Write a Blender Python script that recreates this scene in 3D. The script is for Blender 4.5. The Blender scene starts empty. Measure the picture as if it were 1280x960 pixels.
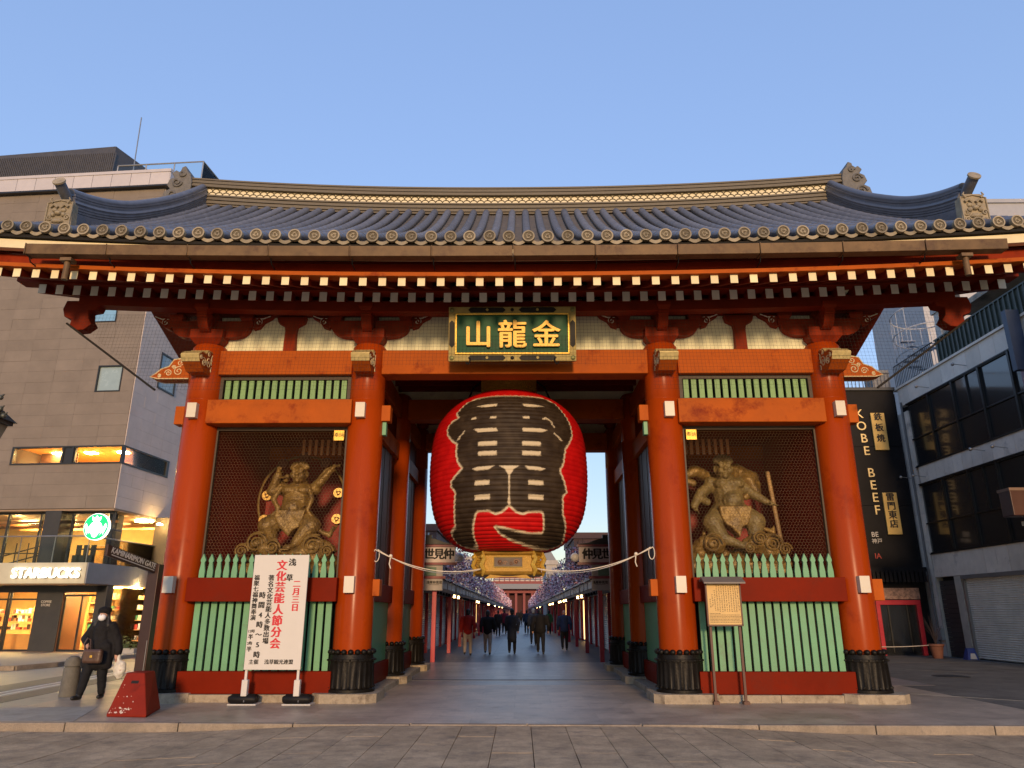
import bpy, bmesh, math, random
import numpy as np
from mathutils import Vector, Matrix
R_ = math.radians
rnd = random.Random(7)
SC = bpy.context.scene
COL = SC.collection

# ------------------------------------------------------------------ camera, sky, sun, exposure
cam = bpy.data.cameras.new("camera")
cam.sensor_width = 36.0
cam.lens = 36.0 * 915 / 1280
cam.clip_start = 0.05
cam.clip_end = 3000
cam_o = bpy.data.objects.new("camera", cam)
cam_o.location = (0.1, 0, 1.5)
cam_o.rotation_euler = (math.pi / 2 + math.atan(285 / 915), 0, math.atan(10 / 915))
COL.objects.link(cam_o)
SC.camera = cam_o

SKY_L0, SKY_G, SKY_TINT = 1.27, .42, (1.03, .97, 1.10)
SUN_EL, SUN_AZ = R_(11.0), R_(4.0)
world = bpy.data.worlds.new("World")
SC.world = world
world.use_nodes = True
wn = world.node_tree
sky = wn.nodes.new("ShaderNodeTexSky")
sky.sky_type = 'NISHITA'
sky.sun_disc = False
sky.sun_elevation = SUN_EL
sky.sun_rotation = math.pi - SUN_AZ
sky.air_density = 1.0
sky.dust_density = 0.0
sky.ozone_density = 1.2
# soften the sky's contrast between zenith, horizon and glow, evenly all round, as the dusk in the photograph
bw = wn.nodes.new("ShaderNodeRGBToBW"); wn.links.new(sky.outputs[0], bw.inputs[0])
dv = wn.nodes.new("ShaderNodeMath"); dv.operation = 'DIVIDE'; dv.inputs[1].default_value = SKY_L0; wn.links.new(bw.outputs[0], dv.inputs[0])
pw = wn.nodes.new("ShaderNodeMath"); pw.operation = 'POWER'; pw.inputs[1].default_value = SKY_G - 1; wn.links.new(dv.outputs[0], pw.inputs[0])
vs = wn.nodes.new("ShaderNodeVectorMath"); vs.operation = 'SCALE'; wn.links.new(sky.outputs[0], vs.inputs[0]); wn.links.new(pw.outputs[0], vs.inputs['Scale'])
tn = wn.nodes.new("ShaderNodeVectorMath"); tn.operation = 'MULTIPLY'; tn.inputs[1].default_value = SKY_TINT; wn.links.new(vs.outputs[0], tn.inputs[0])
wn.links.new(tn.outputs[0], wn.nodes["Background"].inputs[0])
wn.nodes["Background"].inputs[1].default_value = 0.15

sun = bpy.data.lights.new("sun", 'SUN')
sun.energy = 1.4
sun.angle = R_(7)
sun.color = (1.0, 0.66, 0.36)
sun_o = bpy.data.objects.new("sun", sun)
sd = Vector((math.sin(SUN_AZ) * math.cos(SUN_EL), -math.cos(SUN_AZ) * math.cos(SUN_EL), math.sin(SUN_EL)))
sun_o.rotation_euler = sd.to_track_quat('Z', 'Y').to_euler()
COL.objects.link(sun_o)

SC.view_settings.view_transform = 'Standard'
SC.view_settings.look = 'None'
SC.view_settings.exposure = 1.2
SC.view_settings.gamma = 1.0
SC.render.engine = 'CYCLES'
SC.cycles.use_denoising = True
SC.cycles.max_bounces = 6
SC.cycles.transparent_max_bounces = 24
SC.cycles.sample_clamp_indirect = 4.0

# ------------------------------------------------------------------ helpers
MATS = {}
def mat(name, col=(.5, .5, .5), rough=.6, metal=0., var=.12, scale=3., bump=.0, bscale=40., rand=0., emit=None, es=1.,
        streak=0., spec=.5, coat=0., dirt=None, dirt_amt=.0, sheen=0.):
    if name in MATS: return MATS[name]
    m = bpy.data.materials.new(name); m.use_nodes = True
    nt = m.node_tree; N = nt.nodes; L = nt.links
    b = N["Principled BSDF"]
    b.inputs['Roughness'].default_value = rough
    b.inputs['Metallic'].default_value = metal
    b.inputs['Specular IOR Level'].default_value = spec
    b.inputs['Coat Weight'].default_value = coat
    b.inputs['Coat Roughness'].default_value = .25
    b.inputs['Sheen Weight'].default_value = sheen
    geo = N.new("ShaderNodeNewGeometry")
    src = geo.outputs['Position']
    if streak:
        mp = N.new("ShaderNodeMapping"); mp.inputs['Scale'].default_value = (1, 1, streak)
        L.new(src, mp.inputs[0]); src2 = mp.outputs[0]
    else: src2 = src
    n1 = N.new("ShaderNodeTexNoise"); n1.inputs['Scale'].default_value = scale; n1.inputs['Detail'].default_value = 6
    n1.inputs['Roughness'].default_value = .65
    L.new(src2, n1.inputs['Vector'])
    mr = N.new("ShaderNodeMapRange"); mr.inputs[1].default_value = .3; mr.inputs[2].default_value = .7
    mr.inputs[3].default_value = 1 - var; mr.inputs[4].default_value = 1 + var
    L.new(n1.outputs['Fac'], mr.inputs[0])
    val = mr.outputs[0]
    if rand:
        oi = N.new("ShaderNodeObjectInfo")
        m2 = N.new("ShaderNodeMapRange"); m2.inputs[3].default_value = 1 - rand; m2.inputs[4].default_value = 1 + rand
        L.new(oi.outputs['Random'], m2.inputs[0])
        mu = N.new("ShaderNodeMath"); mu.operation = 'MULTIPLY'
        L.new(val, mu.inputs[0]); L.new(m2.outputs[0], mu.inputs[1]); val = mu.outputs[0]
    vm = N.new("ShaderNodeVectorMath"); vm.operation = 'SCALE'
    vm.inputs[0].default_value = col
    L.new(val, vm.inputs['Scale'])
    out = vm.outputs[0]
    if dirt:
        n3 = N.new("ShaderNodeTexNoise"); n3.inputs['Scale'].default_value = scale * .6; n3.inputs['Detail'].default_value = 8
        n3.inputs['Roughness'].default_value = .75
        L.new(src, n3.inputs['Vector'])
        r3 = N.new("ShaderNodeMapRange"); r3.inputs[1].default_value = .62 - dirt_amt * .25; r3.inputs[2].default_value = .72 - dirt_amt * .1
        L.new(n3.outputs['Fac'], r3.inputs[0])
        mx = N.new("ShaderNodeMix"); mx.data_type = 'RGBA'
        L.new(r3.outputs[0], mx.inputs['Factor']); L.new(out, mx.inputs['A']); mx.inputs['B'].default_value = (*dirt, 1)
        out = mx.outputs['Result']
    L.new(out, b.inputs['Base Color'])
    rr = N.new("ShaderNodeMapRange"); rr.inputs[3].default_value = max(.02, rough - .12); rr.inputs[4].default_value = min(1, rough + .12)
    L.new(n1.outputs['Fac'], rr.inputs[0]); L.new(rr.outputs[0], b.inputs['Roughness'])
    if bump:
        n2 = N.new("ShaderNodeTexNoise"); n2.inputs['Scale'].default_value = bscale; n2.inputs['Detail'].default_value = 5
        L.new(src2, n2.inputs['Vector'])
        bp = N.new("ShaderNodeBump"); bp.inputs['Strength'].default_value = bump; bp.inputs['Distance'].default_value = .02
        L.new(n2.outputs['Fac'], bp.inputs['Height']); L.new(bp.outputs[0], b.inputs['Normal'])
    if emit:
        b.inputs['Emission Color'].default_value = (*emit, 1); b.inputs['Emission Strength'].default_value = es
    MATS[name] = m
    return m

class MB:
    def __init__(s): s.v = []; s.f = []; s.m = []; s.sm = []; s.cm = 0
    def add(s, vs, fs, smooth=False):
        o = len(s.v); s.v += [tuple(v) for v in vs]
        for f in fs: s.f.append(tuple(i + o for i in f)); s.m.append(s.cm); s.sm.append(smooth)
        return s
    def box(s, x0, x1, y0, y1, z0, z1):
        return s.add([(x0,y0,z0),(x1,y0,z0),(x1,y1,z0),(x0,y1,z0),(x0,y0,z1),(x1,y0,z1),(x1,y1,z1),(x0,y1,z1)],
              [(0,3,2,1),(4,5,6,7),(0,1,5,4),(1,2,6,5),(2,3,7,6),(3,0,4,7)])
    def hexa(s, p):
        return s.add(p, [(0,3,2,1),(4,5,6,7),(0,1,5,4),(1,2,6,5),(2,3,7,6),(3,0,4,7)])
    def prism(s, pts, plane, a, b, smooth=False):
        def q(u, v, w): return {'xz': (u, w, v), 'yz': (w, u, v), 'xy': (u, v, w)}[plane]
        n = len(pts)
        vs = [q(u, v, a) for u, v in pts] + [q(u, v, b) for u, v in pts]
        fs = [tuple(range(n)), tuple(range(2*n-1, n-1, -1))]
        s.add(vs, fs)
        o = len(s.v) - 2*n
        for i in range(n):
            j = (i+1) % n
            s.f.append((o+i, o+n+i, o+n+j, o+j)); s.m.append(s.cm); s.sm.append(smooth)
        return s
    def tube(s, pts, r, n=8, cap=True, smooth=True):
        pts = [Vector(p) for p in pts]; k = len(pts)
        rs = r if isinstance(r, (list, tuple)) else [r]*k
        vs = []; up = None
        for i, p in enumerate(pts):
            t = (pts[min(i+1, k-1)] - pts[max(i-1, 0)])
            t = t.normalized() if t.length > 1e-9 else Vector((0, 0, 1))
            if up is None:
                up = Vector((0,0,1)) if abs(t.z) < .9 else Vector((1,0,0))
            a = t.cross(up)
            if a.length < 1e-6: a = t.orthogonal()
            a.normalize(); b = a.cross(t).normalized(); up = b
            for j in range(n):
                an = 2*math.pi*j/n
                vs.append(p + rs[i]*(math.cos(an)*a + math.sin(an)*b))
        fs = [(i*n+j, i*n+(j+1) % n, (i+1)*n+(j+1) % n, (i+1)*n+j) for i in range(k-1) for j in range(n)]
        s.add(vs, fs, smooth)
        if cap:
            o = len(s.v) - len(vs)
            s.f.append(tuple(o+j for j in range(n-1, -1, -1))); s.m.append(s.cm); s.sm.append(False)
            s.f.append(tuple(o+(k-1)*n+j for j in range(n))); s.m.append(s.cm); s.sm.append(False)
        return s
    def lathe(s, cx, cy, prof, n=24, rf=None, cap=True, axis='z', smooth=True):
        vs = []
        for (r, z) in prof:
            for j in range(n):
                a = 2*math.pi*j/n; q = r if rf is None else rf(r, j, z)
                if axis == 'z': vs.append((cx+q*math.cos(a), cy+q*math.sin(a), z))
                else: vs.append((cx+q*math.cos(a), z, cy+q*math.sin(a)))     # axis y: cx=x cy=z
        k = len(prof)
        fs = [(i*n+j, i*n+(j+1) % n, (i+1)*n+(j+1) % n, (i+1)*n+j) for i in range(k-1) for j in range(n)]
        s.add(vs, fs, smooth)
        if cap:
            o = len(s.v) - len(vs)
            s.f.append(tuple(o+j for j in range(n-1, -1, -1))); s.m.append(s.cm); s.sm.append(False)
            s.f.append(tuple(o+(k-1)*n+j for j in range(n))); s.m.append(s.cm); s.sm.append(False)
        return s
    def grid(s, nx, ny, fn, smooth=True):
        vs = [fn(i/nx, j/ny) for j in range(ny+1) for i in range(nx+1)]
        fs = [(j*(nx+1)+i, j*(nx+1)+i+1, (j+1)*(nx+1)+i+1, (j+1)*(nx+1)+i) for j in range(ny) for i in range(nx)]
        return s.add(vs, fs, smooth)
    def ball(s, c, r, n=10, k=7, sq=(1,1,1), smooth=True):
        vs = [(c[0]+r*sq[0]*math.sin(math.pi*(i+.0)/k)*math.cos(2*math.pi*j/n), c[1]+r*sq[1]*math.sin(math.pi*i/k)*math.sin(2*math.pi*j/n),
               c[2]+r*sq[2]*math.cos(math.pi*i/k)) for i in range(1, k) for j in range(n)]
        vs += [(c[0], c[1], c[2]+r*sq[2]), (c[0], c[1], c[2]-r*sq[2])]
        T, B = (k-1)*n, (k-1)*n+1
        fs = [((i)*n+j, (i+1)*n+j, (i+1)*n+(j+1) % n, i*n+(j+1) % n) for i in range(k-2) for j in range(n)]
        fs += [(T, j, (j+1) % n) for j in range(n)] + [(B, (k-2)*n+(j+1) % n, (k-2)*n+j) for j in range(n)]
        return s.add(vs, fs, smooth)
    def mesh(s, name, mats, center=True, fixn=True):
        me = bpy.data.meshes.new(name)
        c = Vector((0,0,0))
        if center and s.v:
            a = np.array(s.v); lo, hi = a.min(0), a.max(0)
            c = Vector(((lo[0]+hi[0])/2, (lo[1]+hi[1])/2, lo[2]))
            a = a - np.array(c)
            vs = a.tolist()
        else: vs = s.v
        me.from_pydata(vs, [], s.f)
        if not isinstance(mats, (list, tuple)): mats = [mats]
        for m in mats: me.materials.append(m)
        me.polygons.foreach_set('material_index', s.m)
        me.polygons.foreach_set('use_smooth', s.sm)
        if fixn:
            bm = bmesh.new(); bm.from_mesh(me); bmesh.ops.recalc_face_normals(bm, faces=bm.faces); bm.to_mesh(me); bm.free()
        if any(s.sm):
            me.set_sharp_from_angle(angle=R_(42))
        me.update()
        return me, c

WL = {}
def props(o, label=None, cat=None, group=None, kind=None):
    if label: o['label'] = label
    if cat: o['category'] = cat
    if group: o['group'] = group
    if kind: o['kind'] = kind
    return o
def root(name, loc, label, cat, group=None):
    o = bpy.data.objects.new(name, None); COL.objects.link(o); o.location = loc
    o.empty_display_size = .2
    WL[o.name] = Vector(loc)
    return props(o, label, cat, group)
def inst(name, me, loc, parent=None, rz=0., rot=None, scale=None, **kw):
    o = bpy.data.objects.new(name, me); COL.objects.link(o)
    loc = Vector(loc)
    WL[o.name] = loc
    if parent is not None:
        o.parent = parent; o.location = loc - WL[parent.name]
    else: o.location = loc
    if rot: o.rotation_euler = rot
    elif rz: o.rotation_euler = (0, 0, rz)
    if scale: o.scale = scale
    return props(o, **kw)
def one(name, mb, mats, parent=None, bevel=0., **kw):
    me, c = mb.mesh(name, mats)
    o = inst(name, me, c, parent, **kw)
    if bevel:
        b = o.modifiers.new('bevel', 'BEVEL'); b.width = bevel; b.segments = 2; b.limit_method = 'ANGLE'; b.angle_limit = R_(50)
    return o
def bx(name, x0, x1, y0, y1, z0, z1, m, parent=None, bevel=0., **kw):
    return one(name, MB().box(x0, x1, y0, y1, z0, z1), m, parent, bevel, **kw)
def lettering(body, size, loc, m, parent=None, rot=(math.pi/2, 0, 0), extrude=.004, vertical=False, bold=0., sx=1., space=1., name='lettering', center=True, shear=0., **kw):
    c = bpy.data.curves.new('lettering', 'FONT')
    c.body = '\n'.join(body) if vertical else body
    c.size = size; c.extrude = extrude; c.resolution_u = 3; c.shear = shear
    c.align_x = 'CENTER' if center else 'LEFT'; c.align_y = 'CENTER' if not vertical else 'TOP'
    c.space_line = space
    t = bpy.data.objects.new('tmp', c); COL.objects.link(t)
    bpy.context.view_layer.update()
    me = bpy.data.meshes.new_from_object(t.evaluated_get(bpy.context.evaluated_depsgraph_get()))
    bpy.data.objects.remove(t); bpy.data.curves.remove(c)
    if bold:
        bm = bmesh.new()
        for i, (dx, dy) in enumerate(((0, 0), (bold, 0), (-bold, 0), (0, bold*.6), (0, -bold*.6))):
            tmp = me.copy(); tmp.transform(Matrix.Translation((dx, dy, -.0006*i))); bm.from_mesh(tmp); bpy.data.meshes.remove(tmp)
        bm.to_mesh(me); bm.free()
    me.materials.clear(); me.materials.append(m)
    return inst(name, me, loc, parent, rot=rot, scale=(sx, 1, 1), **kw)
def evalmesh(me, mods):
    t = bpy.data.objects.new('tmp', me); COL.objects.link(t)
    for ty, kv in mods:
        md = t.modifiers.new(ty, ty)
        for k, v in kv.items(): setattr(md, k, v)
    bpy.context.view_layer.update()
    out = bpy.data.meshes.new_from_object(t.evaluated_get(bpy.context.evaluated_depsgraph_get()))
    bpy.data.objects.remove(t)
    return out
def limb(mb, p0, p1, r0, r1, n=10):
    p0, p1 = Vector(p0), Vector(p1); d = p1 - p0; L = max(d.length, 1e-6); d /= L
    pts = []; rs = []
    for k in range(4):
        a = math.pi/2*(k/4); pts.append(p0 - d*r0*math.cos(a)); rs.append(max(r0*math.sin(a), .002))
    pts += [p0, p1]; rs += [r0, r1]
    for k in range(1, 5):
        a = math.pi/2*(k/4); pts.append(p1 + d*r1*math.sin(a)); rs.append(max(r1*math.cos(a), .002))
    mb.tube(pts, rs, n)
def chain(mb, pts, rs, n=10):
    for a, b, ra, rb in zip(pts, pts[1:], rs, rs[1:]): limb(mb, a, b, ra, rb, n)
def fuse(mb, m, voxel=.03, smooth=2, name='body', disp=None):
    me, c = mb.mesh(name, m, center=False)
    mods = [('REMESH', dict(mode='VOXEL', voxel_size=voxel, use_smooth_shade=True))]
    if smooth: mods.append(('SMOOTH', dict(factor=.5, iterations=smooth)))
    out = evalmesh(me, mods)
    out.materials.clear(); out.materials.append(m)
    if disp:
        from mathutils import noise
        nm = [v.normal.copy() for v in out.vertices]
        for v, n_ in zip(out.vertices, nm):
            p = v.co * disp[1]
            k = noise.noise(p) + .5 * noise.noise(p * 2.3)
            v.co += n_ * disp[0] * k
    return out

# ------------------------------------------------------------------ materials
VERM = mat('vermilion_paint', (.32, .042, .003), .27, var=.12, scale=1.3, bump=.05, bscale=6, rand=.05, spec=.12, streak=.22, dirt=(.22,.024,.003), dirt_amt=.3)
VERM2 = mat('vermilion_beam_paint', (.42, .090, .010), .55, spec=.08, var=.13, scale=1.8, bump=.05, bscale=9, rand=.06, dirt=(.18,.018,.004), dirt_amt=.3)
OXIDE = mat('oxide_red_board_paint', (.17, .012, .002), .5, spec=.06, var=.13, scale=1.8, bump=.05, bscale=9, rand=.06, dirt=(.14, .016, .006), dirt_amt=.3)
BRKT = mat('bracket_shaded_red', (.23, .026, .006), .55, spec=.08, var=.15, scale=2.5, bump=.06, bscale=12, rand=.08, dirt=(.15, .018, .006), dirt_amt=.3)  # same red, with the shade under the eave put into its colour
VERMD = mat('shaded_red_timber', (.17, .020, .006), .6, spec=.08, var=.2, scale=3, bump=.1, bscale=20, rand=.1)  # vermilion timber, darkened in colour to stand in for shade
GREEN = mat('pale_green_paint', (.13, .33, .165), .5, var=.10, scale=3, rand=.06, bump=.05, bscale=12, dirt=(.12,.24,.13), dirt_amt=.2)
GREEN2 = mat('vent_green_paint', (.20, .36, .13), .55, var=.1, scale=4, rand=.06)
BROWNF = mat('brown_frame_paint', (.06, .038, .02), .6, var=.15)
PLASTER = mat('ochre_white_plaster', (.86, .86, .60), .85, var=.10, scale=2.2, bump=.1, bscale=30, dirt=(.62,.55,.38), dirt_amt=.3)
CREAM = mat('cream_rafter_tip', (.80, .67, .40), .6, var=.10, rand=.12)
CREAM2 = mat('lifted_cream_tip', (.90, .86, .68), .7, var=.1, rand=.12)  # cream brightened in colour to offset the shade on the lower tips
BRONZE = mat('black_bronze', (.010, .008, .006), .45, spec=.2, metal=.1, var=.3, scale=8, bump=.2, bscale=30)
STONE = mat('plinth_granite', (.36, .29, .20), .8, var=.18, scale=9, bump=.35, bscale=45, dirt=(.16,.12,.08), dirt_amt=.5, rand=.08)
TILE = mat('grey_blue_roof_tile', (.115, .118, .135), .42, var=.22, scale=5, bump=.12, bscale=25, rand=.16, metal=.1)
TILEC = mat('eave_cap_clay', (.27, .22, .14), .6, var=.25, scale=9, bump=.3, bscale=50, rand=.26)
RIDGE = mat('ridge_tile_brown', (.125, .10, .062), .55, var=.3, scale=12, bump=.2, bscale=40, streak=6)
RIDGEC = mat('ridge_cream_band', (.75, .66, .45), .8, var=.06)
COPPER = mat('brown_copper_gutter', (.15, .092, .045), .55, spec=.2, metal=.1, var=.25, scale=4, rand=.1, dirt=(.09,.05,.03), dirt_amt=.4)
GOLD = mat('gold_leaf', (.62, .38, .06), .38, metal=.55, var=.2, scale=20, bump=.3, bscale=60)
GOLDP = mat('gold_paint', (.34, .26, .085), .55, spec=.3, metal=.1, var=.15, scale=15, bump=.2, bscale=50)
BLACK = mat('black_lacquer', (.012, .011, .011), .5, spec=.15, var=.3)
SHADOWW = mat('black_shade_and_joint', (.01, .008, .007), .9)  # near-black standing in for shade in gaps; also joints and irises
WHITEP = mat('white_painted_panel', (.60, .56, .50), .5, var=.03)
LBOX = mat('cream_lamp_box', (.66, .58, .45), .45, var=.03)
REDI = mat('niche_red_wall', (.26, .012, .006), .6, var=.12, scale=1.5)
WOODS = mat('carved_wood_statue', (.26, .165, .045), .42, metal=.25, var=.35, scale=7, bump=.5, bscale=45, dirt=(.09,.06,.03), dirt_amt=.5)
WIRE = mat('wire_grey', (.26, .15, .08), .6, spec=.2)
NET = mat('bird_net_cord', (.03, .027, .024), .9, spec=.05)
ROPE = mat('white_rope', (.75, .66, .52), .8, var=.1, bump=.4, bscale=120)
FLOORI = mat('granite_passage', (.20, .185, .17), .42, var=.2, scale=3, bump=.15, bscale=60)
SLAB = mat('foreground_slab', (.46, .34, .21), .75, spec=.1, var=.17, scale=5, bump=.25, bscale=90, rand=.07, dirt=(.27,.21,.145), dirt_amt=.45)
KERB = mat('kerb_granite', (.30, .235, .165), .75, var=.15, scale=10, bump=.3, bscale=70, rand=.08, dirt=(.2,.16,.12), dirt_amt=.4)
INK = mat('black_ink', (.015, .013, .012), .7)
REDINK = mat('red_ink', (.55, .02, .03), .6)
GLASSD = mat('dark_window_glass', (.012, .014, .016), .04, var=.2, scale=.5, spec=1., coat=.6)
STEEL = mat('grey_steel', (.32, .31, .29), .4, metal=.7)
def glass_mat():
    m = bpy.data.materials.new('clear_glass'); m.use_nodes = True; nt = m.node_tree; nt.nodes.clear()
    o = nt.nodes.new('ShaderNodeOutputMaterial'); t = nt.nodes.new('ShaderNodeBsdfTransparent'); g = nt.nodes.new('ShaderNodeBsdfGlossy')
    t.inputs[0].default_value = (.92, .95, .94, 1); g.inputs['Roughness'].default_value = .03
    f = nt.nodes.new('ShaderNodeFresnel'); f.inputs[0].default_value = 1.18; x = nt.nodes.new('ShaderNodeMixShader')
    nt.links.new(f.outputs[0], x.inputs[0]); nt.links.new(t.outputs[0], x.inputs[1]); nt.links.new(g.outputs[0], x.inputs[2]); nt.links.new(x.outputs[0], o.inputs[0])
    return m
GLASS = glass_mat()
# ------------------------------------------------------------------ ground
def grain(m, fine=110., amt=.30, stain=1.1, samt=.22):
    nt = m.node_tree; N = nt.nodes; L = nt.links; b = N['Principled BSDF']
    geo = N.new('ShaderNodeNewGeometry'); src = b.inputs['Base Color'].links[0].from_socket
    for sc, am, det, lo, hi in ((fine, amt, 2, .35, .65), (stain, samt, 9, .35, .62)):
        n = N.new('ShaderNodeTexNoise'); n.inputs['Scale'].default_value = sc; n.inputs['Detail'].default_value = det; n.inputs['Roughness'].default_value = .7
        L.new(geo.outputs['Position'], n.inputs['Vector'])
        r = N.new('ShaderNodeMapRange'); r.inputs[1].default_value = lo; r.inputs[2].default_value = hi; r.inputs[3].default_value = 1-am; r.inputs[4].default_value = 1+am*.7
        L.new(n.outputs['Fac'], r.inputs[0])
        v = N.new('ShaderNodeVectorMath'); v.operation = 'SCALE'; L.new(src, v.inputs[0]); L.new(r.outputs[0], v.inputs['Scale']); src = v.outputs[0]
    # small round gum spots
    vo = N.new('ShaderNodeTexVoronoi'); vo.inputs['Scale'].default_value = 1.7; L.new(geo.outputs['Position'], vo.inputs['Vector'])
    r = N.new('ShaderNodeMapRange'); r.inputs[1].default_value = .028; r.inputs[2].default_value = .045; r.inputs[3].default_value = .62; r.inputs[4].default_value = 1; L.new(vo.outputs['Distance'], r.inputs[0])
    v = N.new('ShaderNodeVectorMath'); v.operation = 'SCALE'; L.new(src, v.inputs[0]); L.new(r.outputs[0], v.inputs['Scale']); src = v.outputs[0]
    L.new(src, b.inputs['Base Color'])
def pave_mat(name, col, bw, bh, rough, var=.14, gap=.006, dark=.55, rot=0., rand_amt=.12, bump=.2, offs=.5, mortar_soft=0.2):
    m = mat(name, col, rough, var=var, scale=4, bump=0, spec=.4, dirt=tuple(c*.62 for c in col), dirt_amt=.4)
    nt = m.node_tree; N = nt.nodes; L = nt.links; b = N['Principled BSDF']
    br = N.new('ShaderNodeTexBrick'); geo = N.new('ShaderNodeNewGeometry'); mp = N.new('ShaderNodeMapping')
    mp.inputs['Rotation'].default_value = (0, 0, rot)
    L.new(geo.outputs['Position'], mp.inputs[0]); L.new(mp.outputs[0], br.inputs['Vector'])
    br.inputs['Scale'].default_value = 1; br.inputs['Brick Width'].default_value = bw; br.inputs['Row Height'].default_value = bh
    br.inputs['Mortar Size'].default_value = gap; br.inputs['Mortar Smooth'].default_value = mortar_soft; br.offset = offs
    br.inputs['Color1'].default_value = (1-rand_amt,)*3+(1,); br.inputs['Color2'].default_value = (1+rand_amt,)*3+(1,); br.inputs['Mortar'].default_value = (dark,)*3+(1,)
    src = b.inputs['Base Color'].links[0].from_socket
    mu = N.new('ShaderNodeMix'); mu.data_type = 'RGBA'; mu.blend_type = 'MULTIPLY'; mu.inputs['Factor'].default_value = 1
    L.new(src, mu.inputs['A']); L.new(br.outputs['Color'], mu.inputs['B']); L.new(mu.outputs['Result'], b.inputs['Base Color'])
    n2 = N.new('ShaderNodeTexNoise'); n2.inputs['Scale'].default_value = 70; n2.inputs['Detail'].default_value = 4
    L.new(geo.outputs['Position'], n2.inputs['Vector'])
    ad = N.new('ShaderNodeMath'); ad.operation = 'MULTIPLY_ADD'; ad.inputs[1].default_value = -1.2
    L.new(br.outputs['Fac'], ad.inputs[0]); L.new(n2.outputs['Fac'], ad.inputs[2])
    bp = N.new('ShaderNodeBump'); bp.inputs['Strength'].default_value = bump; bp.inputs['Distance'].default_value = .01
    L.new(ad.outputs[0], bp.inputs['Height']); L.new(bp.outputs[0], b.inputs['Normal'])
    return m
def kz(x):          # the carriageway lies lower towards both sides, flush at the crossing
    t = min(max((abs(x)-2.0)/3.2, 0), 1); t = t*t*(3-2*t)
    return -.012 - .10*t
EARTH = mat('city_ground', (.10, .095, .09), .9, var=.15, scale=.3)
bx('ground', -600, 600, -60, 900, -.6, -.5, EARTH, kind='structure')
ASPH = mat('dark_asphalt', (.17, .155, .13), .7, spec=.1, var=.22, scale=2, bump=.4, bscale=120, dirt=(.12,.11,.095), dirt_amt=.5)
FORE = pave_mat('forecourt_paving', (.42, .335, .245), 1.25, .62, .42, dark=.72, bump=.25, gap=.005)
PASS = pave_mat('passage_paving', (.27, .25, .23), 1.1, .55, .36, dark=.62, bump=.2)
STRT = pave_mat('shopping_street_paving', (.105, .115, .125), .9, .45, .42, dark=.4, gap=.010, bump=.2, offs=0)
def sheet(name, pts, z, m, kind='structure', thick=.3, **kw):
    return one(name, MB().prism(pts, 'xy', z-thick, z), m, kind=kind, **kw)
for m_ in (FORE, PASS, SLAB, ASPH): grain(m_)
grain(KERB, 90., .2, 3., .25); grain(STRT)
kerb_y = lambda x: 11.13 - .012*x + .0009*x*x
# forecourt between the kerb and the gate
fp = [(x, kerb_y(x)+.13) for x in np.linspace(-8.2, 8.2, 24)]
sheet('forecourt', [(-8.2, 11.2)] * 0 + fp + [(8.2, 17.0), (3.0, 17.0), (-3.0, 17.0), (-8.2, 17.0)], 0.0, FORE)
sheet('gate_passage', [(-9.0, 17.0), (9.0, 17.0), (9.0, 24.4), (-9.0, 24.4)], 0.0, PASS)
one('passage_edge_strip', MB().box(-2.6, 2.6, 18.05, 18.35, 0, .004), mat('worn_dark_strip', (.10, .095, .09), .5, spec=.3), kind='structure')
sheet('shopping_street', [(-60, 24.4), (60, 24.4), (60, 420), (-60, 420)], -.004, STRT)
# west street
LST = pave_mat('west_street_paving', (.30, .28, .235), .35, 1.8, .45, dark=.85, bump=.1, rot=R_(-8), rand_amt=.05)
LSP = pave_mat('speckled_paving', (.34, .31, .25), .6, .6, .7, dark=.8, bump=.5)
W = [(x, kerb_y(x)+.13) for x in np.linspace(-30, -8.2, 14)]
sheet('west_street', W + [(-8.2, 24.4), (-30, 24.4)], -.002, LST)
def strip(x0, y0, x1, y1, w):
    d = Vector((x1-x0, y1-y0)).normalized(); n = Vector((-d.y, d.x))*w/2
    return [(x0+n.x, y0+n.y), (x0-n.x, y0-n.y), (x1-n.x, y1-n.y), (x1+n.x, y1+n.y)]
DARKB = mat('dark_road_band', (.075, .072, .066), .5, var=.15, scale=4, bump=.2, bscale=90)
LINEP = mat('white_road_paint', (.72, .70, .64), .6, var=.12, scale=20)
one('dark_paving_band', MB().prism(strip(-9.0, 11.6, -9.75, 21, .55), 'xy', -.002, .003), DARKB, kind='structure')
one('dark_paving_band', MB().prism(strip(-10.2, 11.9, -10.9, 21, .8), 'xy', -.002, .003), DARKB, kind='structure')
for dx in (0, .28):
    one('road_line', MB().prism(strip(-9.45-dx, 11.7, -10.2-dx, 21, .09), 'xy', -.001, .005), LINEP, kind='structure')
sheet('speckled_paving', [(-9.0, 11.45), (-6.3, 11.35), (-6.9, 13.1), (-8.95, 12.9)], .005, LSP, thick=.006)
KS = [(-13.4, 24.4), (-13.2, 22.2), (-13.5, 20.9), (-15, 20.2), (-30, 19.8), (-30, 29), (-13.2, 29), (-13.2, 24.4)]
sheet('west_pavement', KS, .11, mat('warm_pavement', (.30, .26, .20), .6, var=.12, scale=3, bump=.2, bscale=50))
kb = [(-13.4, 24.4), (-13.2, 22.2), (-13.5, 20.9), (-15, 20.2), (-22, 19.97), (-30, 19.8)]
m_ = MB()
for a, b in zip(kb, kb[1:]):
    m_.prism(strip(*a, *b, .16), 'xy', -.1, .125)
one('west_kerb', m_, KERB, kind='structure')
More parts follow.
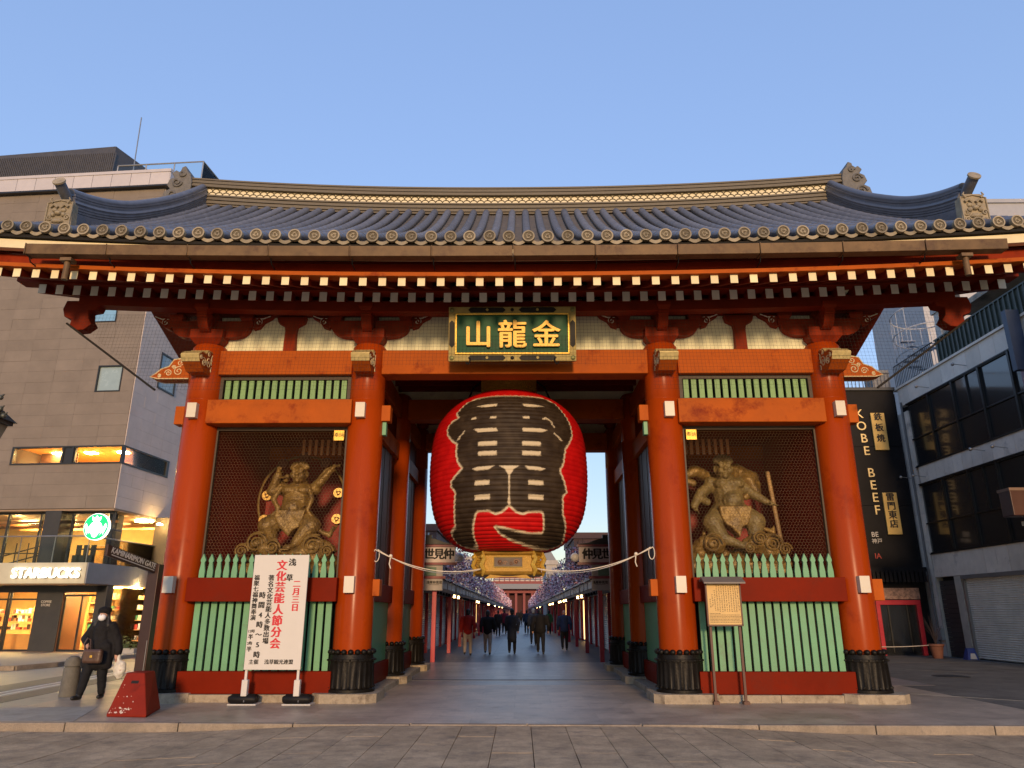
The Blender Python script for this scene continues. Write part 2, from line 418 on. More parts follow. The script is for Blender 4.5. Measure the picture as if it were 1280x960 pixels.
# east street
W = [(x, kerb_y(x)+.13) for x in np.linspace(8.2, 40, 16)]
sheet('east_street', W + [(40, 24.4), (8.2, 24.4)], -.002, ASPH)
sheet('east_street_corner', [(9.0, 24.41), (14.9, 24.41), (14.9, 28.6), (9.0, 28.6)], .0, ASPH)
one('road_line', MB().prism(strip(7.6, 15.3, 10.3, 12.9, .022), 'xy', 0, .006), mat('worn_road_paint', (.20, .20, .19), .7), kind='structure')
one('road_line', MB().prism(strip(10.6, 21.5, 12.0, 20.5, .022), 'xy', 0, .003), mat('worn_road_paint'), kind='structure')
for (x, y, r) in ((10.6, 19.3, .42), (11.2, 16.2, .40)):
    t = one('manhole_cover', MB().lathe(x, y, [(r, -.01), (r, .004), (r-.03, .006)], 24).lathe(x, y, [(r-.05, 0), (r-.05, .009)], 24), mat('manhole_iron', (.05, .048, .045), .5, metal=.5, bump=.8, bscale=40),
            cat='manhole cover', label='round iron manhole cover in the dark asphalt ' + ('beside the shutters, farther one' if y > 18 else 'right of the gate, nearer one'))
# kerb stones
kp = root('kerb', (0, 11.1, 0), None, None); kp['kind'] = 'structure'
xs = -19.2; i = 0
while xs < 19:
    L = 1.62 + rnd.uniform(-.03, .03); x1 = xs + L - .012
    a, b = kerb_y(xs), kerb_y(x1)
    j = rnd.uniform(-.004, .004)
    w = .135
    p = [(xs, a, -.25), (x1, b, -.25), (x1, b+w, -.25), (xs, a+w, -.25), (xs, a+.01, .004+j), (x1, b+.01, .004+j), (x1, b+w, .004+j), (xs, a+w, .004+j)]
    one('kerb_stone', MB().hexa(p), KERB, kp, bevel=.012)
    xs += L; i += 1
# foreground slabs
sheet('carriageway', [(-40, -30), (40, -30), (40, 11.0), (-40, 11.0)], -.16, mat('slab_joint', (.055, .045, .035), .9), thick=.3)
sl = root('foreground_pavement', (0, 8, -.12), None, None); sl['kind'] = 'structure'
PW = .475; rows = [(11.07, 9.75), (9.75, 8.35), (8.35, 6.6)]
pieces = []
far = MB()
for k in range(-24, 25):
    x0 = .24 + PW*k; off = rnd.choice([0, .35, .7, 1.0])
    y = 20
    ys = [kerb_y(x0) - .008]
    y = 10.2 - off*1.6
    while y > 4.5: ys.append(y); y -= 2.35
    for a, b in zip(ys, ys[1:]):
        if a - b < .1: continue
        g = .005
        z = [kz(x0), kz(x0+PW)]; d = rnd.uniform(-.002, .002)
        X0, X1 = x0+g*rnd.uniform(.5, 1.3), x0+PW-g
        yb = kerb_y(x0+PW) - .008 if a == ys[0] else a
        yl = yb if a == ys[0] else a
        g = .0022
        p = [(X0, b+g, -.15), (X1, b+g, -.15), (X1, yl-g, -.15), (X0, a-g, -.15), (X0, b+g, z[0]+d), (X1, b+g, z[1]+d), (X1, yl-g, z[1]+d), (X0, a-g, z[0]+d)]
        pieces.append(p)
for p in pieces: one('paving_slab', MB().hexa(p), SLAB, sl)
for X0, X1 in ((-40, -11.2), (12.1, 40)):
    far.grid(6, 1, lambda u, v: (X0+(X1-X0)*u, -5+v*(kerb_y(X0+(X1-X0)*u)+4.99), kz(9)))
one('outer_pavement', far, SLAB, kind='structure')
bx('near_pavement', -11.2, 12.1, -30, 4.4, -.15, -.06, SLAB, kind='structure')
# ------------------------------------------------------------------ the gate
gate = root('temple_gate', (0, 17.7, 0), 'large vermilion temple gate with grey tiled roof, green pickets and bronze column feet', 'gate')
CX = [-6.24, -2.96, 2.96, 6.24]; CY = [14.1, 17.7, 21.3]
def rise(x): return .27*(min(abs(x), 10.2)/9.1)**2.2
m_ = MB().lathe(0, 0, [(.345, .78), (.348, 5.49), (.340, 5.50), (.340, 5.512), (.346, 5.522), (.343, 6.62), (.30, 6.68)], 40)
colmesh, cc = m_.mesh('column', VERM, center=False)
def fl(r, j, z): return r*(1.0 + (.03 if j % 3 else -.045)) if .22 < z < .66 else r
m_ = MB().lathe(0, 0, [(.44, .15), (.44, .20), (.415, .215), (.41, .24), (.395, .62), (.40, .66), (.425, .665), (.425, .70), (.40, .705), (.385, .78), (.352, .79)], 72, fl, smooth=False)
for j in range(20):
    a = 2*math.pi*(j+.5)/20
    m_.ball((.385*math.cos(a), .385*math.sin(a), .82), .055, 7, 5, (1, 1, .9)); m_.prism([(-.05, .70), (.05, .70), (.0, .78)], 'xz', 0, .001) if 0 else None; m_.ball((.43*math.cos(a), .43*math.sin(a), .685), .018, 5, 4)
    m_.ball((.43*math.cos(a), .43*math.sin(a), .235), .022, 5, 4)
footmesh, _ = m_.mesh('column_foot', BRONZE, center=False)
m_ = MB()
s_ = .56; c_ = .16
oct_ = [(-s_+c_, -s_), (s_-c_, -s_), (s_, -s_+c_), (s_, s_-c_), (s_-c_, s_), (-s_+c_, s_), (-s_, s_-c_), (-s_, -s_+c_)]
m_.prism(oct_, 'xy', -.05, .15)
plinthmesh, _ = m_.mesh('plinth', STONE, center=False)
m_ = MB().box(-.09, .09, -.10, .06, 0, .29).box(-.093, .093, -.103, -.08, .085, .09)
lbox, _ = m_.mesh('lamp_box', LBOX, center=False)
cols = {}
for yi, y in enumerate(CY):
    for xi, x in enumerate(CX):
        c = inst('column', colmesh, (x, y, 0), gate); cols[(xi, yi)] = c
        inst('column_foot', footmesh, (x, y, 0), c); p = inst('plinth', plinthmesh, (x, y, 0), c)
        if yi == 0:
            for z in (5.10, 1.83): inst('lamp_box', lbox, (x+(-.03 if x < 0 else .03), y-.37, z), c)
# tie ends through the columns (square ends seen beside the columns)
for x in (-6.24, 6.24):
    s = 1 if x > 0 else -1
    for z0, z1 in ((5.05, 5.42), (1.7, 2.08)):
        bx('tie_end', *(sorted((x+s*.30, x+s*.52))), 14.0, 14.25, z0, z1, VERM2, gate, .01)
for x in (-2.96, 2.96):
    s = 1 if x < 0 else -1
    bx('tie_end', *(sorted((x+s*.30, x+s*.50))), 13.98, 14.22, 5.1, 5.42, VERM2, gate, .01)
    bx('tie_end', *(sorted((x+s*.30, x+s*.46))), 14.0, 14.25, 1.78, 2.08, VERM2, gate, .01)
    bx('tie_bracket', *(sorted((x+s*.30, x+s*.42))), 14.05, 14.20, 4.83, 5.1, GREEN, gate, .01)
# stone sills
for s in (-1, 1):
    x0, x1 = sorted((s*3.4, s*5.8))
    for k in range(2):
        a = x0 + (x1-x0)*k/2; bx('sill_stone', a+.004, a+(x1-x0)/2-.004, 13.72, 14.3, -.05, .125, STONE, gate, .01)
    for (a, b) in ((14.75, 17.1), (18.3, 20.7)):
        xx = sorted((s*2.55, s*3.3)); bx('sill_stone', xx[0], xx[1], a, b, -.05, .11, STONE, gate, .01)
# beams
for yi, y in enumerate(CY):
    for a, b in ((-6.24, -2.96), (-2.96, 2.96), (2.96, 6.24)):
        bx('head_beam', a+.30, b-.30, y-.24, y+.2, 6.035, 6.54, VERM2, gate, .015)
        if a*b > 0:
            bx('lintel', a+.22, b-.22, y-.37, y+.2, 5.0, 5.48, VERM2, gate, .015)
for x in CX:
    for (a, b) in ((14.1, 17.7), (17.7, 21.3)):
        bx('cross_beam', x-.16, x+.16, a+.3, b-.3, 6.06, 6.5, VERM2, gate, .01)
        bx('cross_beam', x-.14, x+.14, a+.3, b-.3, 5.02, 5.4, VERM2, gate, .01)
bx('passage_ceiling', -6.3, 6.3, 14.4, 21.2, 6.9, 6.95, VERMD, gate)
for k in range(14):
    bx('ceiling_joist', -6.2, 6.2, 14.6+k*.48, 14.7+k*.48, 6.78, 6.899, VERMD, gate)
# vents above the side bays
ventm, _ = MB().box(-.05, .05, -.03, .03, 0, .45).mesh('vent_slat', GREEN2, center=False)
pickm = MB()
fw = [(-.0525, 0), (.0525, 0), (.0525, 1.72), (.033, 1.85), (.03, 1.88), (.046, 1.905), (.044, 1.935), (.02, 1.99), (0, 2.04), (-.02, 1.99), (-.044, 1.935), (-.046, 1.905), (-.03, 1.88), (-.033, 1.85), (-.0525, 1.72)]
pickm.prism(fw, 'xz', -.028, .028)
pickm, _ = pickm.mesh('picket', GREEN, center=False)
def hexwire(x0, x1, z0, z1, y, c=.062, w=.0048):
    mb = MB(); dx = c*math.sqrt(3)/2*2/2; r = c/math.sqrt(3)
    def rib(a, b):
        d = Vector((b[0]-a[0], 0, b[1]-a[1])); d.normalize(); n = Vector((-d.z, 0, d.x))*w/2
        A = Vector((a[0], y, a[1])); B = Vector((b[0], y, b[1])); f = Vector((0, -w/2, 0)); g = Vector((0, w/2, 0))
        vs = [A+n+g, A-n+g, A+f, B+n+g, B-n+g, B+f]
        mb.add(vs, [(0, 2, 5, 3), (2, 1, 4, 5), (1, 0, 3, 4)])
    nx = int((x1-x0)/c); nz = int((z1-z0)/(1.5*r))
    for j in range(nz):
        for i in range(nx):
            cx = x0 + c*(i + (.5 if j % 2 else 0)) + c/2; cz = z0 + 1.5*r*j + r
            if cx + c/2 > x1: continue
            p = [(cx + r*math.sin(math.pi/3*k), cz + r*math.cos(math.pi/3*k)) for k in range(6)]
            rib(p[0], p[1]); rib(p[1], p[2]); rib(p[5], p[0])
    return mb
for s in (-1, 1):
    a, b = sorted((s*(2.96+.30), s*(6.24-.30)))
    # vent
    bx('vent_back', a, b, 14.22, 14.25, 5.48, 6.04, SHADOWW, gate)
    fr = MB().box(a, b, 13.99, 14.1, 5.482, 5.56).box(a, b, 13.99, 14.1, 5.96, 6.033).box(a, a+.09, 13.985, 14.1, 5.56, 5.96).box(b-.09, b, 13.985, 14.1, 5.56, 5.96)
    one('vent_frame', fr, BROWNF, gate)
    n = 16
    for k in range(n): inst('vent_slat', ventm, (a+.09+(b-a-.18)*(k+.5)/n, 14.06, 5.535), gate)
    # sill board, rail, pickets
    bx('sill_board', a-.02, b+.02, 13.78, 14.05, .13, .50, OXIDE, gate, .012)
    one('rail', MB().box(a-.03, b+.03, 13.72, 13.90, 1.68, 2.10), OXIDE, gate, .012)
    for k in range(17): inst('picket', pickm, (a+.06+(b-a-.12)*(k+.5)/17, 13.96, .50), gate)
    bx('picket_gap_shade', a, b, 14.30, 14.33, .12, 2.2, SHADOWW, gate)  # black sheet stands in for the shaded gap behind the pickets
    # niche: opening frame, screen, walls, floor, ceiling
    fr = MB().box(a, a+.075, 14.06, 14.14, 2.1, 4.93).box(b-.075, b, 14.06, 14.14, 2.1, 4.93).box(a, b, 14.058, 14.142, 4.93, 5.005)
    one('niche_frame', fr, BROWNF, gate)
    one('wire_screen', hexwire(a+.07, b-.07, 2.1, 4.94, 14.10), WIRE, gate, kind='stuff')
    bx('niche_wall', a-.02, a, 14.3, 17.5, 0.1, 5.4, REDI, gate); bx('niche_wall', b, b+.02, 14.3, 17.5, .1, 5.4, REDI, gate)
    bx('niche_back', a, b, 17.40, 17.45, .1, 6.0, REDI, gate)
    bx('niche_ceiling', a, b, 14.25, 17.4, 5.32, 5.36, VERMD, gate); bx('niche_floor', a, b, 14.35, 17.4, 1.9, 2.0, VERMD, gate)
    for k in range(9):
        xx = (a+.25+k*.13) if s > 0 else (b-.25-k*.13)
        for r_ in range(2):
            bx('hanging_fringe', xx-.028, xx+.028, 15.4+.5*r_, 15.43+.5*r_, 4.72+.1*r_, 5.05+.1*r_, mat('fringe_wood', (.55, .22, .06), .5), gate)
    px = (a+.20) if s > 0 else (b-.20)
    gp = bx('gold_plate', px-.10, px+.10, 14.02, 14.05, 4.72, 4.92, GOLD, gate)
    lettering('奉納' if s < 0 else '奉納', .10, (px, 14.018, 4.82), INK, gp, name='plate_lettering', extrude=.002)
    # passage side of the bays
    x = s*2.96
    for (y0, y1) in ((14.45, 17.35), (18.05, 20.95)):
        bx('side_sill_board', x-.13, x+.13, y0, y1, .11, .50, OXIDE, gate, .01)
        bx('side_rail', x-.14, x+.14, y0, y1, 1.70, 2.06, OXIDE, gate, .01)
        g = bx('side_green_panel', x-.05, x+.05, y0, y1, .50, 1.70, GREEN, gate)
        nb = 9
        for k in range(nb):
            q = y0+(y1-y0)*k/nb
            bx('side_plank', x-.04-.01*(k % 2), x+.04+.01*(k % 2), q+.008, q+(y1-y0)/nb-.008, 2.06, 5.03, mat('dark_plank', (.075, .035, .02), .5, var=.3, streak=.15, rand=.25), gate)
        bx('upper_side_panel', x-.05, x+.05, y0, y1, 5.4, 6.06, VERMD, gate)
    # rear bay walls
    bx('rear_bay_wall', a, b, 21.25, 21.3, .1, 5.0, REDI, gate); bx('rear_bay_wall', a, b, 17.7, 17.75, .1, 6.0, REDI, gate)
    x = s*6.24
    for (y0, y1) in ((14.45, 17.35), (18.05, 20.95)):
        bx('outer_side_wall', x-.05, x+.05, y0, y1, .5, 5.03, VERMD, gate); bx('outer_sill_board', x-.13, x+.13, y0, y1, .05, .5, OXIDE, gate)
        bx('outer_side_wall', x-.05, x+.05, y0, y1, 5.4, 6.06, VERMD, gate); bx('outer_rail', x-.12, x+.12, y0, y1, 1.7, 2.06, OXIDE, gate)
# plaster walls above the beams
for yi, y in enumerate(CY):
    for a, b in ((-6.5, 6.5),):
        bx('plaster_wall', a, b, y+.02, y+.08, 6.54, 7.75, PLASTER, gate)
for x in CX:
    bx('plaster_wall', x-.03, x+.03, 14.15, 21.25, 6.5, 7.9, PLASTER, gate)
# beam noses with gilded scrolls, brackets
def spiral(cx, cz, r, turns, d, y, st=0, n=26, plane='xz'):
    pts = []
    for i in range(n):
        t = i/(n-1); a = st + d*turns*2*math.pi*t; q = r*(1-t*.86)
        pts.append((cx+q*math.cos(a), y, cz+q*math.sin(a)) if plane == 'xz' else (y, cx+q*math.cos(a), cz+q*math.sin(a)))
    return pts
nose = MB()
pr = [(14.0, 5.98), (13.45, 5.98), (13.22, 6.12), (13.16, 6.24), (13.30, 6.33), (13.48, 6.35), (13.56, 6.44), (13.76, 6.46), (13.82, 6.52), (14.0, 6.54)]
nose.prism(pr, 'yz', -.17, .17)
nosem, _ = nose.mesh('beam_nose', VERM2, center=False)
tp = MB(); top = pr[3:9]
for (a, b) in zip(top, top[1:]):
    tp.prism([a, b, (b[0], b[1]+.02), (a[0], a[1]+.02)], 'yz', -.178, .178)
tp.prism([(13.215, 6.115), (13.15, 6.24), (13.165, 6.26), (13.235, 6.13)], 'yz', -.178, .178)
nosetop, _ = tp.mesh('nose_gilding', mat('nose_gilt', (.60, .47, .20), .45, metal=.3, var=.2, scale=12, bump=.2, bscale=30), center=False)
def nose_side(s):
    m = MB()
    for (cy, cz, r, st, d) in ((13.62, 6.20, .12, 0, 1), (13.40, 6.16, .09, 2, -1), (13.80, 6.34, .09, 1, 1), (13.80, 6.12, .07, 4, -1), (13.60, 6.38, .05, 1, 1), (13.28, 6.22, .05, 1, 1)):
        m.tube(spiral(cy, cz, r, 1.6, d, s*.175, st, plane='yz'), .011, 5)
    return m.mesh('nose_scroll', CREAM, center=False)[0]
ns = {1: nose_side(1), -1: nose_side(-1)}
side = MB()
ps = [(0, 5.98), (.62, 5.98), (.78, 6.02), (.66, 6.10), (.58, 6.18), (.42, 6.24), (.34, 6.38), (.16, 6.42), (.10, 6.52), (0, 6.54)]
side.prism(ps, 'xz', -.15, .15)
sidem, _ = side.mesh('side_nose', VERM2, center=False)
ss = MB()
for yy in (-.155, .155):
    for (cx_, cz, r, st, d) in ((.42, 6.10, .075, 0, 1), (.22, 6.14, .10, 2, -1), (.20, 6.32, .08, 1, 1), (.06, 6.38, .06, 4, -1), (.60, 6.04, .04, 1, 1), (.32, 6.22, .045, 0, 1)):
        ss.tube(spiral(cx_, cz, r, 1.6, d, yy, st), .010, 5)
    ss.tube([(a, yy, b) for a, b in ps], .012, 5)
ssm, _ = ss.mesh('side_nose_scroll', CREAM, center=False)
# bracket pieces
def boat(L, z0, z1, lip=.12):     # boat-shaped arm, length 2L
    h = z1-z0; pts = [(-L, z1), (-L, z1-lip*.8), (-L*.98, z1-lip), (-L*.93, z1-lip)]
    for k in range(7):
        a = math.pi/2*k/6; pts.append((-L*.93+L*.43*(1-math.cos(a)), z0+(h-lip)*(1-math.sin(a))))
    pts += [(-x, z) for x, z in reversed(pts)]
    return pts
blk = MB()
blk.hexa([(-.23, -.23, 6.68), (.23, -.23, 6.68), (.23, .23, 6.68), (-.23, .23, 6.68), (-.33, -.33, 6.80), (.33, -.33, 6.80), (.33, .33, 6.80), (-.33, .33, 6.80)])
blk.box(-.33, .33, -.33, .33, 6.80, 6.98)
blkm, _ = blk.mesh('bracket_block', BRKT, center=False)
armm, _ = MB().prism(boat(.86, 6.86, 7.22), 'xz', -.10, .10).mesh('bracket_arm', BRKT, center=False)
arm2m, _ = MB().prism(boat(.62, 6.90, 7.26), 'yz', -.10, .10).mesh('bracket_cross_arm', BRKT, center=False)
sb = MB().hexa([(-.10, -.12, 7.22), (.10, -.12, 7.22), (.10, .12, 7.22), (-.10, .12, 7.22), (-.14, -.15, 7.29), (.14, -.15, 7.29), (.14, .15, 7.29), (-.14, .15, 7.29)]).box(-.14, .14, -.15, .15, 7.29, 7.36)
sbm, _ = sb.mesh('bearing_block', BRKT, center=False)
swms = []; swcs = []
for s in (-1, 1):
    sw = MB()
    sw.tube(spiral(s*.95, 7.20, .085, 1.3, -s, -.105, 1.57, 18), .013, 5); sw.tube([(s*.86, -.105, 7.29), (s*1.02, -.105, 7.30), (s*1.14, -.105, 7.33)], .012, 5)
    sw.prism([(s*.80, 7.32), (s*.86, 7.06), (s*.98, 7.1), (s*1.06, 7.22), (s*1.2, 7.30), (s*1.25, 7.36)], 'xz', -.09, .09)
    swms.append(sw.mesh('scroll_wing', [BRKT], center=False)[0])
for s in (-1, 1):
    swc = MB()
    swc.tube(spiral(s*.97, 7.21, .075, 1.3, -s, -.10, 1.57, 18), .012, 5); swc.tube([(s*.90, -.10, 7.29), (s*1.05, -.10, 7.28), (s*1.2, -.10, 7.34)], .011, 5)
    swcs.append(swc.mesh('scroll_line', CREAM2, center=False)[0])
strm = MB().prism([(-.12, 6.54), (.12, 6.54), (.11, 7.0), (.13, 7.12), (.27, 7.2), (.30, 7.32), (-.30, 7.32), (-.27, 7.2), (-.13, 7.12), (-.11, 7.0)], 'xz', -.08, .06)
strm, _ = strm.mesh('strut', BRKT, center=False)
for yi, y in enumerate(CY):
    if yi == 1: continue
    f = 1 if yi == 0 else -1
    for xi, x in enumerate(CX):
        br = inst('bracket', blkm, (x, y, 0), gate)
        inst('bracket_arm', armm, (x, y-.05*f, 0), br); inst('bracket_cross_arm', arm2m, (x, y-.02, 0), br)
        for dx in (-.72, 0, .72): inst('bearing_block', sbm, (x+dx, y-.05*f, 0), br)
        inst('bearing_block', sbm, (x, y-.55*f, .02), br)
        if yi == 0:
            [inst('scroll_wing', q, (x, y-.02, 0), br) for q in swms]; [inst('scroll_line', q, (x, y-.02, 0), br) for q in swcs]
            n_ = inst('beam_nose', nosem, (x, 14.0-13.95+(-.0), 0), gate)
            inst('nose_gilding', nosetop, (x, .05, 0), n_)
            for s in (-1, 1): inst('nose_scroll', ns[s], (x, .05, 0), n_)
        if xi in (0, 3):
            s = -1 if xi == 0 else 1
            n_ = inst('side_nose', sidem, (x+s*.32, y, 0), gate, scale=(s, 1, 1)); n2 = inst('side_nose_scroll', ssm, (x+s*.32, y, 0), n_)
    for x in (-4.6, 4.6, ): inst('strut', strm, (x, y-(.05*f), 0), gate)
    bx('wall_plate', -7.0, 7.0, y-.14, y+.14, 7.36, 7.56, VERMD, gate)
# purlins
PURL = []
for (y, z) in ((13.58, 7.20), (21.82, 7.20)):
    PURL.append((y, z))
for (y, z) in ((15.6, 8.3), (17.7, 9.0), (19.8, 8.3)):
    bx('purlin', -8.75, 8.75, y-.12, y+.12, z-.1, z+.12, VERMD, gate)
# carved purlin ends
ce = MB()
for s in (-1, 1):
    pts = [(s*8.30, 7.24), (s*8.36, 7.05), (s*8.52, 7.02), (s*8.50, 6.86), (s*8.42, 6.74), (s*8.56, 6.62), (s*8.74, 6.60), (s*8.86, 6.70), (s*8.84, 6.84), (s*9.0, 6.9), (s*9.05, 7.06), (s*9.0, 7.24)]
    pts = [(a, b+.24) for a, b in pts]
    o = one('purlin_end_carving', MB().prism(pts, 'xz', 13.46, 13.72), VERMD, gate, .015)
# rafters
def raf(name, y0, zc, w, h, sl, y1, m):
    mb = MB(); mb.hexa([(-w/2, y0, zc-h/2), (w/2, y0, zc-h/2), (w/2, y1, zc-h/2+sl*(y1-y0)), (-w/2, y1, zc-h/2+sl*(y1-y0)),
                        (-w/2, y0, zc+h/2), (w/2, y0, zc+h/2), (w/2, y1, zc+h/2+sl*(y1-y0)), (-w/2, y1, zc+h/2+sl*(y1-y0))])
    return mb.mesh(name, m, center=False)[0]
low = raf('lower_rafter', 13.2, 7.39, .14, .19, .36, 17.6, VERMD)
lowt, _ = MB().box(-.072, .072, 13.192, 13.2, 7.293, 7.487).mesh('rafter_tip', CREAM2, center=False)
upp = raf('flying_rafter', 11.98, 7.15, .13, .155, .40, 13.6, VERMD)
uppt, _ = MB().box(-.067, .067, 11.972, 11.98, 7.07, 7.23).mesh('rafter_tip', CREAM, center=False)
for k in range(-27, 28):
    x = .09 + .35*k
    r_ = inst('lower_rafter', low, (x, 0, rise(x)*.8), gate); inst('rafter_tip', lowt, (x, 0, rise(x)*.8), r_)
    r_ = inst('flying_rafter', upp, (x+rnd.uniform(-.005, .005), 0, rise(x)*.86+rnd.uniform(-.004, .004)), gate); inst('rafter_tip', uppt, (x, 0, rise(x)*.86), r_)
def longboard(name, y0, y1, z0, z1, m, q=1., x0=-9.85, x1=9.85, n=36, dz=0.):
    mb = MB(); xs = np.linspace(x0, x1, n+1)
    P = []
    for x in xs:
        r = rise(x)*q; P += [(x, y0, z0+r), (x, y1, z0+r+dz), (x, y1, z1+r+dz), (x, y0, z1+r)]
    fs = []
    for i in range(n):
        for j in range(4): fs.append((4*i+j, 4*i+(j+1) % 4, 4*i+4+(j+1) % 4, 4*i+4+j))
    fs += [(0, 1, 2, 3), (4*n+3, 4*n+2, 4*n+1, 4*n)]
    mb.add(P, fs); return one(name, mb, m, gate)
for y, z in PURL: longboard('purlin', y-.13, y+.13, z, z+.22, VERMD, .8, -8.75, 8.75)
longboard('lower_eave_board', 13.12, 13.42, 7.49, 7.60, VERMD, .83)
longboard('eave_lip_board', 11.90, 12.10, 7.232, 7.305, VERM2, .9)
longboard('upper_eave_board', 12.11, 12.2, 7.25, 7.56, BRKT, .9)  # darker red carries the gutter's shade in its colour
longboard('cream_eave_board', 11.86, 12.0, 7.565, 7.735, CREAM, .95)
longboard('eave_underside', 11.80, 12.3, 7.745, 7.80, SHADOWW, 1.)  # black strip stands in for the shaded gap below the tiles
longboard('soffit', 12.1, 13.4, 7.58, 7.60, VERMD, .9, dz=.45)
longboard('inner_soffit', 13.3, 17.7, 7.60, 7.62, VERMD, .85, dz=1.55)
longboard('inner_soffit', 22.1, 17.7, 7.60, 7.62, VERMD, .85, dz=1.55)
# gutter and downpipes
gz = lambda x: 7.475 + .09*(abs(x)/8.7)**2
gl = -8.67; n = 12; L = 17.33/n
for k in range(n):
    a, b = gl+L*k+.01, gl+L*(k+1)-.01; za, zb = gz(a), gz(b)
    mb = MB().hexa([(a, 11.60, za), (b, 11.60, zb), (b, 11.80, zb), (a, 11.80, za), (a, 11.58, za+.19), (b, 11.58, zb+.19), (b, 11.80, zb+.19), (a, 11.80, za+.19)])
    mb.box(a-.012, a+.006, 11.57, 11.81, za-.012, za+.20)
    one('gutter_section', mb, COPPER, gate, .006)
    one('gutter_hook', MB().tube([(a+.02, 11.7, za-.01), (a+.02, 11.75, za-.09), (a+.02, 11.95, za-.10)], .012, 5), BLACK, gate)
for x in (-7.93, 7.93):
    one('downpipe', MB().lathe(x, 11.70, [(.052, 7.10), (.052, 7.47)], 14).box(x-.10, x+.10, 11.62, 11.79, 7.44, 7.50), COPPER, gate)
# roof
E0, E1 = 11.78, 17.7
def prof(y):
    t = (y-E0)/(E1-E0); return 7.92 + 4.03*(.78*t+.22*t*t)
tm = MB(); seg = 20; pts = []; rs = []
for i in range(seg):
    for q in (.0, .96):
        y = E0+(E1-E0)*(i+q)/seg; pts.append((0, y, prof(y))); rs.append(.098 if q == 0 else .086)
tm.tube(pts, rs, 10)
tilem, _ = tm.mesh('tile_row', TILE, center=False)
cp = MB().lathe(0, 0, [(.108, -.03), (.108, .03)], 22, axis='y')
cp.cm = 1
cp.lathe(0, 0, [(.088, -.034), (.088, -.031)], 22, axis='y')
cp.cm = 0
cp.lathe(0, 0, [(.110, -.05), (.110, -.03), (.086, -.03), (.086, -.05), (.110, -.05)], 22, axis='y', cap=False)
for k in range(3):
    a = k*2*math.pi/3
    cp.tube([(.045*math.cos(a+t*2.4)*(1-t*.45), -.036, .045*math.sin(a+t*2.4)*(1-t*.45)) for t in (0, .25, .5, .75, 1)], [.02, .018, .014, .01, .005], 5)
for k in range(16):
    a = k*math.pi/8; cp.ball((.068*math.cos(a), -.032, .068*math.sin(a)), .0095, 4, 3)
capm, _ = cp.mesh('eave_cap', [TILEC, mat('cap_recess_clay', (.10, .08, .05), .7, rand=.2)], center=False)
lp = MB(); N_ = 8
vs = []
for i in range(N_+1):
    u = i/N_; x = -.115+.23*u; s_ = -.05*math.sin(math.pi*u)
    vs += [(x, -.0, s_+.03), (x, -.0, s_-.035), (x, .10, s_-.03), (x, .10, s_+.03)]
fs = [(4*i+j, 4*i+(j+1) % 4, 4*i+4+(j+1) % 4, 4*i+4+j) for i in range(N_) for j in range(4)] + [(0, 1, 2, 3), (4*N_+3, 4*N_+2, 4*N_+1, 4*N_)]
lp.add(vs, fs)
lipm, _ = lp.mesh('eave_lip', TILEC, center=False)
roof = root('roof', (0, 17.7, 8), None, None); roof.parent = gate; roof.location = (0, 0, 8); WL[roof.name] = Vector((0, 17.7, 8))
for k in range(-28, 28):
    x = .265 + .35*k
    jx, jz = rnd.uniform(-.006, .006), rnd.uniform(-.006, .006)
    inst('tile_row', tilem, (x+jx, 0, rise(x)+jz), roof)
    inst('eave_cap', capm, (x+jx, E0-.02+rnd.uniform(-.008, .008), 7.925+rise(x)+jz), roof, rot=(rnd.uniform(-.05, .05), rnd.uniform(0, 6.28), rnd.uniform(-.05, .05)))
    inst('eave_lip', lipm, (x+.175, E0-.015, 7.855+rise(x+.175)), roof)
pan = MB(); NX = 56*6; xs0 = .265+.35*-28
def pf(u, v):
    x = xs0-.175 + .35*57*u*56/57; ph = ((x-.265)/.35) % 1.0
    return x
rows = []
for i in range(22):
    for q in (0., .97): rows.append((E0+(E1-E0)*(i+q)/22, (.018 if q == 0 else 0.)))
vs = []; fs = []
for (y, dz) in rows:
    for i in range(NX+1):
        x = xs0-.15 + .35*56*i/NX; ph = ((x-.265)/.35) % 1.0
        vs.append((x, y, prof(y)+rise(x)-.045-.05*math.sin(math.pi*ph)+dz))
for j in range(len(rows)-1):
    for i in range(NX):
        a = j*(NX+1)+i; fs.append((a, a+1, a+NX+2, a+NX+1))
pan.add(vs, fs, True)
one('pan_tiles', pan, mat('pan_tile_brown_grey', (.10, .085, .065), .55, var=.3, scale=8, bump=.15, bscale=30), roof, kind='stuff')
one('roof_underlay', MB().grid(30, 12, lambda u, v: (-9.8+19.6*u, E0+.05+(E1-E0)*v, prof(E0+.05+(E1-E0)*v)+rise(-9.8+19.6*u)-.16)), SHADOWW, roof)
one('rear_roof_slope', MB().grid(30, 12, lambda u, v: (-9.8+19.6*u, 36.2-(E0+.05+(E1-E0)*v)-.4, prof(E0+.05+(E1-E0)*v)+rise(-9.8+19.6*u)-.03)), TILE, roof)
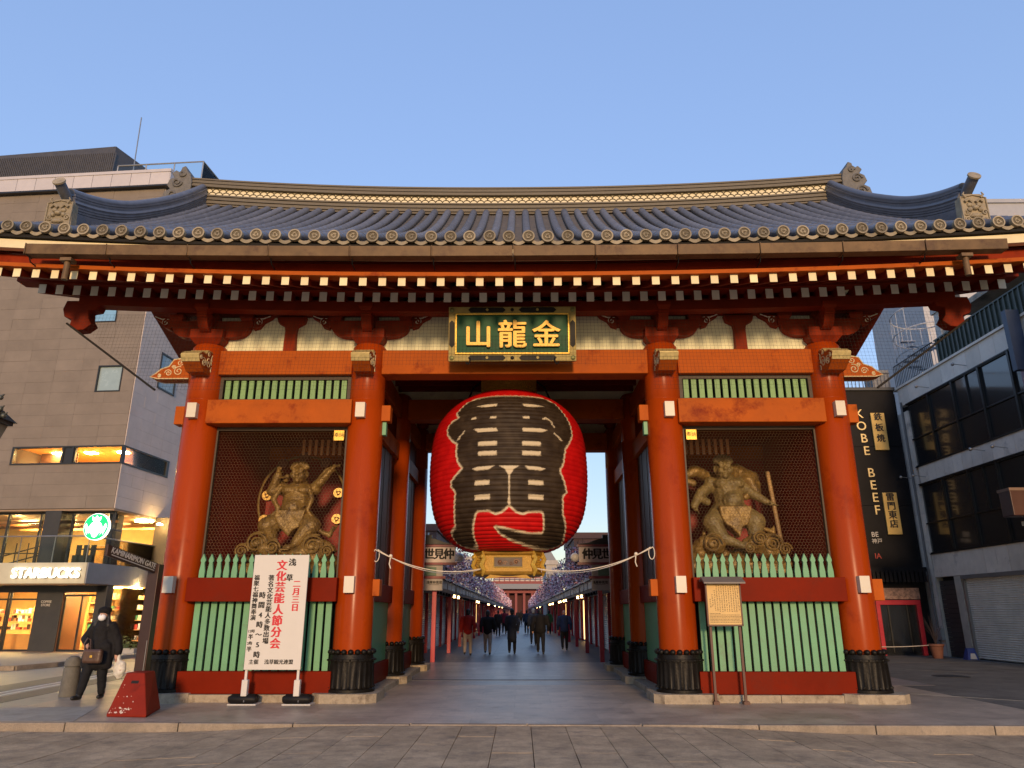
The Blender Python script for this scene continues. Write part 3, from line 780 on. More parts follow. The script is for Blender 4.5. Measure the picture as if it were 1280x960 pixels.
# main ridge: stacked courses with a scalloped cream band
def ridge_course(z0, z1, d, m, name='ridge_course', x=9.15):
    mb = MB(); n = 30; P = []; fs = []
    for i in range(n+1):
        X = -x+2*x*i/n; r = .38*(abs(X)/9.1)**2.2
        P += [(X, 17.9-d, z0+r), (X, 17.9+d, z0+r), (X, 17.9+d, z1+r), (X, 17.9-d, z1+r)]
    for i in range(n):
        for j in range(4): fs.append((4*i+j, 4*i+(j+1) % 4, 4*i+4+(j+1) % 4, 4*i+4+j))
    mb.add(P, fs+[(0, 1, 2, 3), (4*n+3, 4*n+2, 4*n+1, 4*n)])
    return one(name, mb, m, roof)
z = 11.78
for k in range(6):
    ridge_course(z, z+.044, .37-.008*k+(.03 if k % 2 else 0), RIDGE); z += .044
    ridge_course(z, z+.016, .30-.008*k, SHADOWW, 'ridge_joint'); z += .016
zb = z
ridge_course(z, z+.225, .27, RIDGEC, 'cream_band'); z += .225
for k in range(5):
    ridge_course(z, z+.044, .34-.012*k+(.025 if k % 2 == 0 else 0), RIDGE); z += .044
    ridge_course(z, z+.014, .27-.012*k, SHADOWW, 'ridge_joint'); z += .014
ridge_course(z, z+.07, .18, RIDGE, 'ridge_cap')
sc_ = MB()
for rrow in range(2):
    for k in range(-48, 49):
        x = k*.19 + (.095 if rrow else 0)
        pts = [(x+.108*math.cos(a), 17.9-.278, zb+.004+.10*rrow+.108*math.sin(a)+.38*(abs(x)/9.1)**2.2) for a in [math.pi*j/6 for j in range(7)]]
        sc_.tube(pts, .0135, 4, cap=False)
one('scallop_pattern', sc_, RIDGE, roof, kind='stuff')
# ridge end ornaments
for s in (-1, 1):
    DZ = -.18
    pts = [(8.95, 11.85), (9.75, 11.80), (9.72, 11.98), (9.62, 12.02), (9.74, 12.12), (9.72, 12.30), (9.58, 12.36), (9.68, 12.48), (9.64, 12.66), (9.50, 12.74), (9.60, 12.86), (9.54, 13.04), (9.42, 13.10), (9.50, 13.22), (9.40, 13.33), (9.28, 13.26), (9.24, 13.42), (9.14, 13.46), (9.08, 13.30), (8.98, 13.2), (8.92, 12.95)]
    mb = MB().prism([(s*a, b+.05+DZ) for a, b in pts], 'xz', 17.5, 18.3)
    o = one('ridge_end_ornament', mb, mat('ornament_clay', (.13, .12, .105), .6, var=.3, scale=8, bump=.5, bscale=20), roof, .02)
    mb = MB()
    for (a, b, r) in ((9.45, 12.2, .16), (9.4, 12.6, .15), (9.32, 12.98, .14), (9.2, 13.25, .09), (9.15, 12.4, .1)):
        mb.tube(spiral(s*a, b+DZ, r, 1.5, s, 17.48, 0), .03, 6)
    one('ornament_scroll', mb, mat('ornament_clay'), roof)
    # descending ridge
    mb = MB()
    ys = np.linspace(12.35, 17.55, 22)
    lift = lambda y: .30*max(0, (14.6-y)/2.3)**1.8 + .10*max(0, (y-15.5)/2)**2
    for c in range(8):
        z0 = .02 + c*.058; w = .16-.006*c
        P = []; fs = []
        for y in ys:
            b = prof(y)+rise(8.6)+lift(y)
            P += [(s*8.6-w, y, b+z0-(.3 if c == 0 else 0)), (s*8.6+w, y, b+z0-(.3 if c == 0 else 0)), (s*8.6+w, y, b+z0+.045), (s*8.6-w, y, b+z0+.045)]
            
        n = len(ys)-1
        for i in range(n):
            for j in range(4): fs.append((4*i+j, 4*i+(j+1) % 4, 4*i+4+(j+1) % 4, 4*i+4+j))
        m1 = MB().add(P, fs+[(0, 1, 2, 3), (4*n+3, 4*n+2, 4*n+1, 4*n)])
        one('descending_ridge_course', m1, TILE, roof)
        P2 = [(p[0]*1, p[1], p[2]) for p in P]
    core = MB()
    core.tube([(s*8.6, y, prof(y)+rise(8.6)+lift(y)+.28) for y in ys], .15, 8)
    core.tube([(s*8.6, y, prof(y)+rise(8.6)+lift(y)+.50) for y in ys], .095, 10)
    one('descending_ridge_cap', core, TILE, roof)
    # demon-face end tile with projecting cylinder
    bz = prof(12.3)+rise(8.6)
    of = one('face_tile', MB().prism([(s*8.6-.27, bz-.12), (s*8.6+.27, bz-.12), (s*8.6+.23, bz+.50), (s*8.6+.15, bz+.56), (s*8.6-.15, bz+.56), (s*8.6-.23, bz+.50)], 'xz', 12.16, 12.34), TILEC, roof, .012)
    mb = MB(); X = s*8.6; Y = 12.16
    for q in (-1, 1):
        mb.ball((X+q*.085, Y, bz+.32), .055, 8, 6, (1, .8, .9)); mb.tube([(X+q*.03, Y-.02, bz+.37), (X+q*.10, Y-.03, bz+.43), (X+q*.17, Y-.02, bz+.38)], .03, 6)
        mb.tube([(X+q*.14, Y-.01, bz+.48), (X+q*.19, Y-.03, bz+.53), (X+q*.16, Y-.03, bz+.58)], [.03, .022, .01], 6)
        mb.tube(spiral(X+q*.17, bz+.16, .06, 1.3, q, Y-.01, 0), .018, 5); mb.tube(spiral(X+q*.17, bz+.02, .05, 1.3, -q, Y-.01, 0), .016, 5)
        mb.ball((X+q*.10, Y-.01, bz+.22), .05, 7, 5); mb.tube([(X+q*.07, Y-.04, bz+.12), (X+q*.07, Y-.05, bz+.05)], [.016, .004], 5)
    mb.ball((X, Y-.02, bz+.25), .06, 8, 6, (1.1, 1, .8)); mb.ball((X, Y-.01, bz+.08), .10, 8, 6, (1.2, .6, .45)); mb.ball((X, Y-.01, bz-.02), .09, 8, 5, (1.2, .6, .5))
    mb.tube([(X-.235, Y-.01, bz-.1), (X-.235, Y-.01, bz+.47), (X, Y-.01, bz+.53), (X+.235, Y-.01, bz+.47), (X+.235, Y-.01, bz-.1), (X-.235, Y-.01, bz-.1)], .016, 5)
    one('face_relief', mb, TILEC, roof)
    one('ridge_cylinder', MB().tube([(X, 12.75, bz+.50), (X, 12.4, bz+.60), (X, 12.0, bz+.83)], .10, 16), TILE, roof)
    d = Vector((0, -.4, .23)).normalized(); e = Vector((X, 12.0, bz+.83))
    one('cylinder_disc', MB().tube([e, e+d*.03], .118, 18), TILEC, roof)
    # gable verge
    for yy, sg in ((0, 1), (1, -1)):
        P = []; ys2 = np.linspace(11.9, 17.7, 14)
        f = (lambda y: y) if not yy else (lambda y: 35.4-y)
        pts = [(f(y), prof(y)+rise(9.7)-.12) for y in ys2] + [(f(y), prof(y)+rise(9.7)-.62+.05*math.sin(y*2)) for y in reversed(ys2)]
        o = one('barge_board', MB().prism(pts, 'yz', s*9.62-.05, s*9.62+.05), VERM2, gate)
        y = 12.1
        if not yy: one('barge_gilding', MB().box(s*9.62-.06, s*9.62+.06, 11.85, 12.5, 7.75, 8.02), GOLDP, gate)
    ey = np.linspace(12.0, 17.6, 12)
    one('gable_panel', MB().prism([(y, prof(y)+rise(8)-.3) for y in ey]+[(35.4-y, prof(y)+rise(8)-.3) for y in reversed(ey)]+[(21.2, 7.4), (14.2, 7.4)], 'yz', s*6.6-.04, s*6.6+.04), PLASTER, gate)
# bird net in front of the brackets
nt_ = MB(); w = .0015
def nettop(u): return Vector((-8.95+17.9*u, 13.28, 7.0+.2*0))
T0 = [Vector((-8.9, 13.45, 7.02)), Vector((8.9, 13.45, 7.02))]; B0 = [Vector((-6.75, 13.60, 5.48)), Vector((6.75, 13.60, 5.48))]
NXn, NZn = 250, 22
for i in range(NXn+1):
    u = i/NXn; x = -8.9+17.8*u
    top_ = Vector((x, 13.44, 7.16)); tz = 0
    ax = abs(x)
    t = 1.0 if ax <= 6.75 else max(0, 1-(ax-6.75)/(8.9-6.75))
    bot = top_.lerp(Vector((x, 13.08, 5.48)), t*(.70 if ax < 2.6 else 1))
    nt_.add([top_+Vector((-w, 0, 0)), top_+Vector((w, 0, 0)), bot+Vector((w, 0, 0)), bot+Vector((-w, 0, 0))], [(0, 1, 2, 3)])
for j in range(NZn+1):
    v = j/NZn; z = 7.16+(5.48-7.16)*v; y = 13.44+(13.08-13.44)*v; xm = 8.9-(8.9-6.75)*v
    for (a, b) in (((-xm, xm),) if v < .70 else ((-xm, -2.6), (2.6, xm))):
        nt_.add([(a, y, z-w), (b, y, z-w), (b, y, z+w), (a, y, z+w)], [(0, 1, 2, 3)])
one('bird_net', nt_, NET, gate, kind='stuff')
for s in (-1, 1):
    one('net_cable', MB().tube([(s*8.9, 13.44, 6.98), (s*6.75, 13.08, 5.48)], .022, 6), NET, gate)
    one('net_hem', MB().add([(s*8.9, 13.45, 7.0), (s*6.75, 13.09, 5.46), (s*6.75, 13.5, 5.5), (s*8.8, 13.9, 7.05)], [(0, 1, 2, 3)]), NET, gate) if 0 else None
# ------------------------------------------------------------------ the great paper lantern (angle, height) outline of its lettering
LAN_OUT = [(0.029, 5.693), (-0.307, 5.699), (-0.537, 5.686), (-0.696, 5.614), (-0.743, 5.493), (-0.777, 5.362), (-0.688, 5.236), (-0.819, 5.178), (-0.873, 5.067), (-0.843, 4.918), (-0.741, 4.765), (-0.648, 4.671), (-0.656, 4.489), (-0.623, 4.308), (-0.555, 4.167), (-0.646, 4.055), (-0.731, 3.945), (-0.738, 3.841), (-0.67, 3.725), (-0.739, 3.324), (-0.811, 3.091), (-1.008, 2.992), (-1.092, 2.899), (-1.151, 2.803), (-1.052, 2.735), (-0.84, 2.695), (-0.618, 2.769), (-0.392, 3.337), (-0.232, 3.339), (-0.152, 3.278), (-0.067, 3.315), (0.02, 3.43), (0.11, 3.315), (0.194, 3.278), (0.262, 3.32), (0.452, 3.332), (0.554, 2.952), (0.318, 2.94), (0.046, 3.002), (-0.182, 3.067), (-0.119, 2.936), (0.052, 2.825), (0.376, 2.741), (0.791, 2.693), (1.12, 2.707), (1.309, 2.793), (1.035, 2.952), (0.767, 3.325), (0.72, 3.646), (0.783, 3.74), (0.734, 3.92), (0.655, 4.138), (0.711, 4.278), (0.758, 4.595), (0.821, 4.7), (0.922, 4.913), (0.933, 5.15), (0.884, 5.429), (0.851, 5.629), (0.66, 5.712), (0.33, 5.699)]
LAN_SLOTS = [[(-0.458, 5.451), (-0.296, 5.474), (-0.146, 5.479), (-0.152, 5.428), (-0.288, 5.412)], [(0.21, 5.482), (0.371, 5.493), (0.554, 5.457), (0.346, 5.427), (0.216, 5.432)], [(-0.49, 5.149), (-0.47, 5.187), (-0.405, 5.199), (-0.411, 5.148)], [(-0.229, 5.137), (-0.222, 5.183), (-0.138, 5.185), (-0.142, 5.129)], [(0.191, 5.187), (0.282, 5.187), (0.274, 5.13), (0.195, 5.132)], [(0.453, 5.175), (0.503, 5.204), (0.581, 5.155), (0.622, 5.002), (0.604, 4.993), (0.561, 5.122), (0.507, 5.171), (0.466, 5.14)], [(0.599, 4.908), (0.726, 4.756), (0.696, 4.739), (0.589, 4.879)], [(-0.431, 4.939), (-0.332, 4.937), (-0.132, 4.931), (-0.114, 4.861), (-0.361, 4.859)], [(0.176, 4.932), (0.422, 4.947), (0.504, 4.925), (0.431, 4.871), (0.183, 4.859)], [(-0.353, 4.67), (-0.122, 4.666), (-0.121, 4.576), (-0.352, 4.579)], [(0.172, 4.668), (0.402, 4.674), (0.401, 4.583), (0.171, 4.577)], [(-0.35, 4.475), (-0.121, 4.473), (-0.12, 4.383), (-0.349, 4.385)], [(0.171, 4.474), (0.399, 4.479), (0.398, 4.388), (0.17, 4.384)], [(-0.423, 4.138), (-0.359, 4.173), (-0.149, 4.181), (-0.213, 4.108), (-0.372, 4.094)], [(0.195, 4.182), (0.373, 4.172), (0.456, 4.144), (0.4, 4.099), (0.24, 4.109)], [(-0.099, 4.178), (0.139, 4.179), (0.076, 4.11), (0.031, 3.995), (0.032, 3.589), (0.04, 3.477), (0.022, 3.423), (0.001, 3.477), (0.012, 3.589), (0.011, 3.994), (-0.031, 4.109)], [(-0.391, 3.911), (-0.208, 3.911), (-0.209, 3.818), (-0.393, 3.816)], [(0.243, 3.912), (0.433, 3.913), (0.435, 3.819), (0.245, 3.819)], [(-0.398, 3.637), (-0.206, 3.643), (-0.207, 3.55), (-0.401, 3.543)], [(0.247, 3.644), (0.441, 3.639), (0.444, 3.545), (0.249, 3.551)], [(-0.665, 4.755), (-0.55, 4.939), (-0.539, 4.923), (-0.636, 4.739)]]
LAN_PROF = [(6.06,.48),(5.99,.70),(5.88,.94),(5.71,1.19),(5.49,1.40),(5.2,1.56),(4.75,1.65),(4.1,1.665),(3.5,1.59),(3.12,1.43),(2.86,1.18),(2.71,.9),(2.66,.62)]
def lantern():
    LX, LY = -.14, 15.5
    t = root('paper_lantern', (LX, LY, 2.2), 'giant red paper lantern with black painted lettering, hanging in the middle of the gate', 'lantern')
    # smooth profile by Catmull interpolation
    P = np.array(LAN_PROF)[::-1]; n = len(P); zz = P[:, 0]; rr = P[:, 1]
    nr = 46; per = 7
    s = np.linspace(0, n-1, nr*per+1)
    def cat(A, q):
        i = int(min(q, n-1-1e-6)); f = q-i
        a, b, c, d = A[max(i-1, 0)], A[i], A[min(i+1, n-1)], A[min(i+2, n-1)]
        return .5*((2*b)+(-a+c)*f+(2*a-5*b+4*c-d)*f*f+(-a+3*b-3*c+d)*f**3)
    cz = np.array([cat(zz, q) for q in s]); cr = np.array([cat(rr, q) for q in s])
    L = np.concatenate([[0], np.cumsum(np.hypot(np.diff(cz), np.diff(cr)))]); LL = np.linspace(0, L[-1], nr*per+1)
    cz = np.interp(LL, L, cz); cr = np.interp(LL, L, cr)
    dz = np.gradient(cz); dr = np.gradient(cr); ln = np.hypot(dz, dr)
    ph = (np.arange(nr*per+1) % per)/per
    off = .020*np.sqrt(np.abs(np.sin(np.pi*ph))) - .012
    R = cr+off*dz/ln; Z = cz-off*dr/ln
    NA = 300; th = np.linspace(-math.pi, math.pi, NA+1)[:-1]
    TH, RR = np.meshgrid(th, R); _, ZZ = np.meshgrid(th, Z)
    _, ZC = np.meshgrid(th, cz)
    _, RC = np.meshgrid(th, cr)
    wob = 1 + .0012*np.sin(TH*9+ZZ*5)
    V = np.stack([RR*wob*np.sin(TH), -RR*wob*np.cos(TH), ZZ-2.2], -1).reshape(-1, 3)
    k = len(R)
    I = np.arange(k-1)[:, None]*NA; J = np.arange(NA)[None, :]; J1 = (J+1) % NA
    F = np.stack([I+J, I+J1, I+NA+J1, I+NA+J], -1).reshape(-1, 4)
    me = bpy.data.meshes.new('lantern_body'); me.from_pydata(V.tolist(), [], F.tolist())
    me.polygons.foreach_set('use_smooth', [True]*len(me.polygons))
    # signed distance to the lettering outline and slots
    th_, z_ = TH.ravel(), ZC.ravel()
    def sdf(poly):
        p = np.array(poly); q = np.roll(p, -1, 0); d = np.full(th_.shape, 9.); ins = np.zeros(th_.shape, bool)
        K = 1.5
        for (ax, az), (bx_, bz) in zip(p, q):
            ux, uz = (bx_-ax)*K, bz-az; wx, wz = (th_-ax)*K, z_-az
            h = np.clip((wx*ux+wz*uz)/(ux*ux+uz*uz+1e-12), 0, 1)
            d = np.minimum(d, np.hypot(wx-ux*h, wz-uz*h))
            c = ((az > z_) != (bz > z_)) & (th_ < (bx_-ax)*(z_-az)/(bz-az+1e-12)+ax)
            ins ^= c
        return np.where(ins, -d, d)
    # round the outline with one Chaikin pass
    def chaik(p):
        o = []
        for a, b in zip(p, p[1:]+p[:1]):
            o += [(.92*a[0]+.08*b[0], .92*a[1]+.08*b[1]), (.08*a[0]+.92*b[0], .08*a[1]+.92*b[1])]
        return o
    A = sdf(chaik(LAN_OUT)); B = np.full(A.shape, 9.)
    for pz in LAN_SLOTS: B = np.minimum(B, sdf(pz))
    a1 = me.attributes.new('outline', 'FLOAT', 'POINT'); a1.data.foreach_set('value', A.astype(np.float32))
    a2 = me.attributes.new('slots', 'FLOAT', 'POINT'); a2.data.foreach_set('value', B.astype(np.float32))
    m = bpy.data.materials.new('lantern_paper'); m.use_nodes = True; nt = m.node_tree; N = nt.nodes; L_ = nt.links; b = N['Principled BSDF']
    def at(nm):
        q = N.new('ShaderNodeAttribute'); q.attribute_name = nm; return q.outputs['Fac']
    def mth(op, x, y, z=None):
        q = N.new('ShaderNodeMath'); q.operation = op
        for i, v in enumerate((x, y, z)):
            if v is None: continue
            if isinstance(v, (int, float)): q.inputs[i].default_value = v
            else: L_.new(v, q.inputs[i])
        return q.outputs[0]
    def mixc(f, c1, c2):
        q = N.new('ShaderNodeMix'); q.data_type = 'RGBA'; L_.new(f, q.inputs['Factor'])
        for nm, c in (('A', c1), ('B', c2)):
            if isinstance(c, tuple): q.inputs[nm].default_value = (*c, 1)
            else: L_.new(c, q.inputs[nm])
        return q.outputs['Result']
    geo = N.new('ShaderNodeNewGeometry')
    nz = N.new('ShaderNodeTexNoise'); nz.inputs['Scale'].default_value = 95; nz.inputs['Detail'].default_value = 2; L_.new(geo.outputs['Position'], nz.inputs['Vector'])
    nz2 = N.new('ShaderNodeTexNoise'); nz2.inputs['Scale'].default_value = 5; nz2.inputs['Detail'].default_value = 6; L_.new(geo.outputs['Position'], nz2.inputs['Vector'])
    def ramp(f, a, b_, lo=0., hi=1.):
        q = N.new('ShaderNodeMapRange'); q.inputs[1].default_value = a; q.inputs[2].default_value = b_; q.inputs[3].default_value = lo; q.inputs[4].default_value = hi; L_.new(f, q.inputs[0]); return q.outputs[0]
    speck = mth('MULTIPLY', mth('SUBTRACT', nz.outputs['Fac'], .5), .075)
    ao = mth('ADD', at('outline'), speck)
    red = mixc(ramp(nz2.outputs['Fac'], .35, .7), (.42, .004, .004), (.56, .007, .006))
    blk = mixc(ramp(nz2.outputs['Fac'], .4, .75), (.028, .017, .009), (.055, .036, .020))
    crm = mixc(mth('MULTIPLY', ramp(nz.outputs['Fac'], .50, .56), ramp(mth('MINIMUM', mth('ABSOLUTE', at('slots'), 0), mth('ADD', mth('ABSOLUTE', mth('ADD', at('outline'), .014), 0), 0)), .008, .016, .85, 0)), (.58, .47, .30), (.10, .06, .03))
    ab = mth('ABSOLUTE', ao, 0)
    line = ramp(ab, .019, .024, 1, 0)
    inside = ramp(at('outline'), -.002, .002, 1, 0)
    body = mixc(inside, red, blk); body = mixc(line, body, crm)
    sl = mth('ADD', at('slots'), mth('MULTIPLY', speck, .7)); body = mixc(ramp(sl, -.004, .004, 1, 0), body, crm)
    # brown dots round the cream bars
    L_.new(body, b.inputs['Base Color'])
    b.inputs['Roughness'].default_value = .5; b.inputs['Specular IOR Level'].default_value = .15
    vr = N.new('ShaderNodeTexWave'); vr.wave_type = 'BANDS'
    bp = N.new('ShaderNodeBump'); bp.inputs['Strength'].default_value = .15; bp.inputs['Distance'].default_value = .01
    nz3 = N.new('ShaderNodeTexNoise'); nz3.inputs['Scale'].default_value = 14; nz3.inputs['Detail'].default_value = 6
    mp = N.new('ShaderNodeMapping'); mp.inputs['Scale'].default_value = (3, 3, .5); L_.new(geo.outputs['Position'], mp.inputs[0]); L_.new(mp.outputs[0], nz3.inputs['Vector'])
    L_.new(nz3.outputs['Fac'], bp.inputs['Height']); L_.new(bp.outputs[0], b.inputs['Normal'])
    N.remove(vr)
    me.materials.append(m)
    inst('paper_body', me, (LX, LY, 2.2), t)
    # gilded top and bottom rings
    mb = MB().lathe(LX, LY, [(.56, 5.98), (.62, 6.03), (.58, 6.09), (.60, 6.46), (.64, 6.50), (.64, 6.56), (.55, 6.60)], 48)
    o = one('top_ring', mb, GOLD, t)
    mb = MB()
    for r_ in range(9):
        for k in range(72):
            a = 2*math.pi*(k+.5*(r_ % 2))/72; mb.ball((LX+.60*math.sin(a), LY-.60*math.cos(a), 6.12+.04*r_), .015, 5, 4)
    one('ring_studs', mb, GOLD, t, kind='stuff')
    cr_ = MB().tube([(LX+.07*math.sin(a), LY-.60, 6.25+.09*math.cos(a)) for a in np.linspace(0, 2*math.pi, 21)], .012, 6)
    cr_.box(LX-.034, LX+.034, LY-.612, LY-.59, 6.374, 6.386).box(LX-.006, LX+.006, LY-.6125, LY-.589, 6.35, 6.41)
    cr_.box(LX-.034, LX-.022, LY-.61, LY-.59, 6.38, 6.41).box(LX+.022, LX+.034, LY-.61, LY-.59, 6.35, 6.38).box(LX+.0, LX+.034, LY-.61, LY-.59, 6.40, 6.412).box(LX-.034, LX+.0, LY-.61, LY-.59, 6.348, 6.36)
    one('top_crest', cr_, GOLD, t)
    RP = [(-.48, -.55), (.48, -.55), (.66, -.30), (.66, .30), (.48, .55), (-.48, .55), (-.66, .30), (-.66, -.30)]
    mb = MB(); vs = []
    pr = [(1.0, 2.20), (1.06, 2.23), (1.0, 2.27), (.97, 2.58), (1.05, 2.62), (1.0, 2.68)]
    for q, z in pr: vs += [(LX+a*q, LY+b*q, z) for a, b in RP]
    mb.add(vs, [(i*8+j, i*8+(j+1) % 8, i*8+8+(j+1) % 8, i*8+8+j) for i in range(len(pr)-1) for j in range(8)] + [tuple(range(8)), tuple(range(47, 39, -1))])
    GOLDR = mat('pierced_gold_plate', (.30, .165, .02), .5, metal=.35, var=.25, scale=14, bump=.3, bscale=60)
    one('bottom_ring', mb, GOLDR, t, bevel=.006)
    mb = MB(); fy = LY-.54
    for r_ in range(9):
        for q in range(-13, 14):
            u = q*.035+(.0175 if r_ % 2 else 0); z = 2.30+.034*r_
            if abs(u) < .29 and 2.34 < z < 2.56: continue
            if abs(u) > .45: continue
            mb.ball((LX+u, LY-.545+(z-2.27)*.05, z), .0125, 5, 4)
    for s_ in (-1, 1):
        for r_ in range(9):
            for q in range(1, 8):
                f = q/8+(.06 if r_ % 2 else 0); mb.ball((LX+s_*(.48+.18*f)*.985, LY-(.55-.25*f)*.985, 2.30+.034*r_), .0125, 5, 4)
    one('ring_studs', mb, GOLD, t, kind='stuff')
    one('ring_window', MB().box(LX-.28, LX+.28, fy-.015, fy+.02, 2.355, 2.545), mat('ring_window_brown', (.05, .022, .010), .5), t)
    one('ring_window_frame', MB().tube([(LX-.28, fy-.015, 2.355), (LX+.28, fy-.015, 2.355), (LX+.28, fy-.015, 2.545), (LX-.28, fy-.015, 2.545), (LX-.28, fy-.015, 2.355)], .010, 6), GOLDP, t)
    mb = MB()
    for s in (-1, 1):
        mb.ball((LX+s*.16, fy-.02, 2.45), .035, 8, 5); mb.tube(spiral(LX+s*.16, 2.45, .06, 1.5, s, fy-.02), .008, 5)
        mb.tube(spiral(LX+s*.06, 2.43, .04, 1.3, -s, fy-.02), .007, 5)
    one('ring_window_relief', mb, mat('dull_copper', (.20, .10, .05), .5, metal=.3), t)
    for (a, b) in ((-.50, -.55), (.50, -.55), (-.68, -.28), (.68, -.28), (.5, .55), (-.5, .55)):
        X, Y = LX+a*1.02, LY+b*1.02
        mb = MB().ball((X, Y, 2.56), .055, 8, 6).ball((X, Y-.01, 2.46), .05, 8, 6).tube([(X, Y, 2.66), (X+.04, Y-.03, 2.52), (X-.02, Y-.02, 2.40), (X+.03, Y-.02, 2.30), (X, Y, 2.18)], [.02, .042, .05, .05, .02], 7)
        one('corner_dragon', mb, GOLD, t)
    mb = MB().prism([(LX-.46, 2.13), (LX-.36, 2.205), (LX-.1, 2.18), (LX+.1, 2.18), (LX+.36, 2.205), (LX+.46, 2.13), (LX+.3, 2.14), (LX+.15, 2.16), (LX-.15, 2.16), (LX-.3, 2.14)], 'xz', LY-.56, LY-.48)
    one('bottom_apron', mb, GOLDR, t)
    one('hanging_post', MB().lathe(LX, LY, [(.18, 6.55), (.18, 6.9)], 16), BLACK, t)
    for s in (-1, 1):
        one('stay_wire', MB().tube([(LX+s*.4, LY, 6.55), (LX+s*.8, LY+.2, 6.3), (LX+s*.95, LY+.5, 6.05)], .02, 6), BLACK, t)
lantern()
# interior crossbeam with mid plaster above (behind lantern)
def catenary(a, b, sag, n=24):
    a, b = Vector(a), Vector(b)
    return [a.lerp(b, i/n)-Vector((0, 0, sag*4*(i/n)*(1-i/n))) for i in range(n+1)]
def rope(side):
    s = side
    a = Vector((-2.62, 13.98, 2.62)) if s < 0 else Vector((2.58, 13.98, 2.66))
    e = Vector((-.64, 15.0, 2.33)) if s < 0 else Vector((.42, 15.0, 2.33))
    t = root('tether_rope', a, ('white rope tied from the left column to the lantern foot' if s < 0 else 'white rope tied from the lantern foot to the right column'), 'rope', 'white ropes steadying the lantern')
    one('rope', MB().tube(catenary(a, e, .20), .009, 7), ROPE, t)
    one('rope', MB().tube(catenary(a+Vector((0, .25, .02)), e+Vector((0, .1, 0)), .24), .008, 7), ROPE, t)
    lp = [a+Vector((-s*.02+.05*s*math.sin(q), .02*q, -.11+.11*math.cos(q))) for q in np.linspace(0, 5.9, 20)]
    one('rope_loop', MB().tube(lp,   .008, 7), ROPE, t)
    q = a.lerp(e, .14)
    one('rope_knot', MB().ball(q-Vector((0, 0, .07)), .035, 8, 6).tube([q-Vector((0, 0, .07)), q-Vector((.02, 0, .22)), q-Vector((-.01, 0, .30))], .011, 6), ROPE, t)
    0 and one('rope_tie', MB().tube([(s*2.96+.355*math.cos(k), 14.1+.355*math.sin(k), 2.64+.008*k) for k in np.linspace(0, 12.4, 60)], .014, 6), ROPE, t)
rope(-1); rope(1)
# ------------------------------------------------------------------ name plaque
def plaque():
    t = root('name_plaque', (-.04, 13.42, 6.14), 'green name plaque with gilt frame and three gold characters above the lantern', 'plaque')
    W, H = 1.24, .54; c = Vector((0, 0, .54))
    def P(x, y, z): return (x, y, z)
    kids = []
    base = Vector((-.04, 13.42, 6.14+.54))
    def add(nm, mb, m, bevel=0.):
        mb.v = [(v[0]+base.x, v[1]+base.y, v[2]+base.z) for v in mb.v]
        return one(nm, mb, m, t, bevel)
    add('plaque_board', MB().box(-W+.1, W-.1, -.01, .03, -H+.08, H-.08), mat('plaque_green', (.008, .07, .028), .5, spec=.2, var=.3, scale=3, bump=.1))
    fr = MB().box(-W, W, -.03, .05, H-.13, H).box(-W, W, -.03, .05, -H, -H+.13).box(-W, -W+.13, -.028, .048, -H+.13, H-.13).box(W-.13, W, -.028, .048, -H+.13, H-.13)
    add('outer_frame', fr, GOLDP, .006)
    inn = MB().box(-W+.13, W-.13, -.06, .0, H-.165, H-.135).box(-W+.13, W-.13, -.06, .0, -H+.135, -H+.165).box(-W+.13, -W+.16, -.058, .0, -H+.165, H-.165).box(W-.16, W-.13, -.058, .0, -H+.165, H-.165)
    add('inner_frame', inn, GOLD, .004)
    def loz(x0, x1, z0, z1, vert=False):
        d = .05
        p = [(x0, (z0+z1)/2), (x0+d, z1), (x1-d, z1), (x1, (z0+z1)/2), (x1-d, z0), (x0+d, z0)] if not vert else [((x0+x1)/2, z0), (x1, z0+d), (x1, z1-d), ((x0+x1)/2, z1), (x0, z1-d), (x0, z0+d)]
        return MB().prism(p, 'xz', -.045, -.02)
    for sx in (-1, 1):
        for sz in (-1, 1):
            a, b = sorted((sx*.13, sx*.86)); z0, z1 = sorted((sz*(H-.015), sz*(H-.115)))
            add('frame_inlay', loz(a, b, z0, z1), BLACK)
            add('frame_stud', MB().lathe(sx*.49, sz*(H-.065), [(.03, -.06), (.012, -.05)], 6, axis='y'), GOLDP)
            add('corner_rosette', MB().lathe(sx*(W-.065), sz*(H-.065), [(.045, -.045), (.03, -.055)], 12, axis='y'), mat('dull_green_gold', (.2, .2, .07), .5, metal=.5))
        a, b = sorted((sx*(W-.015), sx*(W-.115)))
        add('frame_inlay', loz(a, b, -.27, .27, True), BLACK)
        add('plaque_hook', MB().tube([(sx*.82, -.04, -H+.06), (sx*.82, -.07, -H-.02), (sx*.86, -.05, -H-.06), (sx*.90, -.04, -H-.02)], .018, 6), BLACK)
    for sz in (-1, 1): add('frame_rosette', MB().lathe(0, sz*(H-.065), [(.035, -.05), (.02, -.06)], 10, axis='y'), BLACK)
    for ch, x, w in (('山', -.66, .56), ('龍', .0, .58), ('金', .66, .56)):
        lettering(ch, w, base+Vector((x, -.055, -.055)), mat('bright_gilt', (.55, .34, .08), .5, metal=.6, var=.15, scale=18, bump=.3), t, extrude=.03, bold=.012, name='gilt_character')
    t.rotation_euler = (R_(9), 0, 0)
plaque()
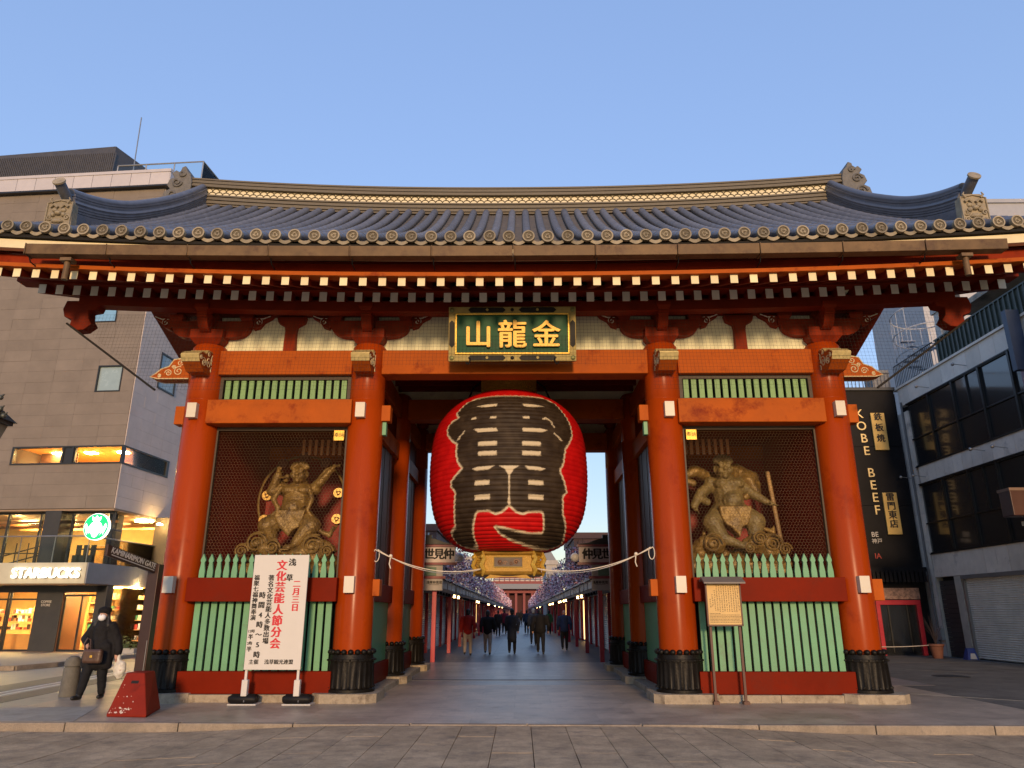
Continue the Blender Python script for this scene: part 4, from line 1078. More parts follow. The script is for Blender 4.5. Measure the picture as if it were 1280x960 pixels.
# ------------------------------------------------------------------ guardian statues
def cloud_rocks(mb, cx, cy, z0, spots):
    for (x, y, z, r) in spots:
        mb.ball((cx+x, cy+y, z0+z), r, 10, 7, (1.25, 1, .8))
def head(mb, c, r, hair=True):
    c = Vector(c)
    for s in (-1, 1): mb.tube([c+Vector((s*r*.15, -r*1.0, r*.38)), c+Vector((s*r*.5, -r*1.0, r*.62)), c+Vector((s*r*.8, -r*.7, r*.45))], [r*.1, r*.12, r*.05], 6)
    for k in range(9):
        a = -1.6+.4*k; mb.tube([c+Vector((r*.55*math.sin(a), -r*.3, r*(.6+.3*math.cos(a)))), c+Vector((r*1.0*math.sin(a), -r*.25, r*(.8+.65*math.cos(a)))), c+Vector((r*1.05*math.sin(a)+.02, -r*.1, r*(.95+.8*math.cos(a))))], [r*.2, r*.16, r*.03], 6)
    mb.ball(c, r, 12, 9, (.88, .95, 1.12)); mb.ball(c+Vector((0, -r*.35, -r*.55)), r*.62, 10, 7)
    mb.ball(c+Vector((0, -r*1.02, -r*.08)), r*.24, 8, 6, (1, 1, 1.1))
    for s in (-1, 1):
        mb.ball(c+Vector((s*r*.40, -r*.86, r*.16)), r*.22, 8, 6); mb.ball(c+Vector((s*r*.42, -r*.84, r*.46)), r*.26, 8, 6, (1.5, .9, .6))
        mb.ball(c+Vector((s*r*.92, -r*.05, 0)), r*.3, 8, 6, (.5, .8, 1.3)); mb.ball(c+Vector((s*r*.5, -r*.72, -r*.28)), r*.3, 8, 6)
    mb.ball(c+Vector((0, -r*.86, -r*.5)), r*.3, 8, 6, (1.5, .8, .5)); mb.ball(c+Vector((0, -r*.8, -r*.85)), r*.28, 8, 6)
    for k in range(7):
        a = -1.2+.4*k; mb.ball(c+Vector((r*.75*math.sin(a), -r*.1, r*(.7+.4*math.cos(a)))), r*.34, 8, 6)
def hand(mb, p, d, r=.06, up=Vector((0, 0, 1)), curl=.5):
    p, d = Vector(p), Vector(d).normalized(); sx = d.cross(up); sx = sx.normalized() if sx.length > .1 else Vector((1, 0, 0))
    limb(mb, p, p+d*r*1.2, r*.75, r*.9, 8)
    for k in range(4):
        o = p+d*r*1.7+sx*r*(k-1.5)*.5; L = r*(1.5, 1.75, 1.6, 1.25)[k]
        e = o+d*L*.6; limb(mb, o, e, r*.26, r*.23, 6); limb(mb, e, e+(d*(1-curl)-up*curl).normalized()*L*.55, r*.23, r*.19, 6)
    o = p+sx*r*.9+d*r*.3; limb(mb, o, o+(sx+d*.8).normalized()*r*1.1, r*.28, r*.22, 6)
def statue_left():
    X, Y, Z = -4.78, 16.0, 2.95
    t = root('guardian_statue', (X, Y, 2.0), 'carved wooden guardian with gold drums and raised arms behind the left wire screen', 'statue', 'guardian statues in the gate niches')
    def W(x, y, z): return (X+x, Y+y, Z+z)
    b = MB()
    head(b, W(.06, -.16, 1.60), .20)
    chain(b, [W(.05, 0, 1.42), W(.03, .02, 1.15), W(0, 0, .9), W(-.02, 0, .68)], [.18, .34, .32, .33], 14)
    for q in range(4):
        for s in (-1, 1): chain(b, [W(.03+s*.03, -.30, 1.10-.075*q), W(.03+s*.20, -.26, 1.08-.075*q), W(.03+s*.31, -.10, 1.10-.075*q)], [.03, .028, .02], 6)
    for s in (-1, 1): b.ball(W(s*.16+.03, -.20, 1.22), .17, 10, 7, (1.1, .8, .7))
    b.ball(W(0, -.18, .80), .25, 12, 9)
    for s in (-1, 1): b.ball(W(s*.36+.03, -.02, 1.28), .16, 9, 6)
    chain(b, [W(-.28, -.02, 1.28), W(-.55, -.10, 1.22), W(-.42, -.18, 1.58)], [.13, .12, .09], 10); hand(b, W(-.42, -.18, 1.62), (.1, 0, 1), .06, Vector((0, -1, 0)), .8)
    chain(b, [W(.34, -.02, 1.28), W(.52, -.10, 1.42), W(.74, -.14, 1.68)], [.13, .11, .08], 10); hand(b, W(.76, -.15, 1.70), (.5, 0, .8), .055, Vector((0, -1, 0)), .7)
    chain(b, [W(-.16, -.02, .62), W(-.50, -.30, .38), W(-.40, -.26, .08)], [.25, .22, .13], 12); chain(b, [W(-.40, -.25, .06), W(-.40, -.48, .0)], [.09, .055])
    chain(b, [W(.15, -.02, .62), W(.45, -.30, .38), W(.20, -.38, .02)], [.25, .22, .13], 12); chain(b, [W(.16, -.38, -.05), W(.08, -.58, -.12)], [.09, .055])
    for k in range(5): limb(b, W(.02+.03*(k-2), -.58, -.15), W(.02+.04*(k-2), -.66, -.17), .025, .02, 6)
    inst('figure', fuse(b, WOODS, .017, 0, disp=(.009, 20)), (0, 0, 0), t)
    sk = MB(); sk.prism([(-.34, .74), (.34, .74), (.30, .55), (.22, .34), (.10, .30), (0, .14), (-.12, .28), (-.24, .34), (-.32, .55)], 'xz', -.44, -.05)
    sk.v = [W(*v) for v in sk.v]
    inst('loin_cloth', fuse(sk, WOODS, .03, 3, disp=(.02, 8)), (0, 0, 0), t)
    tr = MB(); chain(tr, [W(-.30, -.2, 1.30), W(-.44, -.28, 1.0), W(-.30, -.3, .78), W(-.52, -.3, .5), W(-.66, -.28, .22)], [.05, .06, .05, .05, .06], 8)
    chain(tr, [W(.30, -.2, 1.32), W(.42, -.28, 1.0), W(.34, -.3, .74), W(.52, -.3, .5), W(.60, -.28, .3), W(.86, -.25, .18), W(.92, -.2, .36)], [.05, .055, .05, .05, .05, .06, .04], 8)
    chain(tr, [W(-.34, -.1, 1.34), W(-.42, .05, 1.50), W(-.30, .1, 1.5)], [.05, .05, .05], 8); chain(tr, [W(.30, 0, 1.3), W(.62, .0, 1.75), W(.9, 0, 1.85)], [.045, .05, .05], 8)
    inst('heavenly_scarf', fuse(tr, WOODS, .022, 2, disp=(.012, 16)), (0, 0, 0), t)
    rk = MB(); random.seed(3)
    for k in range(44): rk.ball(W(random.uniform(-.95, .95), random.uniform(-.5, .3), random.uniform(-.75, -.05)*1.0), random.uniform(.10, .22), 9, 6, (1.3, 1, .75))
    rk.ball(W(-.55, -.35, -.05), .26, 10, 7, (1.5, 1, .8)); rk.ball(W(.62, -.35, -.12), .27, 10, 7, (1.4, 1, .9)); rk.box(X-1.0, X+1.0, Y-.4, Y+.5, 2.0, 2.5)
    inst('cloud_rocks', fuse(rk, WOODS, .035, 1, disp=(.045, 7)), (0, 0, 0), t)
    cs = MB()
    for (cx, cz, r) in ((-.60, -.02, .22), (-.25, -.12, .17), (.60, -.08, .23), (.92, -.2, .14), (-.9, -.2, .15)):
        cs.tube(spiral(X+cx, Z+cz, r, 2.2, 1, Y-.64, 0, 36), .022, 6)
        cs.tube(spiral(X+cx, Z+cz, r*1.15, 1.2, 1, Y-.60, 1, 26), .02, 6)
    one('cloud_swirl', cs, WOODS, t, kind='stuff')
    # drum ring
    ring = []
    for (x, z) in ((-.78, 1.18), (-.80, .60), (.86, 1.24), (.86, .62), (-.5, 1.95), (.5, 1.98), (0, 2.12)):
        d = root('drum', (0, 0, 0), None, None) if 0 else None
        c = W(x, .35, z)
        o = one('drum', MB().lathe(c[0], c[2], [(.115, c[1]-.08), (.135, c[1]), (.115, c[1]+.08)], 20, axis='y'), mat('drum_body_wood', (.16, .05, .02), .5), t)
        if z < 1.5:
            dk = MB().lathe(c[0], c[2], [(.118, c[1]-.10), (.118, c[1]-.085)], 20, axis='y')
            one('drum_skin', dk, mat('drum_gilt', (.75, .48, .13), .4, metal=.5, var=.3, scale=25), o)
            sp = MB()
            for q in range(3):
                a = q*2.094
                sp.tube([(c[0]+.05*math.cos(a+v*2)*(1-.4*v), c[1]-.105, c[2]+.05*math.sin(a+v*2)*(1-.4*v)) for v in np.linspace(0, 1, 6)], [.022, .02, .016, .012, .008, .004], 5)
            one('drum_crest', sp, mat('drum_body_wood'), o)
    one('drum_hoop', MB().tube([(X+1.0*math.sin(a), Y+.36, Z+1.05+1.1*math.cos(a)) for a in np.linspace(-2.4, 2.4, 40)], .028, 6), WOODS, t)
    t.scale = (.97, 1, .93)
    one('drumstick', MB().tube([W(-.46, -.2, 1.5), W(-.2, -.3, 1.52)], .022, 7).ball(W(-.17, -.3, 1.53), .06, 9, 6), WOODS, t)
def statue_right():
    X, Y, Z = 4.62, 16.0, 2.95
    t = root('guardian_statue', (X, Y, 2.0), 'carved wooden guardian carrying a wind bag behind the right wire screen', 'statue', 'guardian statues in the gate niches')
    def W(x, y, z): return (X+x, Y+y, Z+z)
    b = MB()
    head(b, W(-.10, -.18, 1.52), .205)
    chain(b, [W(-.04, 0, 1.32), W(-.02, 0, 1.12), W(.02, 0, .86), W(.02, 0, .66)], [.2, .33, .32, .33], 14)
    for s in (-1, 1): b.ball(W(s*.15, -.20, 1.20), .17, 10, 7, (1.1, .8, .7))
    b.ball(W(.04, -.19, .82), .25, 12, 9)
    for s in (-1, 1): b.ball(W(s*.34-.02, -.02, 1.24), .15, 9, 6)
    chain(b, [W(-.30, -.02, 1.24), W(-.66, -.10, .92), W(-.52, -.24, .80)], [.12, .11, .085], 10)
    chain(b, [W(-.30, -.02, 1.24), W(-.62, -.15, 1.0), W(-.80, -.25, .72)], [.12, .11, .08], 10); hand(b, W(-.80, -.25, .70), (.5, 0, -.8), .055)
    chain(b, [W(.28, -.02, 1.22), W(.48, -.14, 1.0), W(.74, -.26, .80)], [.13, .11, .075], 10); hand(b, W(.76, -.27, .78), (.9, -.1, -.3), .065, Vector((0, 0, 1)), .1)
    chain(b, [W(-.16, -.02, .60), W(-.46, -.30, .34), W(-.26, -.34, .02)], [.25, .21, .13], 12); chain(b, [W(-.44, -.3, .12), W(-.1, -.42, -.06), W(.10, -.55, -.16)], [.13, .10, .06])
    chain(b, [W(.16, -.02, .60), W(.46, -.26, .38), W(.42, -.30, .10)], [.25, .22, .14], 12); chain(b, [W(.12, -.50, -.12), W(.18, -.62, -.17)], [.075, .05])
    inst('figure', fuse(b, mat('carved_wood_greenish', (.22, .165, .06), .5, var=.35, scale=7, bump=.5, bscale=45, dirt=(.09, .07, .03), dirt_amt=.5), .017, 0, disp=(.009, 20)), (0, 0, 0), t)
    sk = MB(); sk.prism([(-.32, .70), (.38, .70), (.34, .45), (.24, .28), (.16, .26), (.06, .04), (-.08, .24), (-.22, .30), (-.30, .45)], 'xz', -.46, -.05); sk.v = [W(*v) for v in sk.v]
    inst('loin_cloth', fuse(sk, WOODS, .03, 3, disp=(.02, 8)), (0, 0, 0), t)
    bag = MB(); chain(bag, [W(-.95, .0, 1.40), W(-.62, .1, 1.52), W(-.30, .2, 1.38), W(0, .25, 1.45), W(.28, .15, 1.50), W(.50, .02, 1.30), W(.56, -.06, 1.05), W(.36, -.14, .92)], [.06, .15, .12, .14, .2, .22, .16, .07], 14)
    chain(bag, [W(-.95, .0, 1.40), W(-1.0, -.1, 1.30), W(-.78, -.15, 1.22)], [.06, .08, .09])
    inst('wind_bag', fuse(bag, WOODS, .028, 3, disp=(.03, 6)), (0, 0, 0), t)
    tr = MB(); chain(tr, [W(-.34, -.1, .62), W(-.56, -.18, .40), W(-.62, -.15, .12)], [.05, .05, .04], 8); chain(tr, [W(.28, -.1, .70), W(.52, -.2, .5), W(.62, -.2, .25), W(.84, -.2, .16), W(.86, -.2, .28)], [.05, .06, .05, .06, .03], 8)
    inst('heavenly_scarf', fuse(tr, WOODS, .022, 2, disp=(.012, 16)), (0, 0, 0), t)
    rk = MB(); random.seed(5)
    for k in range(44): rk.ball(W(random.uniform(-.9, 1.0), random.uniform(-.5, .3), random.uniform(-.75, -.08)), random.uniform(.10, .22), 9, 6, (1.3, 1, .75))
    rk.ball(W(-.55, -.35, -.10), .24, 10, 7, (1.5, 1, .8)); rk.ball(W(.55, -.35, -.08), .26, 10, 7, (1.6, 1, .8)); rk.box(X-1.0, X+1.1, Y-.4, Y+.5, 2.0, 2.5)
    inst('cloud_rocks', fuse(rk, WOODS, .035, 1, disp=(.045, 7)), (0, 0, 0), t)
    cs = MB()
    for (cx, cz, r) in ((-.55, -.10, .21), (.42, .0, .15), (.68, -.1, .19), (.92, -.22, .13), (.2, -.2, .12)):
        cs.tube(spiral(X+cx, Z+cz, r, 2.2, 1, Y-.62, 0, 36), .02, 6)
    one('cloud_swirl', cs, WOODS, t, kind='stuff')
    p = root('leaning_staff', (X+1.12, Y+.2, 2.0), 'pale wooden staff leaning in the right niche beside the statue', 'staff')
    one('staff', MB().tube([W(1.18, .1, -.9), W(1.02, .3, 1.55)], [.045, .05], 10), mat('pale_staff_wood', (.55, .35, .15), .5, var=.3, scale=6, streak=.3), p)
statue_left(); statue_right()
# ------------------------------------------------------------------ white event signboard
def signboard():
    t = root('event_signboard', (-4.2, 13.4, 0), 'tall white event signboard with red and black Japanese writing standing before the left pickets', 'signboard')
    x0, x1, z0, z1, y = -4.62, -3.65, .56, 2.47, 13.30
    bx('sign_panel', x0, x1, y, y+.03, z0, z1, WHITEP, t, .004)
    for x in (x0+.02, x1-.06):
        bx('sign_post', x, x+.04, y+.03, y+.07, .05, z1-.05, WHITEP, t); bx('post_foot', x-.03, x+.07, y+.0, y+.10, .14, .40, WHITEP, t, .01)
    f = y-.001
    def col_(s, x, zt, size, m, sp=1., n='lettering', sx=1.):
        lettering(s, size, (x, f, zt), m, t, vertical=True, bold=.006*size/.1, space=sp, extrude=.001, sx=sx)
    col_('浅', -3.94, 2.40, .135, INK); col_('草', -3.97, 2.13, .125, INK)
    col_('二月三日', -3.83, 2.03, .135, REDINK, .98)
    col_('文化芸能人節分会', -4.12, 2.37, .185, REDINK, 1.01)
    col_('著名文化芸能人多数出場', -4.29, 2.12, .105, INK, 1.0)
    col_('時間　4　時　〜　5　時'.replace('　', ''), -4.42, 1.83, .115, INK, 1.42)
    col_('福聚七福神舞奉演', -4.545, 2.12, .098, INK, .98)
    col_('半・', -4.555, 1.13, .09, INK, .95); col_('半', -4.56, .93, .09, INK)
    lettering('12時', .06, (-4.55, f, 1.18), INK, t, extrude=.001, bold=.003); lettering('2時', .06, (-4.56, f, .98), INK, t, extrude=.001, bold=.003)
    lettering('主催', .085, (-4.46, f, .68), INK, t, extrude=.001, bold=.004); lettering('浅草観光連盟', .083, (-4.03, f, .68), INK, t, extrude=.001, bold=.004)
    for i, (x, side) in enumerate(((-4.78, 'left'), (-3.86, 'right'))):
        w = root('sandbag_weight', (x, 13.42, 0), 'black weight on a white base plate at the %s foot of the signboard' % side, 'weight', 'weights at the signboard feet')
        x += .17
        bx('base_plate', x-.22, x+.26, 13.28, 13.62, .003, .02, WHITEP, w)
        mb = MB()
        for yy in (13.36, 13.50): mb.tube([(x-.23, yy, .085), (x-.19, yy, .09), (x+.19, yy, .09), (x+.23, yy, .085)], [.05, .068, .068, .05], 14)
        mb.tube([(x-.2, 13.43, .12), (x+.2, 13.43, .12)], .05, 12)
        one('weight_body', mb, BLACK, w); one('strap', MB().tube([(x+.05, 13.29, .05), (x+.05, 13.33, .155), (x+.05, 13.52, .16), (x+.05, 13.57, .05)], .012, 5), mat('grey_strap', (.1, .1, .1), .6), w)
signboard()
# ------------------------------------------------------------------ wooden notice board
def notice():
    t = root('notice_board', (3.66, 13.5, 0), 'wooden notice board with black writing under a small roof on two brown posts', 'notice board')
    brown = mat('notice_post_brown', (.085, .03, .018), .5, var=.2, streak=.2)
    for x in (3.42, 3.93): bx('notice_post', x-.022, x+.022, 13.50, 13.55, .0, 2.03, brown, t, .004); bx('post_shoe', x-.05, x+.05, 13.46, 13.59, 0, .05, brown, t)
    wood = mat('notice_pale_wood', (.62, .40, .14), .55, var=.12, scale=3, streak=.2)
    bx('notice_panel', 3.385, 3.955, 13.44, 13.47, 1.29, 2.0, wood, t, .003)
    fr = MB().box(3.36, 3.385, 13.43, 13.50, 1.28, 2.0).box(3.955, 3.98, 13.43, 13.50, 1.28, 2.0).box(3.36, 3.98, 13.43, 13.50, 1.265, 1.29)
    one('notice_frame', fr, brown, t)
    one('notice_roof', MB().prism([(13.28, 2.0), (13.50, 2.10), (13.62, 2.05), (13.62, 2.02), (13.5, 2.06), (13.28, 1.975)], 'yz', 3.31, 4.03), mat('notice_roof_grey', (.17, .14, .12), .5), t)
    r = random.Random(4); mb = MB(); f = 13.439
    for c in range(13):                       # small upright columns of brush marks
        x = 3.925-.041*c; z = 1.965-(.02 if c else 0); zb = 1.52 if c < 11 else 1.6
        if c > 9: z -= .25*(c-9)*.3
        while z > zb:
            s = .026*(1.5 if c == 0 else 1)
            for q in range(4):
                if r.random() < .5:
                    zz = z-r.uniform(0, s*.8); mb.box(x-s*.42*r.uniform(.5, 1), x+s*.42*r.uniform(.5, 1), f-.0006, f, zz, zz+.0035)
                else:
                    xx = x+r.uniform(-.4, .4)*s; mb.box(xx, xx+.0035, f-.0004, f, z-s*.85, z-s*r.uniform(0, .4))
            z -= s*1.15
    for k in range(7):
        z = 1.47-.024*k; x = 3.41
        e = 3.58 if k == 0 else 3.93
        while x < e:
            w = r.uniform(.008, .03); mb.box(x, x+w, f-.0005, f, z, z+.008); x += w+.007
    one('brush_writing', mb, INK, t, kind='stuff')
notice()
# ------------------------------------------------------------------ red weight block, street sign, bollard
def block():
    t = root('red_barrier_block', (-5.78, 12.2, 0), 'scuffed red tapered block on the pavement before the left outer column', 'barrier block')
    m = mat('scuffed_red_paint', (.22, .020, .009), .65, spec=.12, var=.12, scale=3, dirt=(.13, .015, .008), dirt_amt=.2, bump=.15, bscale=15)
    nt = m.node_tree
    b0 = [(-6.10, 11.86), (-5.47, 11.80), (-5.72, 12.78), (-6.32, 12.82)]; b1 = [(-6.04, 12.16), (-5.74, 12.13), (-5.76, 12.52), (-6.06, 12.54)]
    vs = [(*p, 0) for p in b0] + [(*p, .04) for p in b0] + [(*p, .60) for p in b1]
    mb = MB(); mb.add(vs, [(0, 3, 2, 1), (8, 9, 10, 11)] + [(i+4*k, (i+1) % 4+4*k, (i+1) % 4+4*k+4, i+4*k+4) for k in range(2) for i in range(4)])
    one('block_body', mb, m, t, .018)
    one('hand_slot', MB().hexa([(-5.90, 12.062, .45), (-5.78, 12.052, .45), (-5.78, 12.2, .45), (-5.90, 12.2, .45), (-5.90, 12.084, .49), (-5.78, 12.074, .49), (-5.78, 12.2, .49), (-5.90, 12.2, .49)]), SHADOWW, t)
    r = random.Random(2); mb = MB()
    def fr(u, v):   # a point on the front face
        a = Vector((*b0[0], .04)).lerp(Vector((*b0[1], .04)), u); b = Vector((*b1[0], .6)).lerp(Vector((*b1[1], .6)), u); return a.lerp(b, v)+Vector((0, -.0035, 0))
    for k in range(26):
        if k < 16: u, v, s = r.uniform(.05, .55), r.uniform(.03, .16), r.uniform(.004, .022)
        else: u, v, s = r.uniform(.1, .95), r.uniform(.1, .8), r.uniform(.003, .010)
        c = fr(u, v); n_ = 7; pts = []
        for j in range(n_):
            a = 2*math.pi*j/n_; q = s*r.uniform(.4, 1.3); pts.append(fr(u+q*1.6*math.cos(a)/.6, v+q*math.sin(a)/.6))
        mb.add(pts, [tuple(range(n_))])
    one('paint_chips', mb, mat('chipped_plaster', (.6, .5, .4), .8), t, kind='stuff')
block()
def streetsign():
    t = root('street_sign_post', (-6.14, 12.85, 0), 'dark brown street sign post with a slanting arm reading Kaminarimon Gate', 'street sign')
    m = mat('dark_brown_metal', (.055, .028, .022), .4, metal=.3, var=.1)
    one('sign_post', MB().prism([(-6.24, 12.78), (-6.05, 12.76), (-6.04, 12.92), (-6.23, 12.94)], 'xy', 0, 2.28), m, t, .006)
    one('post_trim', MB().tube([(-6.075, 12.755, .3), (-6.075, 12.755, 1.05)], .006, 5), STEEL, t)
    a = Vector((-6.10, 12.80, 2.27)); d = Vector((.06, -1, 0)).normalized()
    # arm towards the viewer's side of the street
    A, B = Vector((-6.16, 12.86, 2.17)), Vector((-6.27, 11.45, 2.33))
    A = Vector((-6.12, 12.84, 2.12)); B = Vector((-6.27, 11.45, 2.33))
    n_ = (B-A).cross(Vector((0, 0, 1))).normalized()
    h = .17
    mb = MB().hexa([A-n_*.02, B-n_*.02, B+n_*.02, A+n_*.02, A-n_*.02+Vector((0, 0, h)), B-n_*.02+Vector((0, 0, h)), B+n_*.02+Vector((0, 0, h)), A+n_*.02+Vector((0, 0, h))])
    one('sign_arm', mb, m, t, .004)
    ang = math.atan2((A-B).y, (A-B).x)
    side = Vector((math.sin(ang), -math.cos(ang), 0))
    mid = (A+B)/2
    lettering('KAMINARIMON GATE', .125, mid+side*.024+Vector((0, 0, .105)), WHITEP, t, rot=(math.pi/2, math.atan2(-.21, 1.4)*-1, ang), extrude=.001, bold=.002, shear=.2)
    lettering('雷門　浅草　KAMINARIMON', .045, mid+side*.024+Vector((0, 0, .035)), WHITEP, t, rot=(math.pi/2, 0, ang), extrude=.001, bold=.001) if 0 else None
    one('sign_underline', MB().hexa([B+side*.022+(A-B)*.08+Vector((0,0,.03)), B+side*.022+(A-B)*.92+Vector((0,0,.03)), B+side*.025+(A-B)*.92+Vector((0,0,.03)), B+side*.025+(A-B)*.08+Vector((0,0,.03)),
        B+side*.022+(A-B)*.08+Vector((0,0,.042)), B+side*.022+(A-B)*.92+Vector((0,0,.042)), B+side*.025+(A-B)*.92+Vector((0,0,.042)), B+side*.025+(A-B)*.08+Vector((0,0,.042))]), WHITEP, t)
streetsign()
t = root('stone_bollard', (-8.33, 14.65, 0), 'grey stone bollard with a round cap at the street edge beside the woman', 'bollard')
gr = mat('bollard_stone', (.13, .12, .10), .75, var=.2, scale=12, bump=.3, bscale=80)
one('bollard_shaft', MB().lathe(-8.33, 14.65, [(.155, 0), (.16, .02), (.145, .50)], 24), gr, t)
one('bollard_cap', MB().lathe(-8.33, 14.65, [(.13, .50), (.13, .52), (.15, .53), (.145, .60), (.125, .66), (.10, .66), (.095, .685), (.05, .71), (.01, .715)], 24), gr, t)

# ------------------------------------------------------------------ people
SKIN = mat('skin', (.50, .28, .19), .55, var=.05)
HAIRB = mat('black_hair', (.012, .010, .009), .45, var=.3, bump=.6, bscale=60)
HAIRG = mat('grey_hair', (.30, .29, .27), .6, bump=.5, bscale=60)
def cloth(nm, c, r=.8): return mat(nm, c, r, var=.18, scale=9, bump=.5, bscale=22, sheen=0., spec=.2)
def person(name_loc, h, face, coat, pants, shoes, label, hair=HAIRB, stride=.35, coatlen=.50, wide=1., vox=.020, phase=1, longcoat=False, group=None, bag=None, bald=False):
    """figure built facing -Y (towards the viewer) when face = 0; face = pi walks away"""
    t = root('person', name_loc, label, 'person', group)
    k = h/1.7
    def S(x, y, z): return Vector((x*k, y*k, z*k))
    s1 = stride*.5*phase
    hipL, hipR = S(-.09, 0, .88), S(.09, 0, .88)
    knL, knR = S(-.10, -s1*.55-.03, .48), S(.10, s1*.25-.03, .48)
    anL, anR = S(-.10, -s1, .08), S(.10, s1, .10+.03*(abs(s1) > .1))
    shL, shR = S(-.19*wide, .0, 1.38), S(.19*wide, .0, 1.38)
    elL, elR = S(-.25*wide, .05+s1*.35, 1.10), S(.25*wide, .05-s1*.35, 1.10)
    haL, haR = S(-.24*wide, -.02+s1*.7, .86), S(.24*wide, -.02-s1*.7, .86)
    b = MB()
    chain(b, [S(0, 0, .92), S(0, .01, 1.15), S(0, .01, 1.33)], [.13*k, .125*k, .14*k], 12)
    chain(b, [S(0, .01, 1.38), S(0, 0, 1.50)], [.06*k, .052*k], 10)
    hc = S(0, -.015, 1.585)
    b.ball(hc, .098*k, 14, 10, (.80, .95, 1.15)); b.ball(hc+S(0, -.03, -.055), .062*k, 10, 7, (.9, 1, .9))
    b.ball(hc+S(0, -.098, -.015), .018*k, 8, 6, (.8, 1, 1.5))
    for s in (-1, 1): b.ball(hc+S(s*.078, .005, -.01), .024*k, 8, 6, (.5, .8, 1.3))
    chain(b, [hipL, knL, anL], [.085*k, .058*k, .04*k]); chain(b, [hipR, knR, anR], [.085*k, .058*k, .04*k])
    for s, e, ha in ((shL, elL, haL), (shR, elR, haR)):
        chain(b, [s, e, ha], [.052*k, .040*k, .028*k]); limb(b, ha, ha+(ha-e).normalized()*.06*k, .036*k, .034*k, 8)
        for q in range(4):
            o = ha+(ha-e).normalized()*.075*k+S(0, (q-1.5)*.018, 0); limb(b, o, o+(ha-e).normalized()*(.065, .075, .07, .055)[q]*k, .0095*k, .008*k, 6)
        limb(b, ha+S(0, -.03, -.01), ha+S(0, -.05, -.07), .011*k, .009*k, 6)
    inst('body', fuse(b, SKIN, min(vox, .016), 1), name_loc, t)
    c = MB()
    chain(c, [S(0, .0, .95), S(0, .01, 1.16), S(0, .01, 1.33)], [.165*k*wide, .155*k*wide, .155*k*wide], 14)
    for s, e, ha in ((shL, elL, haL), (shR, elR, haR)): chain(c, [s+S(0, 0, -.01), e, e.lerp(ha, .92)], [.080*k*wide, .066*k*wide, .052*k], 10)
    limb(c, shL, shR, .075*k, .075*k, 10); c.ball(S(0, .01, 1.43), .085*k, 10, 7, (1, 1, .7))
    if longcoat: chain(c, [S(0, 0, .95), S(0, .0, coatlen+.12)], [.17*k*wide, .195*k*wide], 14)
    else: c.ball(S(0, 0, .88), .175*k*wide, 12, 8, (1, .85, .7))
    inst('coat', fuse(c, coat, vox, 2, disp=(.008, 9)), name_loc, t)
    p = MB()
    for a, b_, d in ((hipL, knL, anL), (hipR, knR, anR)): chain(p, [a, b_, b_.lerp(d, .93)], [.105*k, .078*k, .060*k], 10)
    inst('trousers', fuse(p, pants, vox, 1, disp=(.005, 12)), name_loc, t)
    for an, s in ((anL, -1), (anR, 1)):
        m = MB(); m.ball(an+S(0, .0, -.03), .055*k, 8, 6, (.9, 1.1, .9)); limb(m, an+S(0, .02, -.045), an+S(0, -.13, -.052), .042*k, .036*k, 8)
        inst('shoe', fuse(m, shoes, .015, 1), name_loc, t)
    if not bald:
        hm = MB(); hm.ball(hc+S(0, .018, .028), .106*k, 14, 10, (.86, .95, 1.08)); hm.ball(hc+S(0, .05, -.04), .08*k, 10, 8)
        inst('hair', fuse(hm, hair, .014, 1, disp=(.006, 25)), name_loc, t)
    if bag == 'back':
        m = MB(); m.ball(S(0, .19, 1.18), .15*k, 12, 8, (.9, .6, 1.25)); inst('backpack', fuse(m, cloth('dark_backpack', (.02, .02, .022)), .02, 2), name_loc, t)
    t.rotation_euler = (0, 0, face)
    return t, k, hc
BK = cloth('black_coat', (.014, .013, .014)); BKP = cloth('black_trousers', (.012, .012, .014)); SH = mat('black_shoe', (.012, .011, .01), .35)
def zfloor(y): return 0.
walkers = [
 ((-1.82, 28.2), 1.60, cloth('red_jacket', (.34, .02, .015)), cloth('beige_trousers', (.42, .33, .27)), 'person in a red jacket and pale trousers walking away on the left of the street', dict(wide=1.1)),
 ((-1.13, 29.0), 1.55, BK, cloth('stone_trousers', (.36, .29, .24)), 'person in a black jacket and cream trousers walking away beside the red jacket', dict(wide=1.1, phase=-1)),
 ((-.22, 29.2), 1.62, cloth('charcoal_coat', (.035, .037, .045)), BKP, 'person in a knee length charcoal coat walking away in the middle of the street', dict(longcoat=True, coatlen=.5)),
 ((.86, 29.3), 1.62, BK, BKP, 'large person all in black walking away right of the middle', dict(wide=1.3, phase=-1)),
 ((.72, 37.0), 1.66, cloth('dark_grey_jacket', (.04, .045, .055)), BKP, 'grey haired person in dark grey just behind the large person in black', dict(hair=HAIRG)),
 ((1.92, 32.0), 1.58, cloth('navy_jacket', (.018, .03, .075)), BKP, 'bald person in a navy jacket walking on the right near the red posts', dict(bald=True, wide=1.15)),
 ((2.1, 54), 1.6, cloth('green_jacket', (.06, .13, .04)), BKP, 'distant person in a green jacket on the right side of the street', {}),
 ((-1.05, 55), 1.65, cloth('maroon_coat', (.22, .02, .03)), BKP, 'distant person in a maroon coat left of the middle', dict(wide=1.2)),
 ((-1.35, 50), 1.6, BK, BKP, 'distant dark figure just left of the maroon coat', {}),
 ((.55, 56), 1.65, cloth('slate_jacket', (.04, .05, .07)), BKP, 'distant person in slate blue beyond the grey cap', {}),
 ((.15, 88), 1.7, BK, BKP, 'very distant dark figure in the middle of the street, nearer of two', {}),
 ((-.25, 105), 1.7, BK, BKP, 'very distant dark figure in the middle of the street, farthest of all', {}),
 ((1.55, 62), 1.65, BK, BKP, 'distant dark figure between the slate and green jackets', {}),
]
